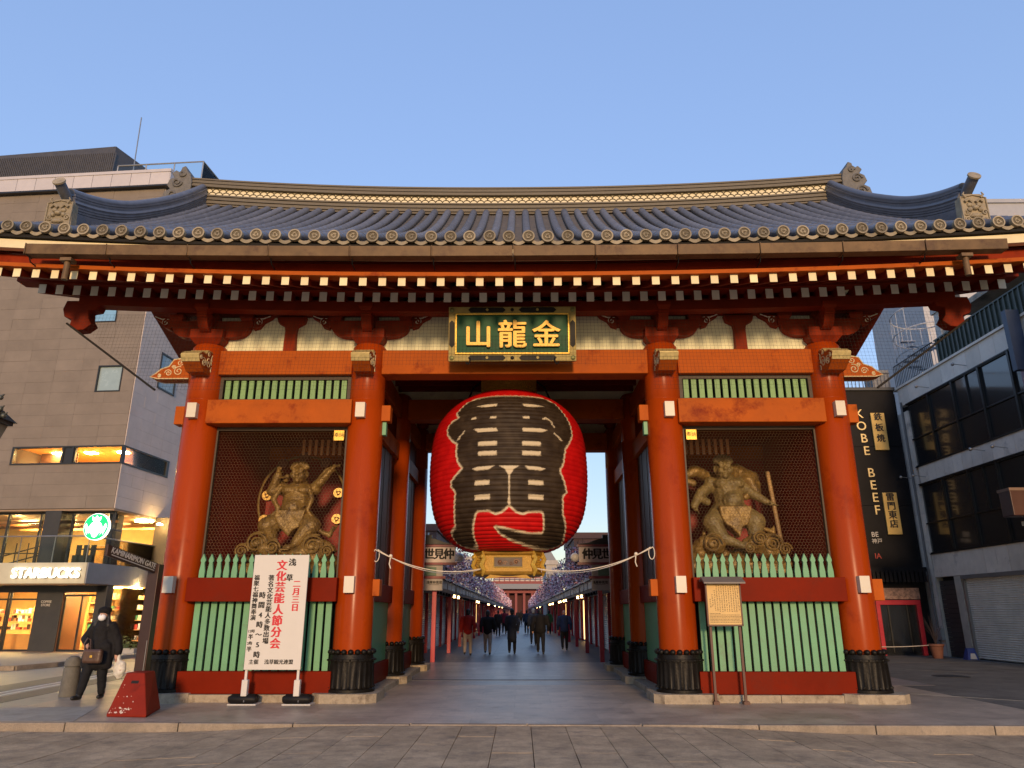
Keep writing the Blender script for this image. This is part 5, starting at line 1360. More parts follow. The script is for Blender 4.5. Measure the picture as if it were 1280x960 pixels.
for (x, y), h, c, p, lab, kw in walkers:
    person((x, y, -.004), h, math.pi, c, p, SH, lab, group='people walking up the shopping street', vox=.024 if y < 34 else .035, **kw)
def woman():
    L = Vector((-7.66, 14.25, 0)); k = 1.56/1.7
    t = root('person', L, 'woman in black beret, white mask and black coat walking towards the viewer', 'person')
    def S(x, y, z): return Vector((x*k, y*k, z*k))
    b = MB()
    hipL, knL, anL = S(-.10, 0, .86), S(-.13, -.10, .48), S(-.17, -.16, .09)
    hipR, knR, anR = S(.09, 0, .86), S(.12, .02, .46), S(.12, .10, .09)
    chain(b, [S(0, 0, .9), S(0, .0, 1.15), S(.0, .0, 1.32)], [.14*k, .13*k, .14*k], 12); chain(b, [S(0, 0, 1.38), S(.0, -.01, 1.50)], [.058*k, .05*k])
    hc = S(0, -.03, 1.575)
    b.ball(hc, .098*k, 16, 12, (.82, .95, 1.15)); b.ball(hc+S(0, -.03, -.06), .06*k, 10, 8, (.9, 1, .9)); b.ball(hc+S(0, -.10, -.01), .017*k, 8, 6, (.8, 1, 1.4))
    for s in (-1, 1): b.ball(hc+S(s*.082, .005, -.01), .024*k, 8, 6, (.5, .8, 1.3))
    chain(b, [hipL, knL, anL], [.09*k, .06*k, .042*k]); chain(b, [hipR, knR, anR], [.09*k, .06*k, .042*k])
    shL, elL, haL = S(-.17, 0, 1.36), S(-.28, -.04, 1.10), S(-.12, -.24, 1.0)
    shR, elR, haR = S(.19, 0, 1.36), S(.30, .06, 1.08), S(.36, .0, .82)
    for s, e, ha in ((shL, elL, haL), (shR, elR, haR)):
        chain(b, [s, e, ha], [.05*k, .042*k, .03*k]); d = (ha-e).normalized(); limb(b, ha, ha+d*.055*k, .036*k, .038*k, 8)
        up = Vector((0, 0, 1)) if abs(d.z) < .7 else Vector((0, 1, 0)); sx = d.cross(up).normalized(); fw = Vector((0, -1, 0)) if abs(d.z) > .5 else Vector((0, 0, -1))
        for q in range(4):
            o = ha+d*.075*k+fw.cross(d).cross(d)*0+Vector((0, 0, 1)).cross(sx)*0+(up-(up.dot(d))*d).normalized()*(q-1.5)*.02*k
            e1 = o+d*(.032, .04, .037, .028)[q]*k; limb(b, o, e1, .0105*k, .0095*k, 6); limb(b, e1, e1+(d*.5+Vector((0, -.5, -.5)))*.035*k, .0095*k, .008*k, 6)
        o = ha+d*.03*k+(up-(up.dot(d))*d).normalized()*.035*k; limb(b, o, o+(d+up*.8).normalized()*.05*k, .012*k, .010*k, 6)
    inst('body', fuse(b, SKIN, .010, 1), L, t)
    for s in (-1, 1):
        one('eye', MB().ball(L+hc+S(s*.034, -.086, .018), .0125*k, 10, 8, (1.25, .6, .7)), mat('eye_white', (.6, .55, .5), .3), t)
        one('iris', MB().ball(L+hc+S(s*.034, -.094, .018), .0065*k, 8, 6, (1, .5, 1)), SHADOWW, t)
        one('eyebrow', MB().tube([L+hc+S(s*.018, -.095, .042), L+hc+S(s*.036, -.096, .048), L+hc+S(s*.054, -.086, .042)], .004, 5), HAIRB, t)
    m = MB(); m.ball(hc+S(0, -.056, -.045), .078*k, 14, 10, (1.0, .86, .90)); inst('face_mask', fuse(m, mat('white_mask', (.82, .82, .82), .8, var=.03, bump=.2, bscale=80), .009, 1), L, t)
    m = MB(); m.ball(hc+S(0, .02, .10), .115*k, 16, 10, (1.12, 1.1, .62)); limb(m, hc+S(-.08, -.01, .055), hc+S(.08, -.01, .055), .045*k, .045*k); m.ball(hc+S(0, .0, .055), .10*k, 14, 8, (1, 1.02, .35)); m.ball(hc+S(.0, .02, .172), .012*k, 6, 4)
    inst('beret', fuse(m, cloth('black_felt', (.010, .009, .010)), .012, 2), L, t)
    m = MB()
    for s in (-1, 1): chain(m, [hc+S(s*.075, .02, .04), hc+S(s*.10, .01, -.07), hc+S(s*.13, -.02, -.20)], [.035*k, .045*k, .05*k], 10)
    m.ball(hc+S(0, .05, -.03), .095*k, 12, 9, (1, .8, 1.3)); inst('hair', fuse(m, HAIRB, .012, 1, disp=(.008, 22)), L, t)
    c = MB()
    chain(c, [S(0, .01, 1.33), S(0, .01, 1.10), S(.01, .01, .85), S(.02, .02, .72)], [.155*k, .175*k, .20*k, .215*k], 16)
    c.ball(S(0, .0, 1.42), .12*k, 12, 8, (1.1, 1, .6))
    chain(c, [shL, elL+S(-.01, 0, .02), elL.lerp(haL, .8)], [.085*k, .085*k, .06*k], 12); chain(c, [shR+S(0, 0, 0), elR+S(.02, 0, -.03), elR.lerp(haR, .85)+S(.03, 0, 0)], [.09*k, .095*k, .075*k], 12)
    chain(c, [S(.20, .02, 1.2), S(.25, .04, .95), S(.34, .05, .80)], [.08*k, .09*k, .05*k], 12)
    for s in (-1, 1): chain(c, [S(s*.13, -.02, .95), S(s*.17, -.03, .66)], [.16*k, .14*k], 12)
    inst('coat', fuse(c, BK, .018, 2, disp=(.016, 7)), L, t)
    p = MB()
    for a, b_, d in ((hipL, knL, anL), (hipR, knR, anR)): chain(p, [a, b_, b_.lerp(d, .92)], [.125*k, .095*k, .07*k], 12)
    inst('trousers', fuse(p, BKP, .015, 1, disp=(.008, 12)), L, t)
    for an, ro in ((anL, (-.05, -.13)), (anR, (.02, -.13))):
        m = MB(); limb(m, an+S(0, 0, .06), an+S(0, .0, -.03), .058*k, .055*k); limb(m, an+S(0, .02, -.045), an+S(ro[0], ro[1], -.05), .048*k, .040*k); inst('boot', fuse(m, SH, .012, 1), L, t)
    bm_ = mat('brown_leather', (.085, .045, .028), .35, var=.25, scale=8, bump=.3, bscale=30)
    m = MB(); m.box(*(-.10, .24), *(-.37, -.26), *(.62, .86)); m.v = [tuple(v) for v in m.v]; me, _ = m.mesh('q', bm_, center=False); me = evalmesh(me, [('BEVEL', dict(width=.045, segments=4)), ]); me.materials.clear(); me.materials.append(bm_)
    g = root('shoulder_bag', L+Vector((.06, -.32, .62)), 'brown leather shoulder bag held in front by the woman in black', 'bag')
    inst('bag_body', me, L, g); one('bag_strap', MB().tube([L+Vector(v) for v in ((-.09, -.32, .84), (-.13, -.30, .95), (-.10, -.26, 1.05), (-.04, -.27, 1.02), (.0, -.30, .86))], .012, 6), bm_, g)
    one('bag_clasp', MB().box(L.x+.05, L.x+.09, L.y-.378, L.y-.36, .72, .76), GOLD, g)
    pb = MB(); pb.ball(Vector((.44, -.02, .50)), .14, 14, 10, (.85, .55, 1.15)); chain(pb, [Vector((.40, 0, .62)), Vector((.38, 0, .74))], [.05, .02]); 
    g = root('plastic_bag', L+Vector((.44, 0, .34)), 'white plastic carrier bag hanging from the woman’s hand', 'bag')
    inst('bag_body', fuse(pb, mat('white_plastic', (.62, .58, .50), .4, var=.1), .014, 1, disp=(.02, 14)), L, g)
    one('bag_print', MB().ball(L+Vector((.45, -.078, .50)), .05, 10, 6, (1, .3, .7)), mat('red_print', (.35, .03, .03), .6), g)
woman()
# ------------------------------------------------------------------ shopping street
SHUT = mat('steel_shutter', (.30, .29, .27), .38, metal=.5, var=.18, scale=2, streak=4, rand=.2)
POSTR = mat('crimson_post', (.42, .012, .03), .35, var=.08)
FASC = mat('pale_fascia', (.42, .38, .36), .5, var=.1, rand=.1)
RIM = mat('eave_red_trim', (.22, .02, .03), .45)
WARM = mat('warm_shop_lamp', (1, .8, .5), .5, emit=(1, .62, .25), es=9.)
DKR = mat('dark_shop_roof', (.025, .028, .03), .5)
BULB = mat('unlit_globe', (.70, .68, .66), .3)
shm = MB()
for k in range(27): z = .05+.078*k; shm.prism([(0, z), (.022, z+.039), (0, z+.078)], 'xz', -1.25, 1.25)
shutm, _ = shm.mesh('shutter_slats', SHUT, center=False)
def shop(s, y, i, lit):
    X = s*2.66; B = s*3.55
    side = 'left' if s < 0 else 'right'
    ordn = ['nearest', 'second', 'third', 'fourth', 'fifth', 'sixth', 'seventh', 'eighth', 'ninth', 'tenth', 'eleventh', 'twelfth', 'thirteenth', 'fourteenth', 'fifteenth', 'sixteenth', 'seventeenth', 'eighteenth', 'nineteenth', 'twentieth', 'twenty-first', 'twenty-second'][i]
    t = root('market_shop', (s*4.6, y, 0), '%s shuttered shop from the gate on the %s side of the shopping street' % (ordn, side), 'shop', 'shuttered shops along the street')
    D = 5.3
    def sx(a, b): return sorted((s*a, s*b))
    bx('shop_wall', *sx(3.62, 6.5), y, y+D, -.01, 3.0, mat('shop_wall_paint', (.30, .24, .2), .7, rand=.1), t)
    bx('post', *sx(2.60, 2.74), y+.05, y+.19, -.01, 2.22, POSTR, t, .008)
    bx('pilaster', *sx(3.50, 3.62), y, y+.18, -.01, 2.3, POSTR, t)
    bx('pilaster', *sx(3.50, 3.62), y+2.62, y+2.78, -.01, 2.3, POSTR, t)
    for q in range(2): inst('roller_shutter', shutm, (s*3.60, y+1.40+2.6*q, 0), t, rot=(0, 0, math.pi/2 if 0 else (math.pi if s > 0 else 0)), scale=(1, .96, 1))
    f = MB()
    f.prism([(s*2.42, 2.50), (s*2.52, 2.16), (s*3.6, 2.22), (s*3.6, 2.80)], 'xz', y, y+D-.02)
    one('fascia', f, FASC, t)
    one('fascia_trim', MB().prism([(s*2.34, 2.50), (s*2.34, 2.56), (s*3.3, 2.98), (s*3.3, 2.9)], 'xz', y, y+D-.01), mat('gutter_pale_grey', (.48, .47, .47), .4), t)
    one('eave_roof', MB().prism([(s*2.36, 2.57), (s*3.3, 3.0), (s*6.6, 3.35), (s*6.6, 3.0), (s*3.0, 2.7)], 'xz', y, y+D-.01), DKR, t)
    if i < 10:
        for q in range(3):
            bx('name_board', *sx(2.425, 2.445), y+.35+1.65*q, y+1.75+1.65*q, 2.24, 2.47, mat('name_board_white', (.55, .5, .45), .5, rand=.2), t)
    for q in range(5):
        m = WARM if ((lit or i % 3 == 1) and q in (1, 3)) else BLACK
        one('spot_lamp', MB().lathe(s*2.62, y+.5+q*1.05, [(.03, 2.18), (.05, 2.10), (.05, 2.06)], 8), m, t)
    if lit:
        bx('lit_doorway', *sx(3.555, 3.575), y+1.0, y+1.45, .1, 2.1, mat('lit_shop_opening', (1, .7, .35), .5, emit=(1, .58, .2), es=1.6), t)
for s in (-1, 1):
    for i in range(18):
        shop(s, 24.45+5.4*i, i, (s < 0 and i in (4, 7)) or (s > 0 and i in (3, 6)))
    # far rows read as one mass beyond
    fm = MB()
    for i in range(18, 42):
        y = 24.45+5.4*i
        fm.box(*sorted((s*3.55, s*6.5)), y, y+5.3, 0, 3.0); fm.prism([(s*2.36, 2.5), (s*3.3, 3.0), (s*6.6, 3.3), (s*6.6, 2.2), (s*2.5, 2.2)], 'xz', y, y+5.3); fm.box(*sorted((s*2.6, s*2.74)), y, y+.14, 0, 2.2)
    o = one('far_shop_row', fm, mat('far_shop_paint', (.28, .12, .11), .6, var=.3), kind='stuff')
# front ends of the two rows: name sign, roof, frosted globe
for s in (-1, 1):
    side = 'left' if s < 0 else 'right'
    t = root('street_name_sign', (s*3.6, 24.3, 3.0), 'white street name sign with bold black characters at the head of the %s shop row' % side, 'sign', 'name signs at the head of the shop rows')
    def sx(a, b): return sorted((s*a, s*b))
    bx('sign_board', *sx(2.0, 5.0), 24.28, 24.40, 3.03, 3.52, mat('sign_pale', (.70, .62, .60), .5, var=.05), t)
    bx('sign_rail', *sx(1.95, 5.1), 24.22, 24.44, 3.52, 3.60, mat('sign_maroon', (.20, .015, .03), .4), t); bx('sign_rail', *sx(1.95, 5.1), 24.22, 24.44, 2.95, 3.03, mat('sign_maroon'), t)
    for j, ch in enumerate('仲見世'):
        xx = (-2.21-.32*j) if s < 0 else (2.28+.32*j)
        lettering(ch, .36, (xx, 24.272, 3.275), INK, t, bold=.016, extrude=.003, name='character')
    one('sign_roof', MB().prism([(s*2.0, 3.60), (s*2.3, 3.64), (s*2.7, 3.78), (s*5.2, 3.78), (s*5.2, 3.6)], 'xz', 24.15, 24.6), DKR, t)
    bx('roof_finial', *sx(2.78, 2.98), 24.25, 24.45, 3.78, 3.90, DKR, t)
    bx('end_panel', *sx(2.4, 5.0), 24.30, 24.42, 2.16, 2.95, FASC, t)
    bx('end_panel_trim', *sx(2.3, 5.0), 24.26, 24.44, 2.52, 2.60, RIM, t)
    bx('green_panel', *sx(2.6, 5.0), 24.24, 24.30, 2.62, 2.88, mat('dull_green_panel', (.1, .18, .12), .5), t)
    lettering('浅草仲見世', .10, (s*2.66, 24.29, 2.40), INK, t, bold=.004, extrude=.002); bx('panel_label', *sx(2.5, 2.82), 24.285, 24.30, 2.33, 2.34, INK, t)
    g = root('globe_lamp', (s*1.86, 24.2, 3.1), 'unlit white globe lamp beside the %s street name sign' % side, 'lamp', 'globe lamps beside the name signs')
    one('globe', MB().ball((s*1.86, 24.2, 3.18), .145, 18, 12), BULB, g); one('globe_arm', MB().tube([(s*1.86, 24.25, 3.02), (s*2.3, 24.3, 3.0)], .02, 6), BLACK, g)
# blossom garlands above the eaves
def blossoms(s):
    r = random.Random(11+s); mb = MB()
    cc = []
    for k in range(9000):
        y = 26+ (r.random()**1.6)*150
        d = (y-26)
        x = 2.35-.55*r.random()**1.3 + .15*math.sin(y*1.3); z = 2.62+1.15*r.random()**1.1 + .18*math.sin(y*.9)
        x = 1.9+.9*r.random(); 
        q = .028+.0004*d; q *= r.uniform(.7, 1.5)
        a = r.uniform(0, 6.28); c = Vector((s*x, y, z))
        n_ = Vector((r.uniform(-1, 1), r.uniform(-1.4, -.2), r.uniform(-1, 1))).normalized(); u = n_.orthogonal().normalized(); v = n_.cross(u)
        mb.cm = r.choice([0, 0, 1, 1, 2, 3])
        mb.add([c+q*(math.cos(a+1.2566*j)*u+math.sin(a+1.2566*j)*v) for j in range(5)], [(0, 1, 2, 3, 4)])
    mb.cm = 4
    for k in range(500):
        y = 26+(r.random()**1.5)*140; x = 1.9+.9*r.random(); z = 2.6+1.0*r.random()
        p = Vector((s*x, y, z)); mb.tube([p, p+Vector((r.uniform(-.3, .3), r.uniform(-.6, .6), r.uniform(-.3, .5)))], .008, 3)
    one('blossom_garland', mb, [mat('blossom_pink', (.78, .36, .40), .7), mat('blossom_pale', (.92, .72, .70), .7), mat('blossom_violet', (.36, .18, .28), .7), mat('blossom_leaf', (.07, .04, .06), .7), mat('twig_brown', (.06, .04, .035), .8)],
        kind='stuff', label='pink and violet blossom garland above the %s row of shop eaves' % ('left' if s < 0 else 'right'))
blossoms(-1); blossoms(1)
# the far gate at the end of the street
t = root('far_temple_gate', (0, 285, 0), 'distant red two storey temple gate closing the end of the shopping street', 'gate')
def fbx(n, x, y0, y1, z0, z1, m): return bx(n, -x, x, y0, y1, z0, z1, m, t)
FR = mat('far_gate_red', (.20, .025, .025), .6); FW = mat('far_gate_plaster', (.55, .48, .44), .8)
fbx('upper_storey_wall', 10, 283, 291, 12.5, 17.5, FW); fbx('lower_lintel', 11.5, 282, 292, 8.2, 9.6, FR); fbx('balcony', 12.4, 280.5, 293, 11.2, 12.4, FR)
for z0, z1, xx in ((9.6, 11.4, 15), (17.5, 19.6, 16)):
    one('tiled_roof', MB().prism([(-xx, z0), (-xx*.86, z1), (xx*.86, z1), (xx, z0)], 'xz', 279, 294), mat('far_roof_tile', (.13, .14, .17), .5), t)
one('top_roof', MB().prism([(-14, 19.6), (-11, 24.5), (11, 24.5), (14, 19.6)], 'xz', 283, 290), mat('far_roof_tile'), t)
for k in range(8): x = -10.5+3*k; bx('gate_column', x-.45, x+.45, 282.4, 283.4, 0, 8.3, FR, t)
for k in range(11): x = -9.5+1.9*k; bx('bracket_set', x-.35, x+.35, 282.2, 283, 15.4, 17.3, FR, t); bx('railing_post', x-.12, x+.12, 280.3, 280.5, 12.4, 13.6, FR, t)
bx('dark_interior', -11, 11, 286, 287, 0, 8.5, mat('far_interior_dark', (.06, .012, .012), .8), t)
bx('upper_rail', -12, 12, 280.2, 280.5, 13.5, 13.8, FR, t)
# buildings glimpsed beyond the shop rows
def farb(x0, x1, y0, y1, z, m, label, nx=4, nz=5, sign=None):
    t = root('distant_building', ((x0+x1)/2, y0, 0), label, 'building')
    bx('wall', x0, x1, y0, y1, 0, z, m, t); bx('parapet', x0-.1, x1+.1, y0-.1, y1, z, z+.4, m, t)
    for i in range(nx):
        for j in range(nz):
            w = (x1-x0)/nx; h = z/(nz+1)
            bx('window', x0+w*i+w*.25, x0+w*i+w*.75, y0-.04, y0, h*(j+.9), h*(j+.9)+h*.5, GLASSD, t)
    if sign: sign(t)
farb(-9.5, -4.85, 44, 56, 6.1, mat('brick_brown_wall', (.16, .085, .065), .8), 'brown building with white sign characters left of the lantern beyond the shops', 3, 3,
     lambda t: (lettering('めし', 1.0, (-5.6, 43.9, 5.5), WHITEP, t), lettering('乃', .8, (-5.7, 43.9, 4.6), WHITEP, t)))
farb(3.7, 8.5, 50, 60, 6.2, mat('brick_brown_wall'), 'brown building right of the lantern beyond the shops', 3, 3)
farb(2.5, 3.5, 70, 80, 5.7, mat('pale_render', (.45, .42, .38), .8), 'pale low building right of the lantern beyond the brown one', 3, 3)
farb(-7.0, -4.6, 72, 80, 6.2, mat('pale_render'), 'pale low building left of the lantern far beyond the shops', 3, 3)
farb(9.2, 14, 62, 75, 12, mat('grey_block_wall', (.35, .34, .34), .8), 'grey block far behind the right rear column of the gate', 4, 6)
farb(16, 24, 90, 100, 15, mat('grey_block_wall'), 'grey block in the far distance right of the street', 5, 7)
farb(-24, -10, 60, 75, 10, mat('grey_block_wall'), 'grey block hidden far behind the left side of the gate', 5, 6)
# ------------------------------------------------------------------ west building: stone clad, lit cafe below
STONEP = mat('beige_stone_panel', (.21, .175, .145), .75, spec=.15, var=.10, scale=1.2, rand=.05, bump=.08, bscale=25)
STONEG = mat('side_stone_lifted', (.56, .47, .41), .75, spec=.15, var=.10, scale=1.2, rand=.05, bump=.08, bscale=25)  # stone lifted in colour to stand in for light on the side face
JOINT = mat('panel_joint', (.13, .11, .09), .9)  # wall core tone seen between the stone panels
BFRAME = mat('black_window_frame', (.015, .014, .013), .4)
ORANGE = mat('warm_interior_wall', (.85, .55, .20), .7, var=.1)
DARKW = mat('dark_cafe_cladding', (.030, .027, .024), .5, var=.2)
WLAMP = mat('warm_ceiling_lamp', (1, .8, .5), .5, emit=(1, .64, .24), es=95.)
def west():
    cx, cy = -15.45, 28.0
    t = root('corner_building', (cx, cy, 0), 'beige stone clad building with a glowing coffee shop at its foot', 'building')
    T = t
    xl = -31.0
    wins = [(-20.05, -15.45, 7.03, 7.76), (-17.05, -15.98, 9.97, 11.09), (-17.9, -16.65, 13.0, 13.75), (-20.0, -16.0, 17.35, 17.72)]
    def minus(rects, w):
        out = []
        for (a, b, c, d) in rects:
            A, B, C, D = w
            if B <= a or A >= b or D <= c or C >= d: out.append((a, b, c, d)); continue
            if a < A: out.append((a, A, c, d))
            if B < b: out.append((B, b, c, d))
            m0, m1 = max(a, A), min(b, B)
            if c < C: out.append((m0, m1, c, C))
            if D < d: out.append((m0, m1, D, d))
        return out
    z = 5.30; n = 0; far = MB(); g = .0022
    whole = {}
    rows_ = []
    while z < 19.3: rows_.append((z, min(z+.468, 19.35))); z += .468
    pieces = []
    for j, (z0, z1) in enumerate(rows_):
        x = cx - (0 if j % 2 == 0 else .0); first = True
        while x > xl:
            w = 1.16
            a = max(x-w, xl)
            for r in [(a, x, z0, z1)]:
                rs = [r]
                for wn_ in wins: rs = minus(rs, wn_)
                for q in rs:
                    if q[1]-q[0] > .03 and q[3]-q[2] > .03: pieces.append(q)
            x = a
    pieces.sort(key=lambda q: -q[1])
    vis = [q for q in pieces if q[0] > -22.9]
    keep = set(map(tuple, vis[:300]))
    for q in pieces:
        a, b, c, d = q
        dy = rnd.uniform(-.004, .004)
        box = (a+g, b-g, cy-.03+dy, cy+.02, c+g, d-g)
        if tuple(q) in keep:
            key = (round(b-a, 3), round(d-c, 3))
            if key not in whole:
                w_, h_ = b-a, d-c; whole[key] = MB().box(-w_/2+g, w_/2-g, -.03, .02, g, h_-g).mesh('stone_panel', STONEP, center=False)[0]
            inst('stone_panel', whole[key], ((a+b)/2, cy+dy, c), t)
        else: far.box(*box)
    one('far_stone_panels', far, STONEP, t, kind='stuff')
    # side face towards the street, stone colour lifted for light, panels beyond the limit stay one part
    sidep = MB()
    swin = [(28.15, 31.3, 7.03, 7.76), (29.55, 30.9, 10.6, 12.2)]
    for (z0, z1) in rows_:
        y = cy
        while y < 44:
            rs = [(y, y+.86, z0, z1)]
            for wn_ in swin: rs = minus(rs, wn_)
            for (a, b, c, d) in rs:
                if b-a > .03 and d-c > .03: sidep.box(cx-.02, cx+.03+rnd.uniform(-.003, .003), a+g, b-g, c+g, d-g)
            y += .86
    one('side_stone_panels', sidep, STONEG, t, kind='stuff')
    # core with recesses for the lit strip
    bx('wall_core', xl, cx-.03, cy+.05, 44, 7.8, 19.3, JOINT, t)
    bx('wall_core', xl, cx-.03, cy+.05, 44, 5.28, 7.0, JOINT, t)
    bx('wall_core', xl, -20.1, cy+.05, 44, 7.0, 7.8, JOINT, t); bx('wall_core', -20.1, cx-.03, 31.35, 44, 7.0, 7.8, JOINT, t)
    # parapet of pale tiles
    x = cx+.25
    while x > -25.2:
        bx('parapet_tile', x-.88, x-.008, cy-.22, cy+.1, 19.35, 19.98, mat('pale_parapet_tile', (.50, .46, .46), .5, var=.05, rand=.06), t, .004); x -= .89
    bx('parapet_cap', -31, cx+.3, cy-.25, cy+.5, 19.98, 20.12, mat('pale_parapet_tile'), t); bx('parapet_side', cx-.05, cx+.28, cy-.2, 44, 19.3, 20.05, mat('pale_parapet_tile'), t)
    bx('parapet_soffit', -31, cx+.3, cy-.26, cy+.2, 19.27, 19.345, BFRAME, t)
    one('rooftop_glass_rail', MB().box(-20, -15.6, 30.9, 30.93, 20.1, 22.6).box(-15.63, -15.6, 30.9, 40, 20.1, 22.6), GLASS, t)
    rl = MB(); rl.tube([(-20, 30.9, 22.62), (-15.6, 30.9, 22.62), (-15.6, 40, 22.62)], .04, 6)
    for k in range(4): rl.tube([(-20+1.466*k, 30.9, 20), (-20+1.466*k, 30.9, 22.6)], .03, 6)
    one('rooftop_handrail', rl, STEEL, t)
    mb = MB(); RX = mat('dark_ribbed_cladding', (.075, .07, .07), .5, var=.15, metal=.3)
    mb.prism([(-34, 20), (-20.9, 20), (-19.0, 23.3), (-22.1, 25.5), (-34, 25.1)], 'xz', 33, 40) if 0 else None
    mb.hexa([(-36, 33, 20), (-21.9, 33, 20), (-19.6, 41, 20), (-36, 41, 20), (-36, 33.2, 25.1), (-22.05, 33.2, 25.5), (-20.2, 41, 25.4), (-36, 41, 25.1)])
    one('rooftop_plant_screen', mb, RX, t)
    rb = MB()
    for k in range(125): x = -35.5+.109*k; rb.hexa([(x, 32.97, 20), (x+.05, 32.97, 20), (x+.05, 33.05, 20), (x, 33.05, 20), (x, 33.16, 25.1), (x+.05, 33.16, 25.1), (x+.05, 33.2, 25.1), (x, 33.2, 25.1)])
    one('screen_ribs', rb, RX, t, kind='stuff')
    one('aerial', MB().tube([(-20.6, 33, 20), (-20.75, 33, 27.1)], .03, 5), STEEL, t)
    # windows
    def win(x0, x1, z0, z1, m, y=cy):
        f = MB(); d = .05
        f.box(x0, x1, y-.05, y+.12, z0, z0+d).box(x0, x1, y-.05, y+.12, z1-d, z1).box(x0, x0+d, y-.05, y+.12, z0+d, z1-d).box(x1-d, x1, y-.05, y+.12, z0+d, z1-d)
        o = one('window', f, BFRAME, t); bx('pane', x0+d, x1-d, y+.03, y+.05, z0+d, z1-d, m, o); return o
    frost = mat('frosted_pane', (.28, .36, .37), .25, var=.08)
    win(-17.05, -15.98, 9.97, 11.09, frost); win(-17.9, -16.65, 13.0, 13.75, mat('blue_sky_pane', (.20, .38, .55), .1, var=.1))
    win(-20.0, -16.0, 17.35, 17.72, BLACK); bx('red_blind', -18.6, -17.6, cy-.02, cy+.0, 17.40, 17.68, mat('red_blind_cloth', (.4, .02, .03), .7), t)
    o = one('window', MB().box(cx-.05, cx+.06, 29.55, 29.62, 10.6, 12.2).box(cx-.05, cx+.06, 30.83, 30.9, 10.6, 12.2).box(cx-.05, cx+.06, 29.6, 30.9, 10.6, 10.67).box(cx-.05, cx+.06, 29.6, 30.9, 12.13, 12.2), BFRAME, t)
    bx('pane', cx+.0, cx+.02, 29.6, 30.86, 10.64, 12.16, frost, o)
    # lit strip window round the corner
    f = MB()
    for z0 in (7.03, 7.70): f.box(-20.05, cx+.05, cy-.06, cy+.10, z0, z0+.06); f.box(cx-.1, cx+.055, cy+.1, 31.3, z0, z0+.06)
    for x in (-20.05, -17.95, -17.55, cx-.04): f.box(x, x+.09, cy-.055, cy+.095, 7.09, 7.70)
    f.box(-17.95, -17.4, cy-.02, cy+.09, 7.09, 7.70); f.box(cx-.1, cx+.05, 31.1, 31.3, 7.09, 7.70)
    sw_ = one('strip_window', f, BFRAME, t)
    bx('pane', -19.95, cx-.05, cy+.0, cy+.015, 7.09, 7.70, GLASS, sw_); bx('pane', cx+.0, cx+.015, cy+.1, 31.1, 7.09, 7.7, GLASS, sw_)
    # room behind it
    bx('room_back', -20.1, cx-.1, 31.3, 31.34, 7.0, 7.8, ORANGE, t); bx('room_floor', -20.1, cx-.02, cy+.02, 31.3, 7.0, 7.02, ORANGE, t); bx('room_ceiling', -20.1, cx-.02, cy+.02, 31.3, 7.78, 7.80, ORANGE, t)
    for k in range(3): bx('room_lamp', -19.3+1.4*k, -18.9+1.4*k, 29.2, 29.5, 7.74, 7.775, WLAMP, t)
    lt = MB()
    for q in range(5): lt.box(-18.6+.14*q, -18.57+.14*q, 29.0, 29.03, 7.05, 7.75)
    for q in range(5): lt.box(-18.6, -18.0, 29.0, 29.03, 7.1+.13*q, 7.13+.13*q)
    one('room_lattice', lt, mat('lattice_brown', (.12, .05, .02), .6), t)
    bx('room_partition', -19.9, -18.9, 29.4, 29.45, 7.02, 7.78, mat('dim_brown_partition', (.16, .09, .05), .6), t)
    # ---- first floor glazing and terrace
    bx('soffit', -31, cx+.02, cy-.0, 36, 5.22, 5.28, mat('warm_soffit', (.30, .20, .12), .6), t)
    bx('upper_room_back', -31, cx-.3, 34, 34.1, 3.1, 5.25, ORANGE, t); bx('upper_room_floor', -31, cx+.3, 27.9, 34, 3.02, 3.18, mat('dark_floor', (.08, .06, .05), .4), t)
    bx('upper_side_wall', cx-.3, cx-.25, 31.5, 40, 3.1, 5.25, DARKW, t)
    f = MB()
    for x in (-25.5, -23.6, -21.7, -19.9, -18.55, -17.25, -15.6): f.box(x-.04, x+.04, 28.3, 28.4, 3.15, 5.22)
    f.box(-31, cx-.1, 28.3, 28.4, 5.14, 5.22).box(-31, cx-.1, 28.3, 28.4, 3.15, 3.24)
    gl_ = one('upper_glazing_frame', f, BFRAME, t); bx('upper_glass', -31, cx-.2, 28.34, 28.36, 3.2, 5.2, GLASS, gl_)
    bx('column_cladding', -18.15, -17.5, 27.95, 28.6, 3.1, 5.22, DARKW, t); bx('column_cladding', -22.9, -22.3, 27.95, 28.6, 3.1, 5.22, DARKW, t)
    bx('column_cladding', -16.35, -16.0, 29.2, 29.6, 3.1, 5.22, DARKW, t)
    for k in range(6): bx('pendant_lamp', -20.6+1.1*k, -20.45+1.1*k, 29.5+(k % 2), 29.65+(k % 2), 4.95, 5.0, WLAMP, t)
    for k in range(4): bx('ceiling_lamp', -21.5+1.7*k, -20.9+1.7*k, 31, 31.4, 5.15, 5.2, WLAMP, t)
    for k in range(4): bx('ceiling_fin', -22, -15.8, 28.9+.9*k, 29.0+.9*k, 4.86, 4.95, mat('timber_fin', (.35, .16, .05), .5), t)
    fr_ = bx('wall_mural', -20.1, -18.6, 33.9, 33.99, 3.5, 4.4, mat('mural_ochre', (.7, .36, .08), .6, var=.5, scale=3), t)
    fr2 = MB()
    fr2.box(-20.15, -18.55, 33.85, 33.9, 3.45, 3.5).box(-20.15, -18.55, 33.85, 33.9, 4.4, 4.45).box(-18.6, -18.55, 33.85, 33.9, 3.45, 4.45)
    one('mural_frame', fr2, CREAM, t)
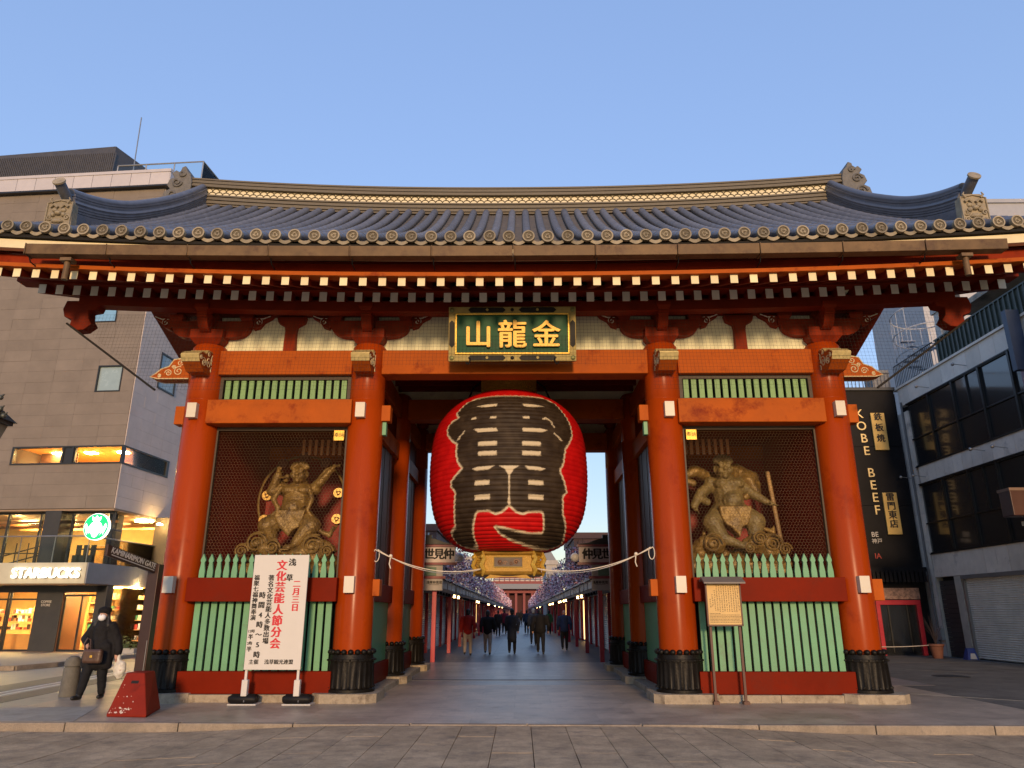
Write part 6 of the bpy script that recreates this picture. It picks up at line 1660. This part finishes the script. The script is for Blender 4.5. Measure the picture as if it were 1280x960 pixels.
    for x in (-17.2, -16.9, -16.6):
        bx('cafe_table', x-.25, x+.2, 29.2, 29.5, 3.85, 3.9, mat('lattice_brown'), t); one('cafe_chair', MB().box(x-.1, x+.1, 28.7, 28.9, 3.18, 3.6).box(x-.1, x+.1, 28.88, 28.92, 3.6, 4.0), DARKW, t)
    st = MB()
    for k in range(5): st.tube([(-20.4+.5*k, 29, 3.2), (-20.4+.5*k, 29, 4.1)], .02, 5)
    st.tube([(-20.6, 29, 3.55), (-18.2, 29, 4.15)], .025, 5); st.tube([(-20.6, 29, 3.2), (-18.2, 29, 3.8)], .025, 5); st.tube([(-20.6, 29, 3.7), (-18.3, 29, 3.7)], .02, 5)
    one('stair_railing', st, BFRAME, t)
    # terrace rail
    rg = bx('terrace_glass', -24, -15.3, 26.62, 26.64, 3.18, 4.10, GLASS, t)
    rr = MB().tube([(-24, 26.63, 4.12), (-15.28, 26.63, 4.12), (-15.28, 34, 4.12)], .025, 6)
    for k in range(7): rr.tube([(-15.3-1.3*k, 26.66, 3.18), (-15.3-1.3*k, 26.66, 4.1)], .018, 5)
    one('terrace_rail', rr, STEEL, t); bx('terrace_side_glass', -15.29, -15.27, 26.64, 34, 3.18, 4.1, GLASS, t)
    # canopy with the shop name
    CAN = mat('canopy_pale_panel', (.50, .46, .33), .5, var=.08, scale=2); CANG = mat('canopy_grey_panel', (.22, .23, .25), .5, var=.08)
    bx('canopy', -26, -15.13, 26.5, 28.0, 2.46, 3.18, CAN, t, .01)
    bx('canopy_side', -15.125, -15.08, 26.52, 36, 2.46, 3.18, CANG, t, .005); bx('canopy_roof', -15.13, -15.12, 28, 36, 2.46, 3.17, CANG, t)
    bx('canopy_soffit', -26, -15.12, 26.55, 28.6, 2.43, 2.455, mat('warm_soffit'), t)
    LIT = mat('lit_white_letters', (1, 1, .95), .5, emit=(1, .93, .80), es=1.5)
    lettering('STARBUCKS', .48, (-16.58, 26.44, 2.80), LIT, t, bold=.009, extrude=.03, name='lit_letters', sx=.98)
    lettering('STARBUCKS', .48, (-16.55, 26.485, 2.775), mat('letter_return', (.18, .17, .13), .5), t, bold=.009, extrude=.02, name='letter_backs', sx=.98)
    # round sign
    rs = Vector((-14.92, 26.35, 4.41))
    LITG = mat('lit_green', (.0, .35, .12), .5, emit=(.0, .35, .08), es=1.); LITW = mat('lit_white_face', (1, 1, 1), .5, emit=(.9, 1, .93), es=1.3)
    o = one('round_sign', MB().lathe(rs.x, rs.z, [(.47, rs.y), (.47, rs.y+.12)], 40, axis='y'), LITW, t)
    one('sign_ring', MB().lathe(rs.x, rs.z, [(.455, rs.y-.012), (.455, rs.y)], 40, axis='y'), LITG, o)
    def ell(cx_, cz_, a, b, n=24, y=0, m=LITW, nm='sign_shape'):
        one(nm, MB().prism([(rs.x+cx_+a*math.cos(2*math.pi*k/n), rs.z+cz_+b*math.sin(2*math.pi*k/n)) for k in range(n)], 'xz', rs.y-.018-y, rs.y-.012-y), m, o)
    ell(0, -.10, .25, .30); ell(0, .10, .13, .17, y=.0065, m=LITG); ell(0, .08, .10, .13, y=.013); ell(0, -.16, .22, .26, y=.0065, m=LITG); ell(0, -.16, .14, .22, y=.013)
    one('sign_crown', MB().prism([(rs.x-.15, rs.z+.22), (rs.x-.17, rs.z+.36), (rs.x-.07, rs.z+.30), (rs.x, rs.z+.40), (rs.x+.07, rs.z+.30), (rs.x+.17, rs.z+.36), (rs.x+.15, rs.z+.22)], 'xz', rs.y-.034, rs.y-.026), LITW, o)
    wv = MB()
    for s in (-1, 1):
        for q in range(4): wv.tube([(rs.x+s*(.09+.045*q), rs.y-.03, rs.z+.20-.06*q), (rs.x+s*(.13+.05*q), rs.y-.03, rs.z-.02-.04*q), (rs.x+s*(.09+.05*q), rs.y-.03, rs.z-.25+.02*q)], .012, 5)
        wv.prism([(rs.x+s*.30, rs.z-.28), (rs.x+s*.42, rs.z+.02), (rs.x+s*.36, rs.z+.12), (rs.x+s*.26, rs.z-.10)], 'xz', rs.y-.03, rs.y-.02)
    one('sign_waves', wv, LITW, o); one('sign_star', MB().prism([(rs.x+.045*(1 if k % 2 == 0 else .4)*math.sin(k*math.pi/5), rs.z+.30+.045*(1 if k % 2 == 0 else .4)*math.cos(k*math.pi/5)) for k in range(10)], 'xz', rs.y-.040, rs.y-.035), LITG, o)
    one('sign_arm', MB().tube([(rs.x, rs.y+.1, rs.z), (rs.x-.1, 28.0, rs.z)], .03, 6), BFRAME, o)
    # ---- ground floor
    bx('shop_floor', -31, cx+.25, 27.8, 36, .10, .13, mat('warm_floor', (.35, .22, .12), .3), t); bx('shop_back', -31, cx-.2, 32.0, 32.1, .1, 2.5, ORANGE, t)
    bx('shop_ceiling', -31, cx+.2, 28.1, 36, 2.42, 2.46, ORANGE, t)
    bx('header', -31, cx+.3, 27.85, 28.05, 2.20, 2.46, DARKW, t)
    bx('black_pier', -17.75, -16.75, 27.8, 28.2, .1, 2.2, DARKW, t, .01); bx('black_pier', -15.15-.35, -15.10, 27.85, 28.2, .1, 2.46, DARKW, t, .01); bx('black_pier', -22.5, -21.7, 27.8, 28.2, .1, 2.2, DARKW, t)
    bx('timber_reveal', -16.8, -16.72, 27.85, 29.2, .1, 2.2, mat('walnut_reveal', (.14, .06, .025), .5), t)
    lettering('COFFEE\nSTORE', .12, (-17.35, 27.79, 1.8), WHITEP, t, extrude=.002); 
    f = MB()
    for x in (-19.75, -18.95, -18.85, -17.8): f.box(x-.03, x+.03, 27.9, 27.96, .13, 2.2)
    f.box(-21.7, -17.78, 27.9, 27.96, 1.92, 1.98).box(-21.7, -17.78, 27.9, 27.96, .13, .2)
    SFR = [(0, 0, [(x-.025, x+.025, 27.9, 27.96, .13, 2.1) for x in (-16.7, -16.05, -15.5)] + [(-16.7, -15.5, 27.9, 27.96, .13, .2), (-16.7, -15.5, 27.9, 27.96, 2.05, 2.12)]),
           (0, 0, [(cx+.28, cx+.34, 28.2, 28.26, .13, 2.4), (cx+.28, cx+.34, 30.4, 30.46, .13, 2.4), (cx+.28, cx+.34, 28.2, 30.46, .13, .2)])]
    sf = one('shopfront_frame', f, BFRAME, t)
    for a, b, lst in SFR:
        q = MB()
        for v in lst: q.box(*v)
        one('shopfront_frame', q, BFRAME, t)
    bx('shop_glass', -21.7, -17.78, 27.925, 27.935, .2, 2.2, GLASS, sf); bx('shop_glass', -16.7, -15.5, 27.925, 27.935, .2, 2.05, GLASS, sf); bx('shop_glass', cx+.305, cx+.315, 28.26, 36, .2, 2.4, GLASS, sf)
    for k in range(5): bx('shop_lamp', -21.4+1.35*k, -20.8+1.35*k, 28.9, 29.3, 2.38, 2.41, WLAMP, t); 
    for k in range(3): bx('shop_lamp', -15.75, -15.45, 28.9+1.4*k, 29.5+1.4*k, 2.38, 2.41, WLAMP, t)
    # shelves full of goods
    r = random.Random(9)
    goods = [mat('goods_cream', (.75, .6, .4), .6), mat('goods_brown', (.25, .10, .04), .6), mat('goods_red', (.5, .06, .04), .6), mat('goods_green', (.05, .2, .1), .6), mat('goods_white', (.8, .75, .7), .6), mat('goods_dark', (.05, .03, .02), .6)]
    def shelf(x0, x1, y, levels, dep=.35, name='display_shelf', axis='x'):
        mb = MB(); gd = MB()
        for z in levels:
            if axis == 'x': mb.box(x0, x1, y, y+dep, z-.03, z)
            else: mb.box(y, y+dep, x0, x1, z-.03, z)
            x = x0+.03
            while x < x1-.1:
                w = r.uniform(.05, .14); h = r.uniform(.08, .24); gd.cm = r.choice([0, 0, 1, 2, 3, 4, 4, 5])
                if r.random() < .88:
                    if axis == 'x': gd.box(x, x+w, y+.04, y+.2, z, z+h)
                    else: gd.box(y+.1, y+.3, x, x+w, z, z+h)
                x += w+r.uniform(.01, .05)
        if axis == 'x': mb.box(x0-.03, x0, y, y+dep, .13, levels[-1]+.3).box(x1, x1+.03, y, y+dep, .13, levels[-1]+.3)
        o = one(name, mb, mat('shelf_wood', (.5, .28, .1), .5), t); one('shelf_goods', gd, goods, o, kind='stuff')
    shelf(-21.6, -19.0, 29.4, [.5, .85, 1.15, 1.45]); shelf(-18.9, -17.3, 29.6, [.5, .9, 1.2, 1.5]); shelf(-17.0, -16.35, 29.8, [.55, .85, 1.15, 1.5, 1.85]); shelf(-17.2, -15.9, 31.6, [.6, 1.0, 1.4, 1.8])
    shelf(-16.3, -14.80, 30.0, [.45, .85, 1.2, 1.6, 2.0]); bx('shelf_back', -16.6, -14.55, 30.45, 30.5, .1, 2.42, ORANGE, t); bx('shelf_lamp', -15.5, -14.9, 29.6, 29.75, 2.38, 2.41, WLAMP, t); bx('side_brown_wall', -15.42, -13.9, 30.9, 31.0, 2.45, 5.28, mat('olive_brown_wall', (.10, .08, .05), .6, var=.15), t)
    bx('counter', -19.4, -17.6, 28.7, 29.1, .13, .72, mat('counter_orange', (.6, .30, .08), .5), t)
    bx('poster', -20.6, -19.9, 28.02, 28.04, .9, 1.6, mat('poster_ochre', (.6, .32, .1), .6, var=.6, scale=6), t)
    # turn the whole building a little, as it stands
    t.rotation_euler = (0, 0, R_(-4.3))
west()
def shrub(x, y, z, h, label):
    t = root('potted_shrub', (x, y, z), label, 'plant'); r = random.Random(3); mb = MB()
    for k in range(260):
        c = Vector((x+r.gauss(0, .28), y+r.gauss(0, .12), z+.15+abs(r.gauss(0, h*.4)))); n_ = Vector((r.uniform(-1, 1), r.uniform(-1, 1), r.uniform(-.3, 1))).normalized(); u = n_.orthogonal().normalized()*.05; v = n_.cross(u)*.45
        mb.add([c-u, c-v, c+u, c+v], [(0, 1, 2, 3)])
    one('foliage', mb, mat('shrub_leaf', (.05, .09, .03), .5, var=.4), t); bx('planter', x-.45, x+.45, y-.18, y+.18, z-.02, z+.17, mat('planter_stone', (.35, .33, .3), .7), t)
shrub(-13.9, 27.3, .11, .45, 'low green shrub in a stone planter before the lit coffee shop')
# white panel and ornate lantern poking in at the left edge
t = root('hanging_panel', (-9.35, 13, 3.2), 'pale hanging panel cut off by the left edge below the ornate lamp', 'sign')
bx('panel', -9.75, -9.30, 12.98, 13.02, 2.62, 3.42, mat('pale_grey_panel', (.42, .43, .44), .5), t); one('panel_pole', MB().tube([(-9.76, 13, 0), (-9.76, 13, 3.6)], .03, 8), BFRAME, t)
one('panel_arm', MB().tube([(-9.76, 13, 2.55), (-9.2, 13, 2.42), (-9.15, 13, 2.2)], .03, 6).box(-9.5, -9.15, 12.95, 13.05, 2.36, 2.46), BFRAME, t)
t = root('ornate_street_lamp', (-9.1, 12.0, 0), 'ornate bronze street lamp with a small tiled roof poking in at the left edge', 'street lamp')
OB = mat('verdigris_bronze', (.08, .085, .07), .5, metal=.5, var=.3, bump=.4, bscale=30)
mb = MB()
mb.add([(-9.35, 11.75, 4.62), (-8.62, 11.75, 4.62), (-8.62, 12.25, 4.62), (-9.35, 12.25, 4.62), (-9.0, 12, 5.0)], [(0, 1, 2, 3), (0, 4, 1), (1, 4, 2), (2, 4, 3), (3, 4, 0)])
mb.box(-9.30, -8.66, 11.8, 12.2, 4.56, 4.62)
one('lamp_roof', mb, OB, t)
mb = MB()
for k in range(7): mb.tube([(-9.0+.05*k, 11.95, 4.98-.05*k), (-8.98+.055*k, 11.9, 5.05-.05*k)], [.03, .015], 6)
for (x, z) in ((-8.60, 4.66), (-8.68, 4.78), (-8.78, 4.92), (-8.72, 4.98)): mb.ball((x, 11.85, z), .045, 7, 5); mb.tube([(x-.1, 11.9, z), (x, 11.85, z+.01), (x+.07, 11.83, z+.05)], [.03, .03, .008], 6)
one('lamp_ornament', mb, OB, t)
one('lamp_body', MB().hexa([(-9.2, 11.85, 4.2), (-8.85, 11.85, 4.2), (-8.85, 12.15, 4.2), (-9.2, 12.15, 4.2), (-9.25, 11.8, 4.56), (-8.75, 11.8, 4.56), (-8.75, 12.2, 4.56), (-9.25, 12.2, 4.56)]), mat('lamp_pale_glass', (.3, .28, .2), .3), t)
one('lamp_pole', MB().lathe(-9.1, 12.0, [(.12, 0), (.09, .3), (.06, .5), (.05, 4.2)], 12), OB, t)
# ------------------------------------------------------------------ east side: black restaurant front and grey tiled building
CONC = mat('grey_tile_cladding', (.72, .66, .57), .6, var=.12, scale=1.5, rand=.09, bump=.1, bscale=30, dirt=(.42, .38, .34), dirt_amt=.2)
def east():
    X = 15.2
    t = root('tiled_building', (X, 22, 0), 'grey tiled building with dark window bands and closed shutters on the right side street', 'building')
    bx('core', X+.25, 24, 8, 28.55, 0, 9.95, SHADOWW, t)
    def tiles(y0, y1, z0, z1, w):
        k = int(round((y1-y0)/w)); w = (y1-y0)/k
        for i in range(k): bx('wall_tile', X, X+.26, y0+w*i+.006, y0+w*(i+1)-.006, z0+.005, z1-.005, CONC, t)
    tiles(12, 28.2, 9.26, 9.97, .78); tiles(12, 27.6, 6.10, 6.74, .55); tiles(14, 27.7, 2.70, 3.52, .62)
    for z0 in (0, 1.0, 2.0, 3.0, 4.0, 5.0, 6.0, 7.0, 8.0): bx('corner_tile', X-.002, X+.26, 27.75, 28.45, z0+.004, min(z0+.996, 9.25), CONC, t)
    for (z0, z1, nm) in ((6.76, 9.24, 'upper'), (3.54, 6.08, 'lower')):
        bx('window_recess', X+.2, X+.24, 12, 27.75, z0, z1, SHADOWW, t)
        y = 27.72; k = 0
        while y > 12.5:
            w = 1.56; a = y-w
            f = MB(); d = .05
            f.box(X-.02, X+.14, a, a+.09, z0, z1).box(X, X+.12, a+.09, y, z0, z0+d).box(X, X+.12, a+.09, y, z1-d, z1)
            zm = z0+(z1-z0)*.42; f.box(X+.01, X+.12, a+.09, y, zm, zm+.05)
            if k % 3 == 2: f.box(X+.01, X+.11, (a+y)/2, (a+y)/2+.04, zm, z1)
            o = one('window', f, BFRAME, t)
            bx('pane', X+.06, X+.075, a+.09, y, z0+d, zm, GLASSD, o); bx('pane', X+.06, X+.075, a+.09, y, zm+.05, z1-d, GLASSD, o)
            if k in (4, 5):
                bx('window_poster', X+.04, X+.055, a+.35, y-.3, z0+.3, z1-.2, mat('mauve_poster', (.30, .22, .25), .6, var=.25, scale=2.5), o)
            y = a; k += 1
    for z0 in (6.74, 6.085, 3.52, 9.235): bx('sill_band', X-.03, X+.1, 12, 27.75, z0-.008, z0+.03, BFRAME, t)
    # ground floor
    SL = mat('grey_roller_shutter', (.8, .74, .64), .5, var=.12, scale=2)
    sh = MB(); y1 = 26.05; z = .02
    while z < 2.60: sh.prism([(y1, z), (y1, z+.001)], 'yz', 0, 0) if 0 else sh.add([(X+.12, 17, z), (X+.12, y1, z), (X+.09, y1, z+.035), (X+.09, 17, z+.035), (X+.12, 17, z+.07), (X+.12, y1, z+.07)], [(0, 1, 2, 3), (3, 2, 5, 4)]); z += .07
    one('roller_shutter', sh, SL, t); bx('shutter_box', X-.02, X+.2, 17, 26.1, 2.58, 2.70, mat('shutter_header', (.20, .18, .16), .5), t)
    ds = MB(); z = .02
    while z < 2.5: ds.box(X+.08, X+.10, 26.62, 27.62, z, z+.15); z += .16
    one('slatted_door', ds, mat('dark_slats', (.06, .058, .055), .5, metal=.3), t)
    for (a, b) in ((26.12, 26.52), (27.66, 28.45)): bx('ground_pier', X-.0, X+.25, a, b, 0, 2.69, mat('pier_beige_grey', (.5, .46, .38), .7, var=.15), t)
    bx('shutter_guide', X+.02, X+.14, 26.02, 26.10, 0, 2.6, STEEL, t)
    bx('meter_box', X-.12, X, 27.7, 27.95, .55, .95, mat('meter_grey', (.3, .3, .28), .5), t)
    one('wall_pipe', MB().tube([(X-.05, 28.0, .1), (X-.05, 28.0, 9.4)], .04, 7), mat('pipe_grey', (.14, .14, .14), .5), t)
    for (y, z) in ((27.2, 6.3), (23.5, 6.5), (26, 9.4), (23.6, 9.45), (28.1, 6.4), (22.4, 6.35)):
        one('spot_bracket', MB().tube([(X, y, z), (X-.45, y, z+.06)], .012, 5).ball((X-.46, y, z+.05), .06, 8, 6), STEEL, t)
    # roof parapet railing and set-back storeys
    bx('coping', X-.06, X+.35, 8, 28.5, 9.97, 10.05, CONC, t)
    GRN = mat('dark_green_corrugated', (.035, .05, .042), .5, var=.2)
    mb = MB()
    for k in range(110): y = 25.3-.12*k; mb.box(X+.1, X+.115, y-.12, y-.0, 10.05, 10.95); k % 2 and mb.box(X+.05, X+.1, y-.09, y-.04, 10.05, 10.95)
    one('corrugated_railing', mb, GRN, t, kind='stuff')
    bx('railing_cap', X+.05, X+.2, 12, 25.3, 10.95, 11.0, GRN, t)
    WA = mat('stained_concrete', (.42, .38, .32), .8, var=.25, scale=1.2, streak=.4, dirt=(.12, .11, .10), dirt_amt=.5)
    bx('setback_wall', X+1.4, 24, 12, 24.4, 9.9, 12.9, WA, t); bx('eave_slab', X+.5, 24, 12, 24.6, 11.7, 11.9, WA, t); bx('roof_slab', X+1.0, 24, 12, 24.7, 12.9, 13.1, WA, t)
    bx('white_pillar', X+.35, X+.65, 25.2, 25.5, 10.0, 12.2, mat('white_concrete', (.5, .5, .48), .7), t); bx('white_slab', X+.3, X+1.6, 24.6, 25.6, 12.1, 12.3, mat('white_concrete'), t)
    for k in range(9):
        pass
    rail = MB()
    for k in range(24): rail.tube([(X+.1, 28.4-.12*k, 10.05), (X+.1, 28.4-.12*k, 11.0)], .015, 4)
    rail.tube([(X+.1, 28.4, 11.0), (X+.1, 25.5, 11.0)], .025, 5); one('roof_railing', rail, BFRAME, t)
    # spiral stair with bars
    sp = MB()
    for k in range(40):
        a = k*.42; sp.tube([(16.6+.9*math.cos(a), 28.6+.9*math.sin(a), 10.0+k*.06), (16.6+.9*math.cos(a), 28.6+.9*math.sin(a), 11.1+k*.06)], .014, 4)
    sp.tube([(16.6+.9*math.cos(k*.2), 28.6+.9*math.sin(k*.2), 11.1+k*.0286) for k in range(84)], .025, 5)
    for k in range(16): a = k*1.0; sp.box(16.6+.4*math.cos(a)-.3, 16.6+.4*math.cos(a)+.3, 28.6+.4*math.sin(a)-.12, 28.6+.4*math.sin(a)+.12, 10.0+k*.15, 10.04+k*.15)
    one('spiral_stair', sp, mat('stair_white_paint', (.45, .46, .48), .5), t)
    b = root('blue_banner_sign', (15.0, 20.6, 7.7), 'dark blue vertical sign sticking out of the grey tiled building at the right edge', 'sign')
    bx('banner', 14.72, 15.12, 20.55, 20.75, 8.3, 10.2, mat('navy_enamel', (.02, .04, .09), .4), b); one('banner_bracket', MB().tube([(15.3, 20.65, 8.5), (14.9, 20.65, 8.5)], .03, 6).tube([(15.3, 20.65, 10.0), (14.9, 20.65, 10.0)], .03, 6), BFRAME, b)
    b = root('brown_box_sign', (15.0, 20.9, 3.4), 'brown box sign with a pale lamp beneath it at the right edge', 'sign')
    bx('sign_box', 13.6, 15.15, 20.3, 20.8, 4.02, 4.75, mat('brown_sign_enamel', (.065, .02, .012), .4), b, .02); bx('box_trim', 13.58, 15.16, 20.28, 20.82, 4.70, 4.78, mat('brown_trim', (.2, .12, .08), .5), b)
    one('under_lamp', MB().box(14.05, 14.45, 20.4, 20.75, 3.78, 3.90).lathe(14.35, 20.55, [(.14, 3.62), (.16, 3.78)], 14).box(14.4, 15.3, 20.5, 20.6, 3.80, 3.86), mat('lamp_cream_housing', (.62, .52, .36), .5), b)
east()
def black_front():
    Y = 28.35
    t = root('black_restaurant_building', (13, Y, 0), 'black fronted restaurant building with gold KOBE BEEF letters right of the gate', 'building')
    BL = mat('black_facade_panel', (.012, .011, .012), .5, spec=.12, var=.3, scale=1)
    for (a, b) in ((8.0, 11.3), (11.31, 13.2), (13.21, 15.12)):
        for (z0, z1) in ((3.1, 5.4), (5.41, 7.7), (7.71, 10.0)): bx('facade_panel', a, b-.005, Y, Y+.3, z0, z1-.005, BL, t)
    bx('wall_mass', 8.0, 15.3, Y+.3, 40, 0, 9.95, SHADOWW, t)
    bx('coping', 7.9, 15.15, Y-.08, Y+.4, 10.0, 10.12, mat('dark_coping', (.05, .05, .05), .5), t)
    rl = MB()
    for k in range(48): rl.tube([(8+.15*k, Y+.1, 10.1), (8+.15*k, Y+.1, 10.75)], .018, 4)
    rl.tube([(8, Y+.1, 10.76), (15.1, Y+.1, 10.76)], .03, 5); one('roof_railing', rl, mat('grey_rail', (.12, .12, .13), .5), t)
    bx('rooftop_unit', 12.2, 13.1, Y+.6, Y+1.4, 10.1, 10.9, mat('unit_grey', (.2, .2, .2), .6), t); bx('rooftop_unit', 14.4, 15.1, Y+.1, Y+.8, 10.12, 10.9, mat('unit_grey'), t)
    GL = mat('gold_letter', (.75, .58, .28), .4, metal=.3)
    for i, ch in enumerate('KOBE'): lettering(ch, .50, (13.60+.03*i, Y-.03, 9.02-.50*i), GL, t, bold=.004, name='gold_letter')
    for i, ch in enumerate('BEEF'): lettering(ch, .50, (13.74+.01*i, Y-.03, 6.65-.48*i), GL, t, bold=.004, name='gold_letter')
    PAN = mat('gold_sign_panel', (.62, .42, .13), .4, metal=.2, var=.15)
    for (z0, z1, txt) in ((7.55, 9.05, '鉄板焼'), (4.30, 5.88, '雷門東店')):
        o = bx('gold_panel', 14.02, 14.56, Y-.10, Y-.02, z0, z1, PAN, t, .01)
        lettering(txt, .33, (14.29, Y-.105, z1-.02), INK, t, vertical=True, bold=.012, space=(z1-z0)/len(txt)/.33*.86)
    lettering('BE', .26, (13.55, Y-.01, 4.3), WHITEP, t); lettering('神戸', .2, (13.6, Y-.01, 4.05), WHITEP, t); lettering('IA', .28, (13.55, Y-.01, 3.5), mat('red_letter', (.5, .05, .03), .5), t)
    # ground floor
    bx('awning', 11, 15.05, Y-.45, Y, 2.92, 3.08, BL, t)
    aw = MB()
    for k in range(26): aw.box(11+.155*k, 11+.155*k+.11, Y-.5, Y-.45, 2.55, 2.92)
    one('awning_valance', aw, BL, t, kind='stuff')
    bx('menu_strip', 13.1, 14.85, Y-.06, Y, 1.95, 2.35, mat('menu_photos', (.30, .18, .14), .5, var=.8, scale=7), t)
    f = MB().box(13.15, 13.30, Y-.16, Y, 0, 1.92).box(14.62, 14.78, Y-.16, Y, 0, 1.92).box(13.15, 14.78, Y-.165, Y, 1.75, 1.92)
    dr = one('red_door_frame', f, POSTR, t, .01); bx('door_glass', 13.3, 14.62, Y-.04, Y-.02, 0, 1.75, GLASSD, dr)
    for x in (13.62, 14.3): bx('door_stile', x-.02, x+.02, Y-.07, Y-.045, .1, 1.75, BFRAME, dr)
    o = bx('gold_wall_sign', 12.78, 13.10, Y-.06, Y-.01, .62, 1.62, PAN, t)
    lettering('神戸牛ダイア', .155, (12.93, Y-.065, 1.60), INK, t, vertical=True, bold=.005, space=1.05)
    bx('wall_lower', 8.0, 15.15, Y-.0, Y+.3, 0, 2.6, BL, t)
black_front()
t = root('flower_pot', (14.3, 26.4, 0), 'terracotta flower pot with bare twigs beside the red doorway', 'flower pot')
one('pot', MB().lathe(14.25, 26.6, [(.15, 0), (.22, .38), (.25, .40), (.25, .46), (.20, .46)], 20), mat('terracotta', (.25, .10, .06), .7, var=.15), t)
mb = MB(); r = random.Random(8)
for k in range(16):
    a = r.uniform(0, 6.28); h = r.uniform(.5, 1.0); mb.tube([(14.25, 26.6, .42), (14.25+.12*math.cos(a), 26.6+.1*math.sin(a), .42+h*.6), (14.25+.3*math.cos(a), 26.6+.2*math.sin(a), .42+h)], [.012, .008, .003], 4)
one('twigs', mb, mat('twig_brown'), t)
t = root('blue_floor_sign', (14.9, 25.9, 0), 'small blue and white sign on the ground at the shutter corner', 'sign')
one('sign_body', MB().hexa([(14.75, 25.7, 0), (15.1, 25.7, 0), (15.1, 26.0, 0), (14.75, 26.0, 0), (14.82, 25.78, .36), (15.05, 25.78, .36), (15.05, 25.9, .36), (14.82, 25.9, .36)]), mat('blue_enamel', (.03, .06, .25), .5), t)
one('sign_face', MB().hexa([(14.82, 25.66, .03), (15.03, 25.66, .03), (15.03, 25.72, .03), (14.82, 25.72, .03), (14.87, 25.715, .2), (15.0, 25.715, .2), (15.0, 25.75, .2), (14.87, 25.75, .2)]), WHITEP, t)
t = root('low_chain', (12.5, 26.5, .5), 'thin pale chain strung low beside the flower pot', 'chain')
one('chain', MB().tube(catenary((11.2, 26.4, .42), (14.0, 26.6, .42), .05), .012, 5), mat('pale_chain', (.5, .45, .4), .5), t)
def tower(nm, x0, x1, y0, y1, z, m, label, panels=True):
    t = root('building_beyond', ((x0+x1)/2, y0, 0), label, 'building')
    bx('wall', x0, x1, y0, y1, 0, z, m, t)
    w = (x1-x0)/4
    for i in range(4):
        for k in range(int(z/3)): bx('wall_panel', x0+w*i+.03, x0+w*(i+1)-.03, y0-.06, y0, 3*k+.04, 3*k+2.96, m, t)
    bx('roof_edge', x0-.1, x1+.1, y0-.1, y1, z, z+.25, m, t)
    return t
PW_ = mat('pale_grey_cladding', (.36, .36, .38), .6, var=.08, rand=.06)
tower('a', 28.9, 40, 40, 50, 25.5, PW_, 'pale panelled tower block at the upper right edge above the roof end')
tt = root('stair_tower', (21, 31, 0), 'grey rendered stair tower with a dark window behind the right end of the gate eave', 'building')
bx('wall', 18.6, 23, 31.2, 36, 0, 17.5, mat('grey_render', (.45, .44, .45), .75, var=.1), tt); bx('window', 19.9, 20.35, 31.15, 31.2, 13.2, 15.6, BFRAME, tt); bx('window', 21.2, 22.2, 31.15, 31.2, 12.2, 13.0, BFRAME, tt)
bx('ledge', 18.5, 23.1, 31.1, 31.3, 17.5, 17.8, mat('grey_render'), tt)
